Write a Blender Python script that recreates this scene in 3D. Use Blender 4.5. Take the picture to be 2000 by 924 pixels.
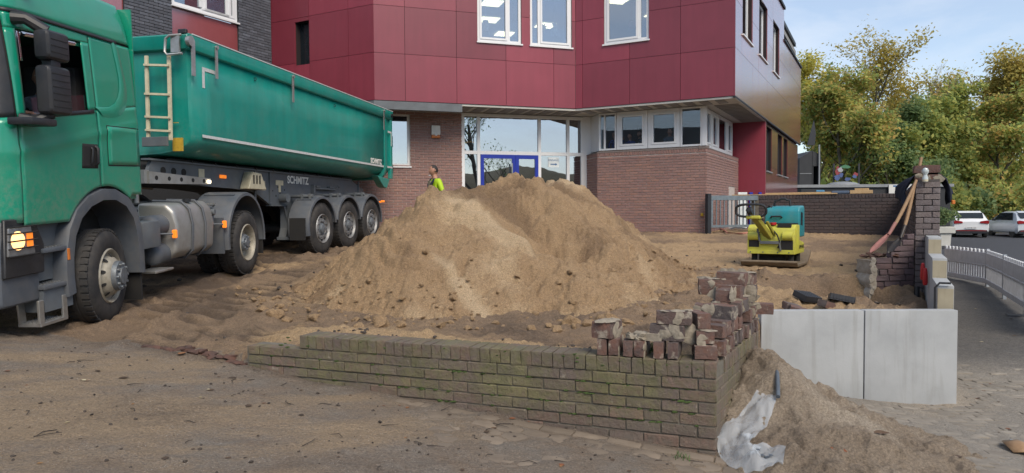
import bpy, bmesh, math, random
import numpy as np
from mathutils import Vector, Matrix, Euler
random.seed(7); RNG = np.random.default_rng(7)
for o in list(bpy.data.objects): bpy.data.objects.remove(o)
S = bpy.context.scene; COL = S.collection
R = math.radians

# ---------------------------------------------------------------- camera
cam_d = bpy.data.cameras.new('camera'); cam = bpy.data.objects.new('camera', cam_d); COL.objects.link(cam)
cam_d.sensor_width = 36.0; cam_d.lens = 36.0*1345/2000; cam_d.clip_end = 2000; cam_d.clip_start = .05
cam.matrix_world = Matrix.Translation((0, 0, 1.6)) @ Matrix.Rotation(R(90-2.02), 4, 'X') @ Matrix.Rotation(-.0066, 4, 'Z')
S.camera = cam
# ---------------------------------------------------------------- sky, sun, exposure
SUN_EL = R(44); SUN_AZ = Vector((.42, -.90, 0)).normalized()          # horizontal direction towards the sun
W = bpy.data.worlds.new('World'); S.world = W; W.use_nodes = True
nt = W.node_tree; nt.nodes.clear()
wo = nt.nodes.new('ShaderNodeOutputWorld'); bg = nt.nodes.new('ShaderNodeBackground')
sky = nt.nodes.new('ShaderNodeTexSky'); sky.sky_type = 'NISHITA'; sky.sun_disc = False
sky.sun_elevation = SUN_EL; sky.sun_rotation = math.atan2(SUN_AZ.x, SUN_AZ.y); sky.air_density = 1.0; sky.dust_density = .4; sky.ozone_density = 1.5
tc = nt.nodes.new('ShaderNodeTexCoord'); mp = nt.nodes.new('ShaderNodeMapping'); mp.inputs['Scale'].default_value = (1.0, 1.0, 3.2)
mp.inputs['Rotation'].default_value = (0, .12, .3)
nz = nt.nodes.new('ShaderNodeTexNoise'); nz.inputs['Scale'].default_value = 2.6; nz.inputs['Detail'].default_value = 7; nz.inputs['Roughness'].default_value = .58
nz.inputs['Distortion'].default_value = .35
rp = nt.nodes.new('ShaderNodeValToRGB'); rp.color_ramp.elements[0].position = .42; rp.color_ramp.elements[1].position = .78
rp.color_ramp.elements[0].color = (.28, .28, .28, 1); rp.color_ramp.elements[1].color = (.85, .85, .85, 1)
mx = nt.nodes.new('ShaderNodeMix'); mx.data_type = 'RGBA'
mx.inputs['B'].default_value = (5.2, 5.5, 6.0, 1)
nt.links.new(tc.outputs['Generated'], mp.inputs['Vector']); nt.links.new(mp.outputs[0], nz.inputs['Vector'])
nt.links.new(nz.outputs['Fac'], rp.inputs['Fac']); nt.links.new(rp.outputs['Color'], mx.inputs['Factor'])
nt.links.new(sky.outputs[0], mx.inputs['A']); nt.links.new(mx.outputs['Result'], bg.inputs['Color'])
bg.inputs['Strength'].default_value = .078
nt.links.new(bg.outputs[0], wo.inputs['Surface'])
sd = bpy.data.lights.new('sun', 'SUN'); sd.energy = 1.5; sd.angle = R(32); sd.color = (1.0, .88, .72)
sun = bpy.data.objects.new('sun', sd); COL.objects.link(sun)
sun_dir = Vector((SUN_AZ.x*math.cos(SUN_EL), SUN_AZ.y*math.cos(SUN_EL), math.sin(SUN_EL)))
sun.rotation_euler = sun_dir.to_track_quat('Z', 'Y').to_euler(); sun.location = (-30, -30, 30)
S.view_settings.view_transform = 'Standard'; S.view_settings.look = 'None'; S.view_settings.gamma = 1; S.view_settings.use_curve_mapping = False
S.view_settings.exposure = 1.15
S.render.engine = 'CYCLES'
S.cycles.max_bounces = 8; S.cycles.transparent_max_bounces = 16

# ---------------------------------------------------------------- helpers
def rotz(a): return Matrix.Rotation(a, 4, 'Z')
class MB:
    def __init__(s): s.v = []; s.f = []; s.mi = []; s.cur = 0
    def add(s, vs, fs):
        b = len(s.v); s.v += [tuple(p) for p in vs]; s.f += [tuple(i+b for i in f) for f in fs]; s.mi += [s.cur]*len(fs); return s
    def bx(s, x0, x1, y0, y1, z0, z1, M=None):
        vs = [Vector(p) for p in ((x0,y0,z0),(x1,y0,z0),(x1,y1,z0),(x0,y1,z0),(x0,y0,z1),(x1,y0,z1),(x1,y1,z1),(x0,y1,z1))]
        if M is not None: vs = [M @ p for p in vs]
        return s.add(vs, [(0,3,2,1),(4,5,6,7),(0,1,5,4),(1,2,6,5),(2,3,7,6),(3,0,4,7)])
    def box(s, c, d, M=None):
        return s.bx(c[0]-d[0]/2, c[0]+d[0]/2, c[1]-d[1]/2, c[1]+d[1]/2, c[2]-d[2]/2, c[2]+d[2]/2, M)
    def beam(s, p0, p1, w, h, up=(0,0,1)):
        p0, p1 = Vector(p0), Vector(p1); d = (p1-p0); L = d.length; d.normalize(); up = Vector(up)
        if abs(d.dot(up)) > .98: up = Vector((1,0,0))
        a = d.cross(up).normalized(); b = a.cross(d)
        vs = [q + a*(i*w/2) + b*(j*h/2) for q in (p0, p1) for i, j in ((-1,-1),(1,-1),(1,1),(-1,1))]
        return s.add(vs, [(0,1,2,3),(7,6,5,4),(0,4,5,1),(1,5,6,2),(2,6,7,3),(3,7,4,0)])
    def prism(s, poly, axis, a0, a1, M=None):
        # poly: 2D points; axis 'x': poly=(y,z); 'y': poly=(x,z); 'z': poly=(x,y)
        def mk(p, a):
            q = {'x': (a, p[0], p[1]), 'y': (p[0], a, p[1]), 'z': (p[0], p[1], a)}[axis]
            return M @ Vector(q) if M is not None else Vector(q)
        n = len(poly); vs = [mk(p, a0) for p in poly] + [mk(p, a1) for p in poly]
        return s.add(vs, [tuple(range(n-1,-1,-1)), tuple(range(n, 2*n))] + [(i, (i+1)%n, n+(i+1)%n, n+i) for i in range(n)])
    def tube(s, path, r, n=8, caps=True, closed=False):
        path = [Vector(p) for p in path]; k = len(path)
        rs = r if isinstance(r, (list, tuple)) else [r]*k
        T = []
        for i in range(k):
            if closed: t = path[(i+1)%k]-path[i-1]
            else: t = path[min(i+1,k-1)]-path[max(i-1,0)]
            T.append(t.normalized())
        ref = Vector((0,0,1)) if abs(T[0].z) < .9 else Vector((1,0,0))
        a = T[0].cross(ref).normalized(); vs = []
        for i in range(k):
            a = (a - T[i]*a.dot(T[i])).normalized(); b = T[i].cross(a)
            for j in range(n):
                t = 2*math.pi*j/n; vs.append(path[i] + (a*math.cos(t)+b*math.sin(t))*rs[i])
        fs = []
        for i in range(k if closed else k-1):
            i2 = (i+1)%k
            for j in range(n): fs.append((i*n+j, i*n+(j+1)%n, i2*n+(j+1)%n, i2*n+j))
        if caps and not closed: fs += [tuple(range(n-1,-1,-1)), tuple(range((k-1)*n, k*n))]
        return s.add(vs, fs)
    def cyl(s, p0, p1, r0, r1=None, n=16): return s.tube([p0, p1], [r0, r0 if r1 is None else r1], n)
    def lathe(s, prof, o=(0,0,0), axis='x', n=32, sgn=1):
        # prof: (radius, along axis)
        vs = []; k = len(prof)
        for r, h in prof:
            for j in range(n):
                t = 2*math.pi*j/n; c, d = r*math.cos(t), r*math.sin(t)
                q = {'x': (h*sgn, c, d), 'y': (c, h*sgn, d), 'z': (c, d, h*sgn)}[axis]
                vs.append((o[0]+q[0], o[1]+q[1], o[2]+q[2]))
        return s.add(vs, [(i*n+j, i*n+(j+1)%n, (i+1)*n+(j+1)%n, (i+1)*n+j) for i in range(k-1) for j in range(n)])
    def grid(s, pts, closed=False):
        ny, nx = len(pts), len(pts[0]); vs = [p for row in pts for p in row]
        return s.add(vs, [(j*nx+i, j*nx+(i+1)%nx, (j+1)*nx+(i+1)%nx, (j+1)*nx+i) for j in range(ny-1) for i in range(nx if closed else nx-1)])
    def build(s, name, mat, parent=None, bevel=0, seg=1, ang=35, recalc=True, M=None, solid=0):
        me = bpy.data.meshes.new(name); me.from_pydata(s.v, [], s.f)
        mats = mat if isinstance(mat, (list, tuple)) else [mat]
        for m in mats: me.materials.append(m)
        if len(mats) > 1: me.polygons.foreach_set('material_index', s.mi)
        if bevel or recalc:
            bm = bmesh.new(); bm.from_mesh(me)
            if recalc: bmesh.ops.recalc_face_normals(bm, faces=bm.faces)
            if bevel:
                es = [e for e in bm.edges if len(e.link_faces) == 2 and e.calc_face_angle(0) > R(28)]
                bmesh.ops.bevel(bm, geom=es, offset=bevel, segments=seg, affect='EDGES', profile=.6, clamp_overlap=True)
            bm.to_mesh(me); bm.free()
        if ang:
            me.shade_smooth(); me.set_sharp_from_angle(angle=R(ang))
        return link(name, me, parent, M, solid)
def link(name, me, parent=None, M=None, solid=0):
    o = bpy.data.objects.new(name, me); COL.objects.link(o)
    if parent is not None: o.parent = parent
    if M is not None: o.matrix_local = M
    if solid:
        md = o.modifiers.new('thick', 'SOLIDIFY'); md.thickness = solid; md.offset = -1
    return o
def tag(o, label=None, cat=None, group=None, kind=None):
    if label: o['label'] = label
    if cat: o['category'] = cat
    if group: o['group'] = group
    if kind: o['kind'] = kind
    return o
def thing(name, label, cat, loc=(0,0,0), rz=0, group=None, rx=0):
    o = bpy.data.objects.new(name, None); COL.objects.link(o); o.empty_display_size = .1
    o.matrix_world = Matrix.Translation(loc) @ rotz(rz) @ Matrix.Rotation(rx, 4, 'X')
    return tag(o, label, cat, group)
def text(name, s, size, mat, parent, M, ext=.002, align='CENTER', bold=0, sx=1):
    c = bpy.data.curves.new(name, 'FONT'); c.body = s; c.size = size; c.extrude = ext; c.align_x = align; c.align_y = 'CENTER'; c.offset = bold
    t = bpy.data.objects.new(name, c); COL.objects.link(t)
    dg = bpy.context.evaluated_depsgraph_get(); me = bpy.data.meshes.new_from_object(t.evaluated_get(dg))
    bpy.data.objects.remove(t); me.materials.clear(); me.materials.append(mat)
    return link(name, me, parent, M @ Matrix.Diagonal((sx, 1, 1, 1)))
# value noise on arrays -------------------------------------------------
def vnoise(x, y, seed=0):
    xi = np.floor(x).astype(np.int64); yi = np.floor(y).astype(np.int64); xf = x-xi; yf = y-yi
    u = xf*xf*xf*(xf*(xf*6-15)+10); v = yf*yf*yf*(yf*(yf*6-15)+10)
    def h(a, b):
        n = (a*374761393 + b*668265263 + seed*1442695041) & 0xffffffff
        n = ((n ^ (n >> 13))*1274126177) & 0xffffffff
        return ((n ^ (n >> 16)) & 0xffff)/32767.5 - 1
    return (h(xi,yi)*(1-u)+h(xi+1,yi)*u)*(1-v) + (h(xi,yi+1)*(1-u)+h(xi+1,yi+1)*u)*v
def fbm(x, y, f, o=4, seed=0, g=.5):
    s = 0; a = 1
    for i in range(o): s = s + a*vnoise(x*f+i*17.3, y*f-i*9.1, seed+i); f *= 2.03; a *= g
    return s
def sst(a, b, x): t = np.clip((x-a)/(b-a), 0, 1); return t*t*(3-2*t)

# ---------------------------------------------------------------- materials
MATS = {}
def nodes(name):
    m = bpy.data.materials.new(name); m.use_nodes = True; n = m.node_tree; b = n.nodes['Principled BSDF']; MATS[name] = m
    return m, n, b
def lk(n, a, b): n.links.new(a, b)
def nd(n, t, **k):
    x = n.nodes.new('ShaderNode'+t)
    for a, v in k.items():
        if a in x.inputs: x.inputs[a].default_value = v
        else: setattr(x, a, v)
    return x
def c4(c): return (c[0], c[1], c[2], 1)
def ramp(n, src, stops):
    r = nd(n, 'ValToRGB'); e = r.color_ramp.elements
    while len(e) < len(stops): e.new(.5)
    for i, (p, c) in enumerate(stops): e[i].position = p; e[i].color = c4(c) if isinstance(c, (tuple, list)) else (c, c, c, 1)
    lk(n, src, r.inputs['Fac']); return r.outputs['Color']
def mixc(n, fac, a, b, mode='MIX'):
    m = nd(n, 'Mix', data_type='RGBA', blend_type=mode)
    for v, k in ((fac, 'Factor'), (a, 'A'), (b, 'B')):
        if hasattr(v, 'is_output'): lk(n, v, m.inputs[k])
        else: m.inputs[k].default_value = v if k == 'Factor' else c4(v)
    return m.outputs['Result']
def math_(n, op, a, b=0, clamp=False):
    m = nd(n, 'Math', operation=op, use_clamp=clamp)
    for i, v in enumerate((a, b)):
        if hasattr(v, 'is_output'): lk(n, v, m.inputs[i])
        else: m.inputs[i].default_value = v
    return m.outputs[0]
def coords(n, world=False, rnd=False):
    if world: return nd(n, 'NewGeometry').outputs['Position']
    v = nd(n, 'TexCoord').outputs['Object']
    if rnd:
        oi = nd(n, 'ObjectInfo'); a = nd(n, 'VectorMath', operation='ADD'); sc = math_(n, 'MULTIPLY', oi.outputs['Random'], 37.0)
        lk(n, v, a.inputs[0]); lk(n, sc, a.inputs[1]); v = a.outputs[0]
    return v
def noise_(n, vec, scale, detail=4, rough=.55, dist=0):
    t = nd(n, 'TexNoise', Scale=scale, Detail=detail, Roughness=rough, Distortion=dist); lk(n, vec, t.inputs['Vector']); return t.outputs['Fac']
def bump(n, b, h, strength=.3, dist=.01, prev=None):
    k = nd(n, 'Bump', Strength=strength, Distance=dist); lk(n, h, k.inputs['Height'])
    if prev is not None: lk(n, prev, k.inputs['Normal'])
    if b is not None: lk(n, k.outputs[0], b.inputs['Normal'])
    return k.outputs[0]
def M(name, c, c2=None, scale=6, rough=.5, metal=0, bmp=0, bscale=60, coat=0, crough=.08, dirt=None, dscale=3, damt=.5, world=False, rnd=False, rvar=0, spec=None, streak=0, zd=None, cior=None):
    m, n, b = nodes(name); v = coords(n, world, rnd)
    c2 = c2 or tuple(x*.8 for x in c)
    f = noise_(n, v, scale, 5); col = ramp(n, f, [(.32, c2), (.68, c)])
    if rnd:
        oi = nd(n, 'ObjectInfo'); col = mixc(n, 1.0, col, ramp(n, oi.outputs['Random'], [(0, .78), (1, 1.18)]), 'MULTIPLY')
    r = rough
    if streak:
        mq = nd(n, 'Mapping'); mq.inputs['Scale'].default_value = (7, 7, .45); lk(n, v, mq.inputs['Vector'])
        col = mixc(n, 1.0, col, ramp(n, noise_(n, mq.outputs[0], 1.0, 5, .6, .3), [(.3, 1-streak), (.7, 1+streak*.6)]), 'MULTIPLY')
    if cior: b.inputs['Coat IOR'].default_value = cior
    if dirt:
        g = noise_(n, v, dscale, 8, .65); k = ramp(n, g, [(.5-.22*damt, 0.0), (.5+.45*(1.1-damt), 1.0)])
        k2 = math_(n, 'MULTIPLY', k, damt)
        if zd:
            sz = nd(n, 'SeparateXYZ'); lk(n, v, sz.inputs[0]); mr_ = nd(n, 'MapRange', interpolation_type='SMOOTHSTEP'); lk(n, sz.outputs['Z'], mr_.inputs[0]); mr_.inputs[1].default_value = zd[1]; mr_.inputs[2].default_value = zd[0]
            sp_ = ramp(n, noise_(n, v, 16, 6, .75), [(.42, 0.0), (.75, zd[2])]); k2 = math_(n, 'ADD', k2, math_(n, 'MULTIPLY', mr_.outputs[0], sp_), True)
        col = mixc(n, k2, col, dirt)
        r = math_(n, 'ADD', math_(n, 'MULTIPLY', k2, .8-rough if rough < .8 else 0), rough)
    lk(n, col, b.inputs['Base Color'])
    if hasattr(r, 'is_output'): lk(n, r, b.inputs['Roughness'])
    else: b.inputs['Roughness'].default_value = r
    b.inputs['Metallic'].default_value = metal; b.inputs['Coat Weight'].default_value = coat; b.inputs['Coat Roughness'].default_value = crough
    if spec is not None: b.inputs['Specular IOR Level'].default_value = spec
    if bmp: bump(n, b, noise_(n, v, bscale, 5, .6), bmp, .01)
    return m
def brickmat(name, ramp_cols, mott, mortar_smear=0, smear=(.5,.46,.4), moss=None, bmp=.5, rough=.85):
    m, n, b = nodes(name); v = coords(n, False, True)
    oi = nd(n, 'ObjectInfo'); ge = nd(n, 'NewGeometry')
    rr = math_(n, 'FRACT', math_(n, 'ADD', oi.outputs['Random'], ge.outputs['Random Per Island']))
    k = len(ramp_cols); col = ramp(n, rr, [(i/(k-1), c) for i, c in enumerate(ramp_cols)])
    f = noise_(n, v, 14, 6, .65); col = mixc(n, ramp(n, f, [(.38, 0.0), (.68, .75)]), col, mott)
    if mortar_smear:
        g = noise_(n, v, 9, 5, .6); col = mixc(n, ramp(n, g, [(.68-mortar_smear*.22, 0.0), (.76-mortar_smear*.22, .8)]), col, smear)
    if moss:
        w = coords(n, True); g1 = noise_(n, w, 2.2, 6, .65); g2 = noise_(n, w, 22, 4, .6)
        sx = nd(n, 'SeparateXYZ'); lk(n, w, sx.inputs[0])
        k1 = ramp(n, math_(n, 'ADD', math_(n, 'MULTIPLY', g1, .65), math_(n, 'MULTIPLY', g2, .35)), [(.41, 0.0), (.60, .88)])
        zz = ramp(n, sx.outputs['Z'], [(.02, .15), (.22, .95)]); k1 = math_(n, 'MULTIPLY', k1, zz)
        g3 = noise_(n, w, 6, 4, .6)
        mc = ramp(n, g3, [(.35, moss[0]), (.65, moss[1])])
        col = mixc(n, k1, col, mc)
    lk(n, col, b.inputs['Base Color']); b.inputs['Roughness'].default_value = rough
    p = bump(n, None, noise_(n, v, 30, 6, .7), bmp, .02); bump(n, b, noise_(n, v, 160, 4, .7), bmp*.6, .006, p)
    return m
def glassmat(name, refl, tint=(.6,.66,.68)):
    m = bpy.data.materials.new(name); m.use_nodes = True; n = m.node_tree; n.nodes.remove(n.nodes['Principled BSDF']); MATS[name] = m
    out = n.nodes['Material Output']; tr = nd(n, 'BsdfTransparent'); tr.inputs[0].default_value = c4(tint)
    gl = nd(n, 'BsdfGlossy'); gl.inputs['Roughness'].default_value = .008; gl.inputs[0].default_value = (.92,.95,1,1)
    fr = nd(n, 'Fresnel', IOR=1.5); f = math_(n, 'ADD', math_(n, 'MULTIPLY', fr.outputs[0], 1-refl), refl, True)
    ms = nd(n, 'MixShader'); lk(n, f, ms.inputs[0]); lk(n, tr.outputs[0], ms.inputs[1]); lk(n, gl.outputs[0], ms.inputs[2]); lk(n, ms.outputs[0], out.inputs[0])
    w = coords(n, True); bp = nd(n, 'Bump', Strength=.012, Distance=.05); lk(n, noise_(n, w, 1.3, 2), bp.inputs['Height']); lk(n, bp.outputs[0], gl.inputs['Normal'])
    return m
def emit(name, c, e):
    m, n, b = nodes(name); b.inputs['Base Color'].default_value = c4(c); b.inputs['Emission Color'].default_value = c4(c); b.inputs['Emission Strength'].default_value = e; return m

MUD = (.17,.125,.085)
M('cab_green', (.003,.265,.163), (.003,.24,.147), 3, .28, coat=.6, dirt=(.17,.22,.165), dscale=2.6, damt=.22, zd=(1.1, 2.1, .75))
M('body_green', (.003,.25,.205), (.003,.22,.18), 2, .38, coat=.2, dirt=(.12,.21,.175), dscale=2.8, damt=.3, zd=(1.6, 2.6, .6), streak=.10)
M('chassis_grey', (.115,.135,.155), (.085,.10,.12), 5, .55, dirt=(.16,.145,.12), dscale=3, damt=.5)
M('fender_grey', (.085,.098,.118), (.062,.074,.092), 6, .55, dirt=(.17,.15,.125), dscale=4, damt=.45, bmp=.05)
M('black_plastic', (.018,.02,.025), (.012,.013,.016), 8, .45, dirt=(.09,.08,.07), dscale=5, damt=.3, bmp=.05, bscale=200)
M('dark_under', (.012,.012,.013), (.02,.019,.018), 5, .8)
M('rubber', (.026,.027,.029), (.018,.018,.019), 9, .78, dirt=(.13,.11,.09), dscale=5, damt=.45, bmp=.15, bscale=60)
M('aluminium', (.55,.55,.54), (.42,.42,.40), 7, .38, metal=.85, dirt=(.20,.175,.14), dscale=4, damt=.5)
M('tank_alu', (.46,.465,.46), (.37,.37,.355), 3, .42, metal=.7, dirt=(.22,.19,.15), dscale=2.6, damt=.55)
M('rim_cream', (.42,.39,.32), (.30,.275,.22), 12, .5, metal=.2, dirt=(.13,.105,.075), dscale=9, damt=.5)
M('rim_silver', (.36,.37,.38), (.26,.26,.26), 14, .45, metal=.55, dirt=(.13,.105,.08), dscale=9, damt=.55)
M('hub_grey', (.20,.23,.26), (.13,.15,.17), 20, .5, metal=.4, dirt=(.14,.115,.09), dscale=14, damt=.5)
M('cream_paint', (.62,.56,.40), (.5,.45,.32), 12, .5)
M('yellow_label', (.55,.36,.04), (.45,.28,.03), 20, .5)
M('white_letter', (.80,.80,.76), (.72,.72,.68), 20, .5)
M('reflect_white', (.60,.62,.62), (.48,.5,.5), 30, .35)
emit('lamp_orange', (.9,.22,.02), .35); emit('lamp_head', (1.0,.55,.20), 1.1); emit('lamp_small', (1.0,.85,.6), 2.5); emit('ceiling_light', (1.0,.84,.48), 2.6)
emit('string_light', (1.0,.5,.1), 2.0)
M('chrome', (.7,.7,.72), (.6,.6,.62), 4, .15, metal=1)
M('red_panel', (.235,.034,.054), (.208,.028,.046), 1.2, .36, rnd=True, bmp=.03, bscale=160, spec=.6, streak=.07)
M('red_panel_glare', (.26,.060,.062), (.235,.050,.052), 1.2, .26, rnd=True, spec=1.0, coat=1.0, crough=.14, cior=1.9, streak=.05)  # same red cladding, sky glare put into a paler, glossier colour
M('panel_gap', (.02,.012,.014), None, 4, .9)
M('white_frame', (.74,.75,.76), (.70,.71,.73), 3, .35)
M('soffit', (.50,.50,.47), (.42,.42,.39), 2, .8, bmp=.1)
M('soffit_dark', (.24,.24,.235), (.2,.2,.19), 2, .8)
M('steel_beam', (.13,.145,.16), (.09,.10,.11), 3, .6, bmp=.05)
M('zinc', (.30,.31,.32), (.24,.25,.26), 4, .4, metal=.3)
M('room_wall', (.26,.26,.26), (.24,.24,.24), 1, .9); M('room_dark', (.10,.10,.105), (.07,.07,.075), 1, .9)
M('blue_door', (.012,.035,.36), (.010,.028,.30), 4, .35)
M('anthracite', (.022,.026,.033), (.017,.02,.026), 4, .6)
M('black_clad', (.028,.03,.035), (.02,.022,.026), 3, .7)
brickmat('bay_brick', [(.30,.172,.148),(.245,.14,.127),(.325,.178,.14),(.272,.16,.147)], (.23,.162,.152), 0, bmp=.3)
M('bay_mortar', (.50,.44,.40), (.42,.365,.335), 20, .9, bmp=.2)
brickmat('slate_brick', [(.075,.085,.105),(.11,.12,.145),(.065,.072,.088),(.15,.165,.20)], (.085,.085,.10), 0, bmp=.3)
M('slate_mortar', (.028,.03,.035), None, 20, .9)
brickmat('moss_brick', [(.165,.125,.105),(.14,.105,.09),(.185,.12,.095),(.15,.125,.108)], (.14,.12,.10), .16, (.34,.30,.25), moss=((.108,.110,.052),(.195,.183,.085)), bmp=.9)
brickmat('plain_old_brick', [(.14,.075,.06),(.12,.06,.052),(.17,.085,.06),(.10,.055,.05)], (.10,.075,.07), .15, (.32,.28,.23), bmp=.7)
brickmat('rubble_brick', [(.150,.080,.064),(.19,.098,.072),(.115,.076,.068),(.105,.086,.082)], (.115,.095,.09), .42, (.42,.37,.30), bmp=.9)
brickmat('dark_wall_brick', [(.070,.052,.052),(.085,.060,.058),(.058,.046,.048),(.095,.07,.064)], (.06,.052,.052), .08, (.20,.18,.17), bmp=.5)
brickmat('pillar_brick', [(.20,.175,.175),(.17,.15,.155),(.22,.185,.175),(.15,.125,.125)], (.14,.11,.11), .18, (.33,.30,.28), bmp=.6)
brickmat('stub_brick', [(.14,.10,.11),(.12,.085,.095),(.16,.10,.10),(.11,.09,.10)], (.11,.085,.09), .05, (.30,.27,.25), bmp=.5)
M('old_mortar', (.17,.155,.125), (.115,.105,.085), 16, .95, bmp=.6, bscale=70, world=True)
M('dark_mortar', (.115,.10,.095), (.08,.07,.068), 16, .95, bmp=.5)
M('pale_mortar', (.36,.315,.25), (.23,.20,.155), 24, .95, bmp=.8, bscale=50)
def concrete(name, base, dark, stain):
    m, n, b = nodes(name); v = coords(n, False, True)
    f = noise_(n, v, 2.2, 7, .6); col = ramp(n, f, [(.3, dark), (.62, base)])
    mpn = nd(n, 'Mapping'); mpn.inputs['Scale'].default_value = (9, 9, .8); lk(n, v, mpn.inputs['Vector'])
    g = noise_(n, mpn.outputs[0], 1.0, 5, .6, .4); col = mixc(n, ramp(n, g, [(.52, 0.0), (.74, .55)]), col, stain)
    h = noise_(n, v, 45, 4, .7); col = mixc(n, ramp(n, h, [(.66, 0.0), (.74, .35)]), col, stain)
    lk(n, col, b.inputs['Base Color']); b.inputs['Roughness'].default_value = .82; bump(n, b, noise_(n, v, 60, 6, .7), .2, .008); return m
concrete('concrete', (.385,.40,.41), (.31,.325,.335), (.22,.22,.20))
concrete('concrete_raw', (.40,.35,.25), (.31,.27,.19), (.22,.18,.12))
M('timber', (.52,.37,.20), (.42,.28,.14), 10, .7); M('handle_wood', (.32,.20,.105), (.24,.14,.07), 22, .6)
M('shovel_red', (.30,.125,.105), (.22,.10,.085), 20, .6); M('shovel_dark', (.03,.03,.032), (.05,.04,.035), 20, .5, metal=.5)
M('navy_cloth', (.012,.017,.035), (.008,.011,.024), 10, .9, bmp=.3, bscale=40)
M('plate_yellow', (.60,.60,.07), (.52,.51,.055), 8, .45, dirt=(.26,.20,.11), dscale=6, damt=.55)
M('plate_teal', (.02,.26,.31), (.016,.22,.265), 6, .42, dirt=(.17,.20,.18), dscale=5, damt=.45)
M('plate_steel', (.13,.10,.07), (.19,.145,.095), 9, .7, bmp=.3)
M('olive_paint', (.28,.25,.03), (.22,.2,.03), 10, .5)
M('gate_steel', (.20,.245,.275), (.15,.185,.21), 9, .5, metal=.3)
M('barrier_grey', (.80,.81,.83), (.70,.715,.73), 9, .5, dirt=(.3,.29,.27), dscale=4, damt=.35); M('barrier_metal', (.42,.46,.50), (.34,.37,.4), 6, .45, metal=.4)
M('red_plastic', (.50,.02,.025), (.42,.016,.02), 6, .4); M('orange_plastic', (.6,.18,.03), None, 6, .4); M('yellow_plastic', (.6,.38,.03), None, 6, .4)
M('white_plastic', (.66,.66,.63), (.58,.58,.55), 6, .4); M('black_block', (.035,.037,.045), (.025,.026,.03), 9, .5)
M('pipe_blue_grey', (.10,.125,.155), (.07,.085,.105), 20, .45); M('blue_plastic', (.10,.30,.50), (.08,.25,.42), 6, .5); M('slate_blue', (.08,.12,.19), None, 6, .6)
M('pink_hose', (.55,.22,.17), (.45,.17,.13), 8, .5); M('skin', (.42,.22,.15), (.38,.19,.13), 30, .55); M('hair_dark', (.014,.011,.010), (.02,.016,.014), 60, .7)
M('eye_white', (.6,.58,.55), None, 5, .3); M('lip', (.30,.12,.10), None, 5, .5)
M('hivis', (.42,.62,.015), (.36,.54,.012), 12, .65, bmp=.2, bscale=18); M('shirt_beige', (.40,.33,.23), None, 12, .9); M('trousers', (.05,.055,.065), None, 12, .9)
M('cloth_grey', (.17,.20,.24), (.13,.155,.19), 9, .9, bmp=.3, bscale=20); M('cloth_blue', (.02,.05,.22), None, 9, .9); M('cloth_black', (.015,.015,.018), None, 9, .9); M('cloth_violet', (.10,.10,.16), None, 9, .9)
M('car_white', (.74,.75,.76), (.72,.73,.74), 2, .25, coat=.5); M('car_silver', (.58,.62,.66), (.56,.60,.64), 2, .3, metal=.2, coat=.4); M('tail_red', (.32,.012,.016), None, 5, .2); M('car_glass', (.015,.02,.025), None, 3, .06)
M('plate_white', (.7,.7,.7), None, 5, .4); M('text_black', (.015,.015,.018), None, 5, .6); M('text_blue', (.03,.13,.32), None, 5, .5); M('paper', (.72,.78,.80), None, 5, .7)
M('seat_cloth', (.05,.05,.055), None, 9, .9)
GL_ENT = glassmat('entrance_glass', .42, (.35,.38,.4)); GL_WIN = glassmat('window_glass', .27, (.6,.65,.68)); GL_CAB = glassmat('cab_glass', .06, (.75,.8,.8)); GL_BAY = glassmat('bay_glass', .045, (.88,.92,.94))
GL_DARK = glassmat('side_glass', .30, (.2,.22,.24))
# ================================================================ ground
WC = Vector((1.40, 4.70)); WL = Vector((-2.42, 6.11)); WR = Vector((2.14, 5.97))      # low wall: corner, left end, end of return
PN0 = Vector((2.57, 7.08)); PN1 = Vector((4.57, 7.03)); PIL = Vector((5.88, 9.62)); FARC = Vector((10.25, 17.75))
def h_street(x, y):
    a = .145 - .095*x - .0216*y
    b = -.40 + .016*np.clip(y-8, 0, 60)
    t = sst(3.2, 5.2, x); return a*(1-t) + b*t
def h_site(x, y): return .43 + .05*(y-7.8) - .02*np.clip(y-19, 0, 100)
BND = [(-60, 12.0), (-14, 9.2), (-6.4, 7.35), (-4.2, 6.75), (WL.x, WL.y+.1), (WC.x-.1, WC.y+.12), (WR.x-.1, WR.y+.05), (PN0.x+.03, PN0.y+.06), (PN1.x-.06, PN1.y+.06), (PIL.x-.1, PIL.y), (FARC.x-.1, FARC.y), (15, 26), (40, 70)]
BX = np.array([p[0] for p in BND]); BY = np.array([p[1] for p in BND])
def site_d(x, y): return y - np.interp(x, BX, BY)            # >0 inside the site
def tracks(x, y):
    d = np.zeros_like(x); wet = np.zeros_like(x); groove = np.zeros_like(x)
    for xc0, k, w, ph, per in ((-3.35, -.075, .30, 0, .36), (-4.15, -.055, .27, .4, .33), (-2.45, -.13, .24, .2, .30), (-4.95, -.02, .26, .7, .16), (-6.6, .02, .28, .1, .16)):
        xc = xc0 + k*(y-7) + .08*np.sin(y*.6+ph*9); t = (x-xc)/w; a = np.abs(t)
        fade = sst(5.9, 6.9, y)*(1-sst(15, 18, y))
        rut = -np.clip(1-a**4, 0, 1)*.05 + np.exp(-((a-1.2)/.2)**2)*.05*(.6+.6*fbm(x, y, 3, 3, 55))
        bar = (sst(.25, .45, np.mod(y/per + a*.5*np.sign(t)+ph, 1))-sst(.75, .98, np.mod(y/per + a*.5*np.sign(t)+ph, 1)))*np.clip(1.05-a**6, 0, 1)*.07
        brk = sst(-.9, -.1, fbm(x, y, 1.1, 3, 50+int(ph*10)))
        d += (rut*1.0 + bar*brk)*fade; groove = np.maximum(groove, np.clip(1.1-a**4, 0, 1)*(1-bar/.07)*brk*fade); wet = np.maximum(wet, np.clip(1-a**2, 0, 1)*fade)
    return d, wet, groove
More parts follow.
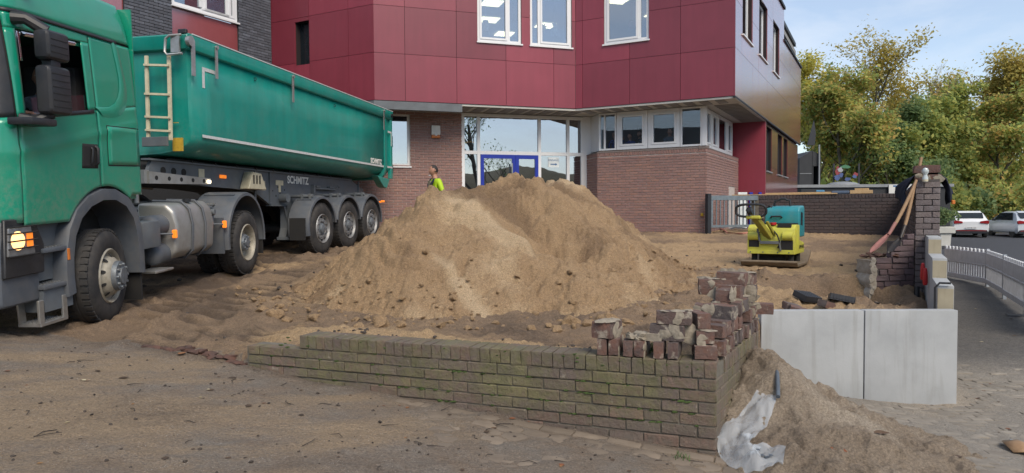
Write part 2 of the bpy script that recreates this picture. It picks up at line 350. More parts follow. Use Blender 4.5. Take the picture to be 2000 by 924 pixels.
def H(x, y, detail=True):
    s = site_d(x, y); left = 1-sst(-3.6, -2.4, x)
    wd = .03 + left*.9
    t = sst(-wd, wd*.6, s)
    st = h_street(x, y); si = h_site(x, y)
    if detail:
        st = st + .010*fbm(x, y, 1.2, 4, 3) + .007*fbm(x, y, 9, 3, 8) + .008*np.abs(fbm(x*.9+y*.45, (y*.9-x*.45)*3, 2.2, 4, 9))*sst(1.6, .6, x)
        tr, wet, _ = tracks(x, y)
        mud = .012*fbm(x, y, 1.6, 4, 11) + .034*np.abs(fbm(x, y, 5.5, 4, 12, .62)) + .010*fbm(x, y, 16, 2, 13) - .02
        # loose yellow sand behind the low wall, dug-over ground to the right, hole in front of the stub wall
        strip = np.exp(-((s-.35)/.55)**2)*sst(-2.6, -1.5, x)*(1-sst(1.6, 2.6, x))
        si = si + tr + mud*(1-.85*np.clip(wet*1.6, 0, 1)) + strip*(.17 + .045*fbm(x, y, 2.4, 4, 14))
        rgt = sst(.8, 2.0, x)*(1-sst(9, 13, y))
        si = si + rgt*(.06*fbm(x, y, 1.7, 5, 21) + .06*np.abs(fbm(x, y, 4.5, 4, 22, .6)))
        hole = np.exp(-(((x-4.45+.12*fbm(x, y, 2, 3, 23))/.85)**2 + ((y-9.05+.1*fbm(x, y, 2.5, 3, 24))/.62)**2)**2.4)
        si = si - (.50+.08*fbm(x, y, 3, 3, 25))*hole + .10*np.exp(-(((x-4.2)/.9)**2 + ((y-9.9)/.35)**2))
        si = si + .16*np.exp(-(((x-3.1)/.6)**2 + ((y-8.4)/.6)**2))
        si = si - .12*sst(.5, 0, s)*sst(2.4, 2.8, x)*(1-sst(6, 7, x))
    return st*(1-t) + si*t
def in_fine(x, y): return (y > 1.2) & (y < 20.9) & (np.abs(x) < .86*y+2.2) & (x > -13) & (x < 15)

def mesh_np(name, V, F, mats, attr=None, smooth=True):
    me = bpy.data.meshes.new(name); nv, nf = len(V), len(F); k = F.shape[1]
    me.vertices.add(nv); me.vertices.foreach_set('co', np.ascontiguousarray(V, np.float32).ravel())
    me.loops.add(nf*k); me.loops.foreach_set('vertex_index', np.ascontiguousarray(F, np.int32).ravel())
    me.polygons.add(nf); me.polygons.foreach_set('loop_start', np.arange(nf, dtype=np.int32)*k)
    if smooth: me.polygons.foreach_set('use_smooth', np.ones(nf, bool))
    for m in (mats if isinstance(mats, (list, tuple)) else [mats]): me.materials.append(m)
    if attr is not None:
        at = me.attributes.new('mask', 'FLOAT_COLOR', 'POINT'); at.data.foreach_set('color', np.ascontiguousarray(attr, np.float32).ravel())
    me.update(calc_edges=True); me.validate(); return me
def sub(V, F, keep, A=None):
    F = F[keep]; u, inv = np.unique(F, return_inverse=True); return V[u], inv.reshape(F.shape), (A[u] if A is not None else None)

def groundmat(name, base, light, dark, third, grit, gritamt, bstr=.6, rough=.92):
    m, n, b = nodes(name); w = coords(n, True); at = nd(n, 'Attribute', attribute_name='mask')
    sp = nd(n, 'SeparateColor'); lk(n, at.outputs['Color'], sp.inputs[0])
    n1 = noise_(n, w, 3.5, 8, .7); n2 = noise_(n, w, 26, 6, .7); n3 = noise_(n, w, 150, 3, .6)
    col = mixc(n, ramp(n, n1, [(.35, 0.0), (.68, 1.0)]), base, third)
    lf = math_(n, 'ADD', sp.outputs[0], math_(n, 'MULTIPLY', math_(n, 'SUBTRACT', n2, .5), .9)); col = mixc(n, ramp(n, lf, [(.22, 0.0), (.75, 1.0)]), col, light)
    df = math_(n, 'ADD', sp.outputs[1], math_(n, 'MULTIPLY', math_(n, 'SUBTRACT', n2, .5), 1.1)); col = mixc(n, ramp(n, df, [(.25, 0.0), (.8, .9)]), col, dark)
    vo = nd(n, 'TexVoronoi', Scale=75.0); lk(n, w, vo.inputs['Vector'])
    gs = math_(n, 'MULTIPLY', ramp(n, vo.outputs['Distance'], [(.16, 1.0), (.30, 0.0)]), ramp(n, noise_(n, w, 5, 4, .6), [(.4, 0.0), (.66, gritamt)]))
    vc = nd(n, 'SeparateColor'); lk(n, vo.outputs['Color'], vc.inputs[0]); gs = math_(n, 'MULTIPLY', gs, ramp(n, vc.outputs[0], [(.45, 0.0), (.6, 1.0)]))
    col = mixc(n, gs, col, grit)
    col = mixc(n, 1.0, col, ramp(n, noise_(n, w, 70, 5, .75), [(.28, .50), (.72, 1.42)]), 'MULTIPLY')  # random speckle in the colour, standing in for shade between grains
    lk(n, col, b.inputs['Base Color']); b.inputs['Roughness'].default_value = rough
    p = bump(n, None, n2, min(1, bstr*1.3), .07); p = bump(n, None, n3, bstr, .02, p); bump(n, b, gs, .25, .006, p)
    return m
groundmat('street_dirt', (.235,.176,.126), (.325,.240,.155), (.115,.086,.066), (.235,.205,.172), (.48,.45,.41), .95, .6)
groundmat('site_soil', (.255,.178,.115), (.50,.345,.195), (.125,.088,.062), (.325,.225,.142), (.30,.24,.17), .35, .7)
groundmat('path_dirt', (.25,.222,.186), (.39,.325,.25), (.088,.085,.082), (.30,.27,.23), (.33,.32,.30), .6, .5)
groundmat('pile_sand', (.47,.318,.180), (.61,.45,.28), (.255,.165,.093), (.41,.272,.152), (.38,.30,.21), .30, .75)
groundmat('heap_sand', (.36,.285,.21), (.46,.385,.30), (.20,.152,.11), (.31,.245,.178), (.38,.34,.28), .35, .8)

xs = np.arange(-13, 15.001, .042); ys = np.concatenate([np.arange(1.2, 10, .034), np.arange(10, 20.95, .085)])
X, Y = np.meshgrid(xs, ys); nx = len(xs); ny = len(ys)
Z = H(X, Y); SD = site_d(X, Y); _, WET, GRV = tracks(X, Y)
idx = np.arange(nx*ny).reshape(ny, nx)
F = np.stack([idx[:-1,:-1], idx[:-1,1:], idx[1:,1:], idx[1:,:-1]], -1).reshape(-1, 4)
V = np.stack([X, Y, Z], -1).reshape(-1, 3)
# masks: r = light sand, g = darker: wet mud, asphalt, tread grooves, hole, wall foot
strip = np.exp(-((SD-.45)/.5)**2)*sst(-2.7, -1.6, X)*(1-sst(1.9, 2.8, X))
rightarea = sst(1.2, 3.0, X)
rr = np.clip(.18 + .55*fbm(X, Y, .9, 4, 31) + strip*1.0 + rightarea*.42, 0, 1)*sst(-.3, .5, SD)
gg = np.clip(.10 + .6*fbm(X, Y, 1.3, 4, 33) - strip*1.2 + (1-sst(-4.6, -1.2, X))*.10 - rightarea*.30 + GRV*.75, 0, 1)  # damp tread grooves, darkened in the colour for contrast lost to soft light
gg = np.maximum(gg, np.clip(np.exp(-(((X-4.6)/.8)**2+((Y-9.35)/.42)**2))*.65, 0, 1)*(SD > 0))
gg = np.maximum(gg, .85*np.exp(-((SD-.55)/.12)**2)*(X > .25)*(X < 1.5)*(SD > 0)*sst(-.1,.3,fbm(X,Y,3,3,77)))
edge = np.exp(-((SD+.10)/.16)**2)*(1-sst(1.2, 1.5, X)); gg = np.where(SD < .02, np.clip(gg*.6+edge*.5, 0, 1), gg)
rr = np.where(SD < 0, np.clip(.14+.5*fbm(X, Y, .7, 4, 35)+.55*fbm(X*.9+Y*.45, (Y*.9-X*.45)*3.2, .8, 4, 36)*sst(1.5, -1.5, X), 0, 1), rr)
pth = (SD < 0) & (X > 2.2); gg = np.where(pth, np.clip(gg+.75*sst(7.4, 9.6, Y), 0, 1), gg); rr = np.where(pth, rr*(1-sst(7.0, 9.0, Y)), rr)
A = np.stack([rr, gg, np.zeros_like(rr), np.ones_like(rr)], -1).reshape(-1, 4)
fx = (X[:-1,:-1]+.021).ravel(); fy = (Y[:-1,:-1]+.02).ravel(); ok = in_fine(fx, fy); sdf = site_d(fx, fy)
isite = sdf > 0; ipath = (~isite) & (fx > 1.55 + .58*(fy-4.7)*(fy > 4.7) - .15*(fy < 4.7)) & (fx > 1.5)
for nm, kp, mt in (('site_ground', isite, 'site_soil'), ('footpath', ipath, 'path_dirt'), ('street', ~isite & ~ipath, 'street_dirt')):
    v, f, a = sub(V, F, ok & kp, A); o = link(nm, mesh_np(nm, v, f, MATS[mt], a)); tag(o, kind='structure')
    if nm == 'street': STREET = o
    if nm == 'footpath': PATH = o
# far ground to the horizon
xs2 = np.concatenate([np.arange(-400, -60, 20), np.arange(-60, 80, 1.5), np.arange(80, 421, 20)]); ys2 = np.concatenate([np.arange(-400, -40, 20), np.arange(-40, 90, 1.5), np.arange(90, 601, 20)])
X2, Y2 = np.meshgrid(xs2, ys2); Z2 = H(np.clip(X2, -12, 60), np.clip(Y2, -5, 40), False)
Z2 = np.where((Y2 > 20) & (X2 > 8), np.minimum(Z2, -.03 - 0*X2 + .0*Y2), Z2); Z2 = np.where((X2 > 14) & (Y2 > 8), -.42+.016*np.clip(Y2-8, 0, 32), Z2)
Z2 = Z2 - np.where(in_fine(X2, Y2) & in_fine(X2+1.6, Y2) & in_fine(X2-1.6, Y2) & in_fine(X2, Y2-1.6), .6, .03)
n2x, n2y = len(xs2), len(ys2); id2 = np.arange(n2x*n2y).reshape(n2y, n2x)
F2 = np.stack([id2[:-1,:-1], id2[:-1,1:], id2[1:,1:], id2[1:,:-1]], -1).reshape(-1, 4)
M('asphalt', (.045,.047,.055), (.036,.038,.045), 3, .85, bmp=.3, bscale=80, world=True)
M('grass_far', (.07,.085,.03), (.05,.055,.022), .4, .95, bmp=.4, bscale=8, world=True)
me = mesh_np('ground', np.stack([X2, Y2, Z2], -1).reshape(-1, 3), F2, [MATS['asphalt'], MATS['grass_far']])
cx = (X2[:-1,:-1]+.7).ravel(); cy = (Y2[:-1,:-1]+.7).ravel()
mi = np.where((cy > 44) | (cx < -14) | (cy < -25), 1, 0).astype(np.int32); me.polygons.foreach_set('material_index', mi)
tag(link('ground', me), kind='structure')
def gz(x, y):
    i = min(max(int(round((x+13)/.042)), 0), nx-1); j = min(int(np.searchsorted(ys, y)), ny-1); return float(Z[j, i]) if in_fine(x, y) else float(H(np.array([float(x)]), np.array([float(y)]), False)[0])

# ---------------------------------------------------------------- low wooded hills behind the camera, seen mirrored in the entrance glass
n = 60; P = []
for j in range(13):
    row = []
    for i in range(n):
        a = -math.pi + (i/(n-1))*math.pi*1.02 + .25           # behind the camera, from right to left
        d = 62 + 60*j/12; x, y = d*math.cos(a+math.pi*0), d*math.sin(a)
        az = Vector((math.cos(a), math.sin(a))).dot(Vector((SUN_AZ.x, SUN_AZ.y)))
        top = 10.0
        hgt = top*math.sin(math.pi*min(1, j/7)*.5)*(1 if j <= 7 else 1-(j-7)*.06) + 1.2*math.sin(i*1.7+j*.9)*(j > 1) - .5
        row.append((x, y, hgt))
    P.append(row)
M('woodland_floor', (.06,.055,.028), (.035,.035,.018), .25, .95, bmp=.6, bscale=2, world=True)
tag(MB().grid(P).build('hill', MATS['woodland_floor'], recalc=False), kind='structure')

# ---------------------------------------------------------------- pavers in front of the low wall and on the footpath
def wd(t, off=0.0):     # point along the front face of the low wall, measured from the corner leftwards, off = away from the wall towards the street
    d = (WL-WC).normalized(); nrm = Vector((d.y, -d.x)); nrm = nrm if nrm.y < 0 else -nrm
    return WC + d*t + nrm*off
wdir = (WL-WC).normalized(); WANG = math.atan2(-wdir.y, -wdir.x)
M('paver_grey', (.245,.198,.150), (.185,.148,.112), 9, .9, rnd=True, bmp=.5, bscale=90, dirt=(.13,.10,.075), dscale=5, damt=.6)
M('paver_path', (.285,.255,.212), (.215,.19,.158), 9, .9, rnd=True, bmp=.5, bscale=90, dirt=(.13,.11,.09), dscale=4, damt=.6)
def plate_mesh(name, poly, h, bev, mat):
    b = MB().prism(poly, 'z', -h, 0); me = bpy.data.meshes.new(name); me.from_pydata(b.v, [], b.f); me.materials.append(mat)
    bm = bmesh.new(); bm.from_mesh(me); bmesh.ops.recalc_face_normals(bm, faces=bm.faces)
    es = [e for e in bm.edges if all(v.co.z > -1e-4 for v in e.verts)]
    bmesh.ops.bevel(bm, geom=es, offset=bev, segments=2, affect='EDGES', profile=.5); bm.to_mesh(me); bm.free(); me.shade_smooth(); me.set_sharp_from_angle(angle=R(40)); return me
hexp = [(.108*math.cos(a), .098*math.sin(a)) for a in (math.pi/6+math.pi/3*i for i in range(6))]
hexme = plate_mesh('paver', [(x*1.02, y) for x, y in hexp], .06, .012, MATS['paver_grey'])
rectme = plate_mesh('kerb_stone', [(-.118,-.055),(.118,-.055),(.118,.055),(-.118,.055)], .06, .008, MATS['paver_grey'])
pathme = plate_mesh('paver', [(-.096,-.047),(.096,-.047),(.096,.047),(-.096,.047)], .06, .007, MATS['paver_path'])
def slope_M(x, y, z, a, tilt=.02):
    return Matrix.Translation((x, y, z)) @ Euler((random.uniform(-tilt, tilt)-.0216, random.uniform(-tilt, tilt)+.095*(x < 4), a)).to_matrix().to_4x4()
def flat_street(x, y): return float(h_street(np.array([x]), np.array([y]))[0])
for i in range(11):
    p = wd(-.12+.245*i, .115); link('kerb_stone', rectme, STREET, slope_M(p.x, p.y, flat_street(p.x, p.y)+.010-.0012*i, WANG, .015))
hx, hy = .196, .158
cnt = 0
for r_ in range(9):
    for i in range(16):
        t = -.35 + hx*i + (hx/2 if r_ % 2 else 0); off = .285 + hy*r_; p = wd(t, off)
        dd = t*.80 + r_*.06 + random.uniform(-.25, .25)
        if dd > 1.75 or p.y < 2.4: continue
        link('paver', hexme, STREET, slope_M(p.x, p.y, flat_street(p.x, p.y)+.005-.011*max(0, dd)/1.7+random.uniform(-.003,.003), WANG)); cnt += 1
pl = []
ca, sa = math.cos(R(-4)), math.sin(R(-4))
for j in range(62):
    for i in range(32):
        u = 2.1 + .2*i + (.1 if j % 2 else 0); v = 3.0 + .1*j; x, y = u*ca - v*sa + .1, u*sa + v*ca
        if x > .80*y+.4 or (y < 7.25 and x < 2.0+ (y-3)*.1) or (y > 6.93 and x < 4.72+.55*(y-7)): continue
        if site_d(np.array([x]), np.array([y]))[0] > -.12: continue
        if y > 6.9 and random.random() < sst(7, 9, y): continue
        pl.append((x, y))
pl.sort(key=lambda p: math.hypot(*p))
vis = [p for p in pl if not (p[0] < 3.9 and p[1] < 6.2)]; rest = [p for p in pl if p[0] < 3.9 and p[1] < 6.2]
vis, more = vis[:290], vis[290:]; rest += more
for x, y in vis: link('paver', pathme, PATH, slope_M(x, y, flat_street(x, y)+random.uniform(.000, .008), R(-4), .02))
b = MB(); base = np.array([v.co[:] for v in pathme.vertices]); bf = [tuple(p.vertices) for p in pathme.polygons]
for x, y in rest:
    Mx = slope_M(x, y, flat_street(x, y)+random.uniform(.000, .007), R(-4), .02); b.add([Mx @ Vector(q) for q in base], bf)
tag(b.build('paver_field', MATS['paver_path'], PATH, recalc=False), kind='stuff')

# ---------------------------------------------------------------- the big sand pile
def pile(name, label, x0, x1, y0, y1, st, fn, mat, fmask):
    xs = np.arange(x0, x1, st); ys = np.arange(y0, y1, st); X, Y = np.meshgrid(xs, ys); Z, A = fn(X, Y)
    idx = np.arange(X.size).reshape(X.shape); F = np.stack([idx[:-1,:-1], idx[:-1,1:], idx[1:,1:], idx[1:,:-1]], -1).reshape(-1, 4)
    V = np.stack([X, Y, Z], -1).reshape(-1, 3); g = fmask(X, Y, Z)
    keep = g[:-1,:-1].ravel() & g[1:,1:].ravel() & g[:-1,1:].ravel() & g[1:,:-1].ravel()
    v, f, a = sub(V, F, keep, A.reshape(-1, 4)); o = link(name, mesh_np(name, v, f, mat, a)); tag(o, label, 'sand pile'); return o
def seg_d(X, Y, a, b):
    t = np.clip(((X-a[0])*(b[0]-a[0])+(Y-a[1])*(b[1]-a[1]))/((b[0]-a[0])**2+(b[1]-a[1])**2), 0, 1)
    return np.hypot(X-a[0]-t*(b[0]-a[0]), Y-a[1]-t*(b[1]-a[1])), t
def smax(a, b, k=.08): h = np.clip(.5+.5*(a-b)/k, 0, 1); return b*(1-h)+a*h+k*h*(1-h)
def pile_h(X, Y, full=True):
    wob = .10*fbm(X, Y, 1.1, 3, 61)
    ridge = [((-1.10, 10.1, 1.90), (-.40, 10.65, 1.98), .74), ((-.40, 10.65, 1.97), (.16, 11.2, 2.13), .60), ((.16, 11.2, 2.13), (.60, 11.6, 2.08), .60), ((.60, 11.6, 2.08), (.98, 11.95, 2.02), .68),
             ((-1.10, 10.1, 1.90), (-1.20, 9.45, 1.58), .80), ((-.95, 9.35, 1.40), (.30, 9.1, 1.20), .68), ((.7, 9.9, 1.22), (1.25, 9.5, .80), .52)]
    z = np.full_like(X, -9.)
    for a, b, k in ridge:
        d, t = seg_d(X, Y, a, b); d = d + wob; hz = a[2]*(1-t)+b[2]*t
        drop = np.where(d < .22, d*d*k*2.2, k*.107+(d-.22)*k); drop = drop - .05*np.clip(d-1.6, 0, 3)**2
        z = smax(z, hz-drop, .06)
    z = z - .25*np.clip(X-1.35, 0, 3)*sst(13.5, 11.5, Y)*.6
    scoop = np.exp(-(((X-.55)/.60)**2+((Y-9.35)/.75)**2)**1.3); z = z - .20*scoop
    # bucket shelf and smooth slides
    d1, t1 = seg_d(X, Y, (-.78, 9.75), (.28, 9.0)); v1 = (X+.78)*-.575+(Y-9.75)*-.818+.05*fbm(X, Y, 2.5, 3, 69)
    along = sst(-.02, .12, t1)*(1-sst(.88, 1.0, t1))
    shelf = along*np.where(v1 > 0, np.exp(-(v1/.10)**2), np.exp(-(v1/.34)**2)); z = z + shelf*.17
    d2, t2 = seg_d(X, Y, (-.95, 8.65), (-.28, 7.7)); z = z + np.exp(-(d2/.10)**2)*.05
    wq = z*4.2+.9*fbm(X, Y, .9, 3, 90)+.35*(X*.8-Y*.5); fq = wq-np.floor(wq); tq = fq-sst(.25, .62, fq); mk = sst(-.15, .35, fbm(X, Y, .8, 3, 91)+.35*(X > -.5)); z = z - .13*tq*mk*sst(.5, .9, z)
    d3, t3 = seg_d(X, Y, (.1, 10.9), (1.55, 9.3)); z = z + np.exp(-(d3/.16)**2)*.11
    d4, t4 = seg_d(X, Y, (.9, 11.8), (2.2, 10.2)); z = z + np.exp(-(d4/.18)**2)*.10
    d5, t5 = seg_d(X, Y, (-.45, 10.5), (.6, 9.6)); z = z - np.exp(-(d5/.15)**2)*.12
    if not full: return z
    smooth = np.clip(np.exp(-(d1/.16)**2)+np.exp(-(d2/.11)**2), 0, 1)
    # gullies running down the slope
    ax = X*.75+Y*.66; cr = -X*.66+Y*.75
    gul = fbm(ax*.8+.3*fbm(X, Y, 2, 2, 71), cr*2.4, 1.4, 4, 72)
    rgt = sst(-.7, .4, X)
    z = z + (1-smooth)*(.035*fbm(X, Y, 2.2, 5, 62, .6) + .050*np.abs(fbm(X, Y, 5, 4, 63, .6)) + .030*np.abs(fbm(X, Y, 11, 3, 67, .65))*(.35+.65*sst(-.3,.3,fbm(X, Y, 1.3, 2, 68))) + .012*fbm(X, Y, 20, 2, 64) + rgt*.09*gul)
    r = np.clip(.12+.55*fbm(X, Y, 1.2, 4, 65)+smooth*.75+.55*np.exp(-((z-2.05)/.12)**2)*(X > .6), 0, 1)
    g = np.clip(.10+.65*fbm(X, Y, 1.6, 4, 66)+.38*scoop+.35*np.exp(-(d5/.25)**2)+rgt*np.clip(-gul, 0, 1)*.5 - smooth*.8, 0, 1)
    return z, np.stack([r, g, 0*r, 1+0*r], -1)
PILE = pile('sand_pile', 'large heap of brown building sand in the middle of the yard', -5.0, 4.4, 6.6, 14.8, .024, pile_h, MATS['pile_sand'],
     lambda X, Y, Z: (Z > H(X, Y)-.05) & (site_d(X, Y) > .05))
PX_, PY_ = np.meshgrid(np.arange(-5.2, 4.6, .05), np.arange(6.2, 15.0, .05)); PZ_ = pile_h(PX_, PY_)[0]
def pz(x, y): return float(PZ_[min(max(int(round((y-6.2)/.05)), 0), PZ_.shape[0]-1), min(max(int(round((x+5.2)/.05)), 0), PZ_.shape[1]-1)])
# smaller heap outside the return of the low wall
def heap_h(X, Y):
    d, t = seg_d(X, Y, (1.93, 5.62), (1.98, 5.25)); hz = .45*(1-t)+.40*t
    z = hz - .64*d + .045*fbm(X, Y, 1.8, 4, 81)
    for qx, qy, qh, qs in ((2.45, 5.30, .10, .42), (2.85, 5.25, -.10, .36), (2.0, 4.75, .17, .45), (2.35, 4.70, .02, .38), (1.85, 4.45, .0, .36), (2.6, 4.75, -.14, .38)):
        z = smax(z, qh - qs*np.hypot(X-qx, Y-qy) + .04*fbm(X, Y, 2, 3, 85), .10)
    z = z + .045*np.abs(fbm(X, Y, 5, 4, 82, .65)) + .014*np.abs(fbm(X, Y, 20, 3, 83)) + .035*fbm(X*.8+Y*.6, (X*.6-Y*.8)*2.2, 1.6, 3, 84)
    for q in ((2.2,5.45,.08,.08),(2.45,5.35,.09,.08),(2.75,5.5,.08,.07),(2.3,4.95,.10,.06),(2.9,5.2,.08,.05),(2.1,4.6,.1,.05)): z = z - q[3]*np.exp(-(((X-q[0])/q[2])**2+((Y-q[1])/q[2])**2))
    r = np.clip(.12+.5*fbm(X, Y, 1.6, 4, 87), 0, 1); g = np.clip(.02+.6*fbm(X, Y, 2.0, 4, 88), 0, 1)
    return z, np.stack([r, g, 0*r, 1+0*r], -1)
def out_wall(X, Y):   # outside the outer faces of the low wall
    rd = (WR-WC).normalized(); nr = Vector((rd.y, -rd.x)); s = (X-WC.x)*nr.x+(Y-WC.y)*nr.y
    return s > -.02
pile('sand_heap', 'small grey-brown sand heap leaning against the end of the mossy low wall', 1.3, 4.6, 2.9, 7.0, .024, heap_h, MATS['heap_sand'],
     lambda X, Y, Z: (Z > H(X, Y)-.03) & out_wall(X, Y))
def hz_(x, y): return max(gz(x, y), float(heap_h(np.array([float(x)]), np.array([float(y)]))[0][0]))

# ---------------------------------------------------------------- clods, stones, leaves
def lump(b, c, r, sq=(1,1,.75), n=0):
    bm = bmesh.new(); bmesh.ops.create_icosphere(bm, subdivisions=1 if r < .05 else 2, radius=1)
    e = Euler((random.random()*6, random.random()*6, random.random()*6)).to_matrix(); k = random.random()*50
    vs = []
    for v in bm.verts:
        p = v.co.copy(); f = 1+.30*math.sin(p.x*3.1+k)*math.cos(p.y*2.7+k*2)+.16*math.sin(p.z*6+k*3)+random.uniform(-.1,.1); q = e @ (p*f)
        vs.append((c[0]+q.x*r*sq[0], c[1]+q.y*r*sq[1], c[2]+q.z*r*sq[2]))
    bm.verts.index_update(); b.add(vs, [tuple(v.index for v in f.verts) for f in bm.faces]); bm.free()
b = MB(); k = 0
while k < 520:
    a = random.uniform(-2.9, .6); rad = random.uniform(1.6, 3.4); x, y = -.1+rad*1.15*math.cos(a), 10.5+rad*math.sin(a)
    if site_d(np.array([x]), np.array([y]))[0] < .15: continue
    zz = max(gz(x, y), pz(x, y)); zg = gz(x, y)
    if zz-zg > .35 and random.random() < .85: continue
    if x > -.3 and random.random() < .6: k += .3; continue
    r = random.choice([.012,.016,.02,.022,.028,.045]); lump(b, (x, y, zz+r*.3), r); k += 1
for x, y, r in ((.62,7.35,.10),(.80,7.25,.07),(1.02,7.4,.10),(1.12,7.15,.05),(1.22,7.3,.06),(.45,7.0,.06),(-2.75,7.9,.10),(-2.55,7.75,.06),(-2.95,8.1,.07),(-1.6,7.15,.07),(-1.4,7.3,.09),(-1.15,7.1,.05),(-2.2,7.5,.06),(1.55,8.1,.05),(.2,7.1,.05),(2.9,11.4,.07),(3.0,11.6,.05),(2.62,10.9,.05)):
    lump(b, (x, y, max(gz(x, y), pz(x, y))+r*.35), r)
tag(b.build('sand_clods', MATS['pile_sand'], recalc=False, ang=50), 'loose clods of sand round the foot of the large heap', 'clods', kind='stuff')
M('dark_soil', (.07,.055,.045), (.045,.037,.032), 14, .95, bmp=.6); b = MB()
for k in range(150):
    x, y = random.uniform(-5.5, 6.5), random.uniform(6.6, 15)
    if site_d(np.array([x]), np.array([y]))[0] < .2 or (abs(x-.1) < 3 and 7.2 < y < 13): continue
    r = random.choice([.015,.02,.025,.035]); lump(b, (x, y, gz(x, y)+r*.2), r)
for k in range(60):
    p = wd(random.uniform(.05, 3.6), -.42+random.uniform(-.1,.1)); r = random.choice([.01,.015,.02]); lump(b, (p.x, p.y, gz(p.x, p.y)+r*.4), r)
tag(b.build('dark_clods', MATS['dark_soil'], recalc=False, ang=50), 'dark crumbs of earth scattered over the yard', 'clods', kind='stuff')
m_, n_, b_ = nodes('leaf_litter'); g_ = nd(n_, 'NewGeometry'); lk(n_, ramp(n_, g_.outputs['Random Per Island'], [(0, (.05,.035,.025)), (.55, (.10,.06,.035)), (.7, (.22,.075,.03)), (.85, (.33,.25,.10)), (1, (.45,.40,.28))]), b_.inputs['Base Color']); b_.inputs['Roughness'].default_value = .8
def leaf(b, x, y, z, s):
    a = random.random()*6.28; pts = []
    for t, w in ((-.5, .05), (-.2, .34), (.1, .38), (.35, .2), (.55, .02)): pts.append((t, w))
    rows = [[], [], []]; cv = random.uniform(.05, .4)
    for t, w in pts:
        for r_, q in enumerate((-1, 0, 1)):
            lx, ly = t*s, q*w*s; lz = abs(q)*cv*w*s+abs(t)*cv*s*.4
            rows[r_].append((x+lx*math.cos(a)-ly*math.sin(a), y+lx*math.sin(a)+ly*math.cos(a), z+.002+lz))
    b.grid(rows)
b = MB()
for k in range(330):
    x, y = random.uniform(-4, 5.5), random.uniform(2.4, 8)
    if site_d(np.array([x]), np.array([y]))[0] > -.03 or (1.3 < x < 4.2 and y < 6): continue
    leaf(b, x, y, gz(x, y), random.choice([.018,.025,.03,.04,.05]))
for k in range(40):
    x, y = random.uniform(4.6, 9), random.uniform(5.5, 14)
    if site_d(np.array([x]), np.array([y]))[0] > -.3: continue
    leaf(b, x, y, gz(x, y)+.01, random.choice([.04,.06,.08]))
for x, y, s in ((2.62,4.85,.11),(2.15,4.5,.11),(3.2,4.9,.06),(3.1,5.75,.07),(-3.05,5.35,.07),(-2.3,5.6,.07),(-3.0,6.2,.09),(-1.9,4.9,.06)): leaf(b, x, y, hz_(x, y), s)
tag(b.build('fallen_leaves', MATS['leaf_litter'], recalc=False, ang=0), 'brown and yellow fallen leaves and scraps on the paving', 'leaves', kind='stuff')

b = MB()
for k in range(70):
    x, y = random.uniform(-4, 1.3), random.uniform(2.6, 6.2)
    if site_d(np.array([x]), np.array([y]))[0] > -.05: continue
    a_ = random.random()*6.28; L_t = random.uniform(.04, .16); z_ = gz(x, y)+.006; b.tube([(x, y, z_), (x+L_t*.5*math.cos(a_), y+L_t*.5*math.sin(a_), z_+.008), (x+L_t*math.cos(a_+.3), y+L_t*math.sin(a_+.3), z_)], [.003, .003, .0015], 4)
for k in range(420):
    x, y = random.uniform(-4.5, 1.2), random.uniform(2.4, 6.6)
    if site_d(np.array([x]), np.array([y]))[0] > -.03: continue
    r = random.choice([.004,.005,.007,.009,.013]); lump(b, (x, y, gz(x, y)+r*.3), r)
tag(b.build('street_grit', MATS['dark_soil'], recalc=False, ang=40), 'twigs, grit and crumbs of earth on the dirty paving', 'grit', kind='stuff')
# ================================================================ bricks and facade helpers
_bm = {}
def brick_mesh(l, d, h, mat, rough=.004, bev=.006, name='brick'):
    key = (round(l, 2), round(d, 2), round(h, 3), mat.name, random.randrange(3))
    if key in _bm: return _bm[key]
    bm = bmesh.new(); bmesh.ops.create_cube(bm, size=1)
    for v in bm.verts: v.co = Vector((v.co.x*l, v.co.y*d, v.co.z*h))
    bmesh.ops.bevel(bm, geom=list(bm.edges), offset=bev, segments=1, affect='EDGES')
    for v in bm.verts: v.co += Vector([random.uniform(-rough, rough) for _ in range(3)])
    me = bpy.data.meshes.new(name); bm.to_mesh(me); bm.free(); me.materials.append(mat); _bm[key] = me; return me
class PL:
    def __init__(s, o, d, inward):
        s.o = Vector(o); s.d = Vector(d).normalized(); n = Vector((-s.d.y, s.d.x)); s.n = n if n.dot(Vector(inward)) > 0 else -n
    def p(s, u, z, dep=0): q = s.o + s.d*u + s.n*dep; return Vector((q.x, q.y, z))
    def Mx(s, u, z, dep=0):
        m = Matrix.Identity(4); q = s.p(u, z, dep)
        for i in range(3): m[i][0] = (s.d.x, s.d.y, 0)[i]; m[i][1] = (s.n.x, s.n.y, 0)[i]; m[i][2] = (0, 0, 1)[i]; m[i][3] = q[i]
        return m
    def u_at(s, px): k = (px-1000)/1345; return (k*s.o.y-s.o.x)/(s.d.x-k*s.d.y)
    def box(s, b, u0, u1, z0, z1, d0, d1): return b.bx(u0, u1, d0, d1, z0, z1, s.Mx(0, 0))
def lay(u0, u1, z0, z1, bl, bh, holes=(), half=True):
    out = []; k = 0; z = z0
    while z + bh*.6 < z1:
        iv = [(u0, u1)]
        for a, b, c, d in holes:
            if z+bh*.5 > c and z+bh*.5 < d:
                iv = [q for (s, e) in iv for q in ((s, min(e, a)), (max(s, b), e)) if q[1]-q[0] > .03]
        for s, e in iv:
            u = u0 - bl + (bl/2 if k % 2 else 0)
            while u < e:
                a, b = max(u, s), min(u+bl, e)
                # some headers in between, as in old masonry
                if b-a > .035: out.append(((a+b)/2, z+bh/2, b-a, bh))
                u += bl
        k += 1; z += bh
    return out
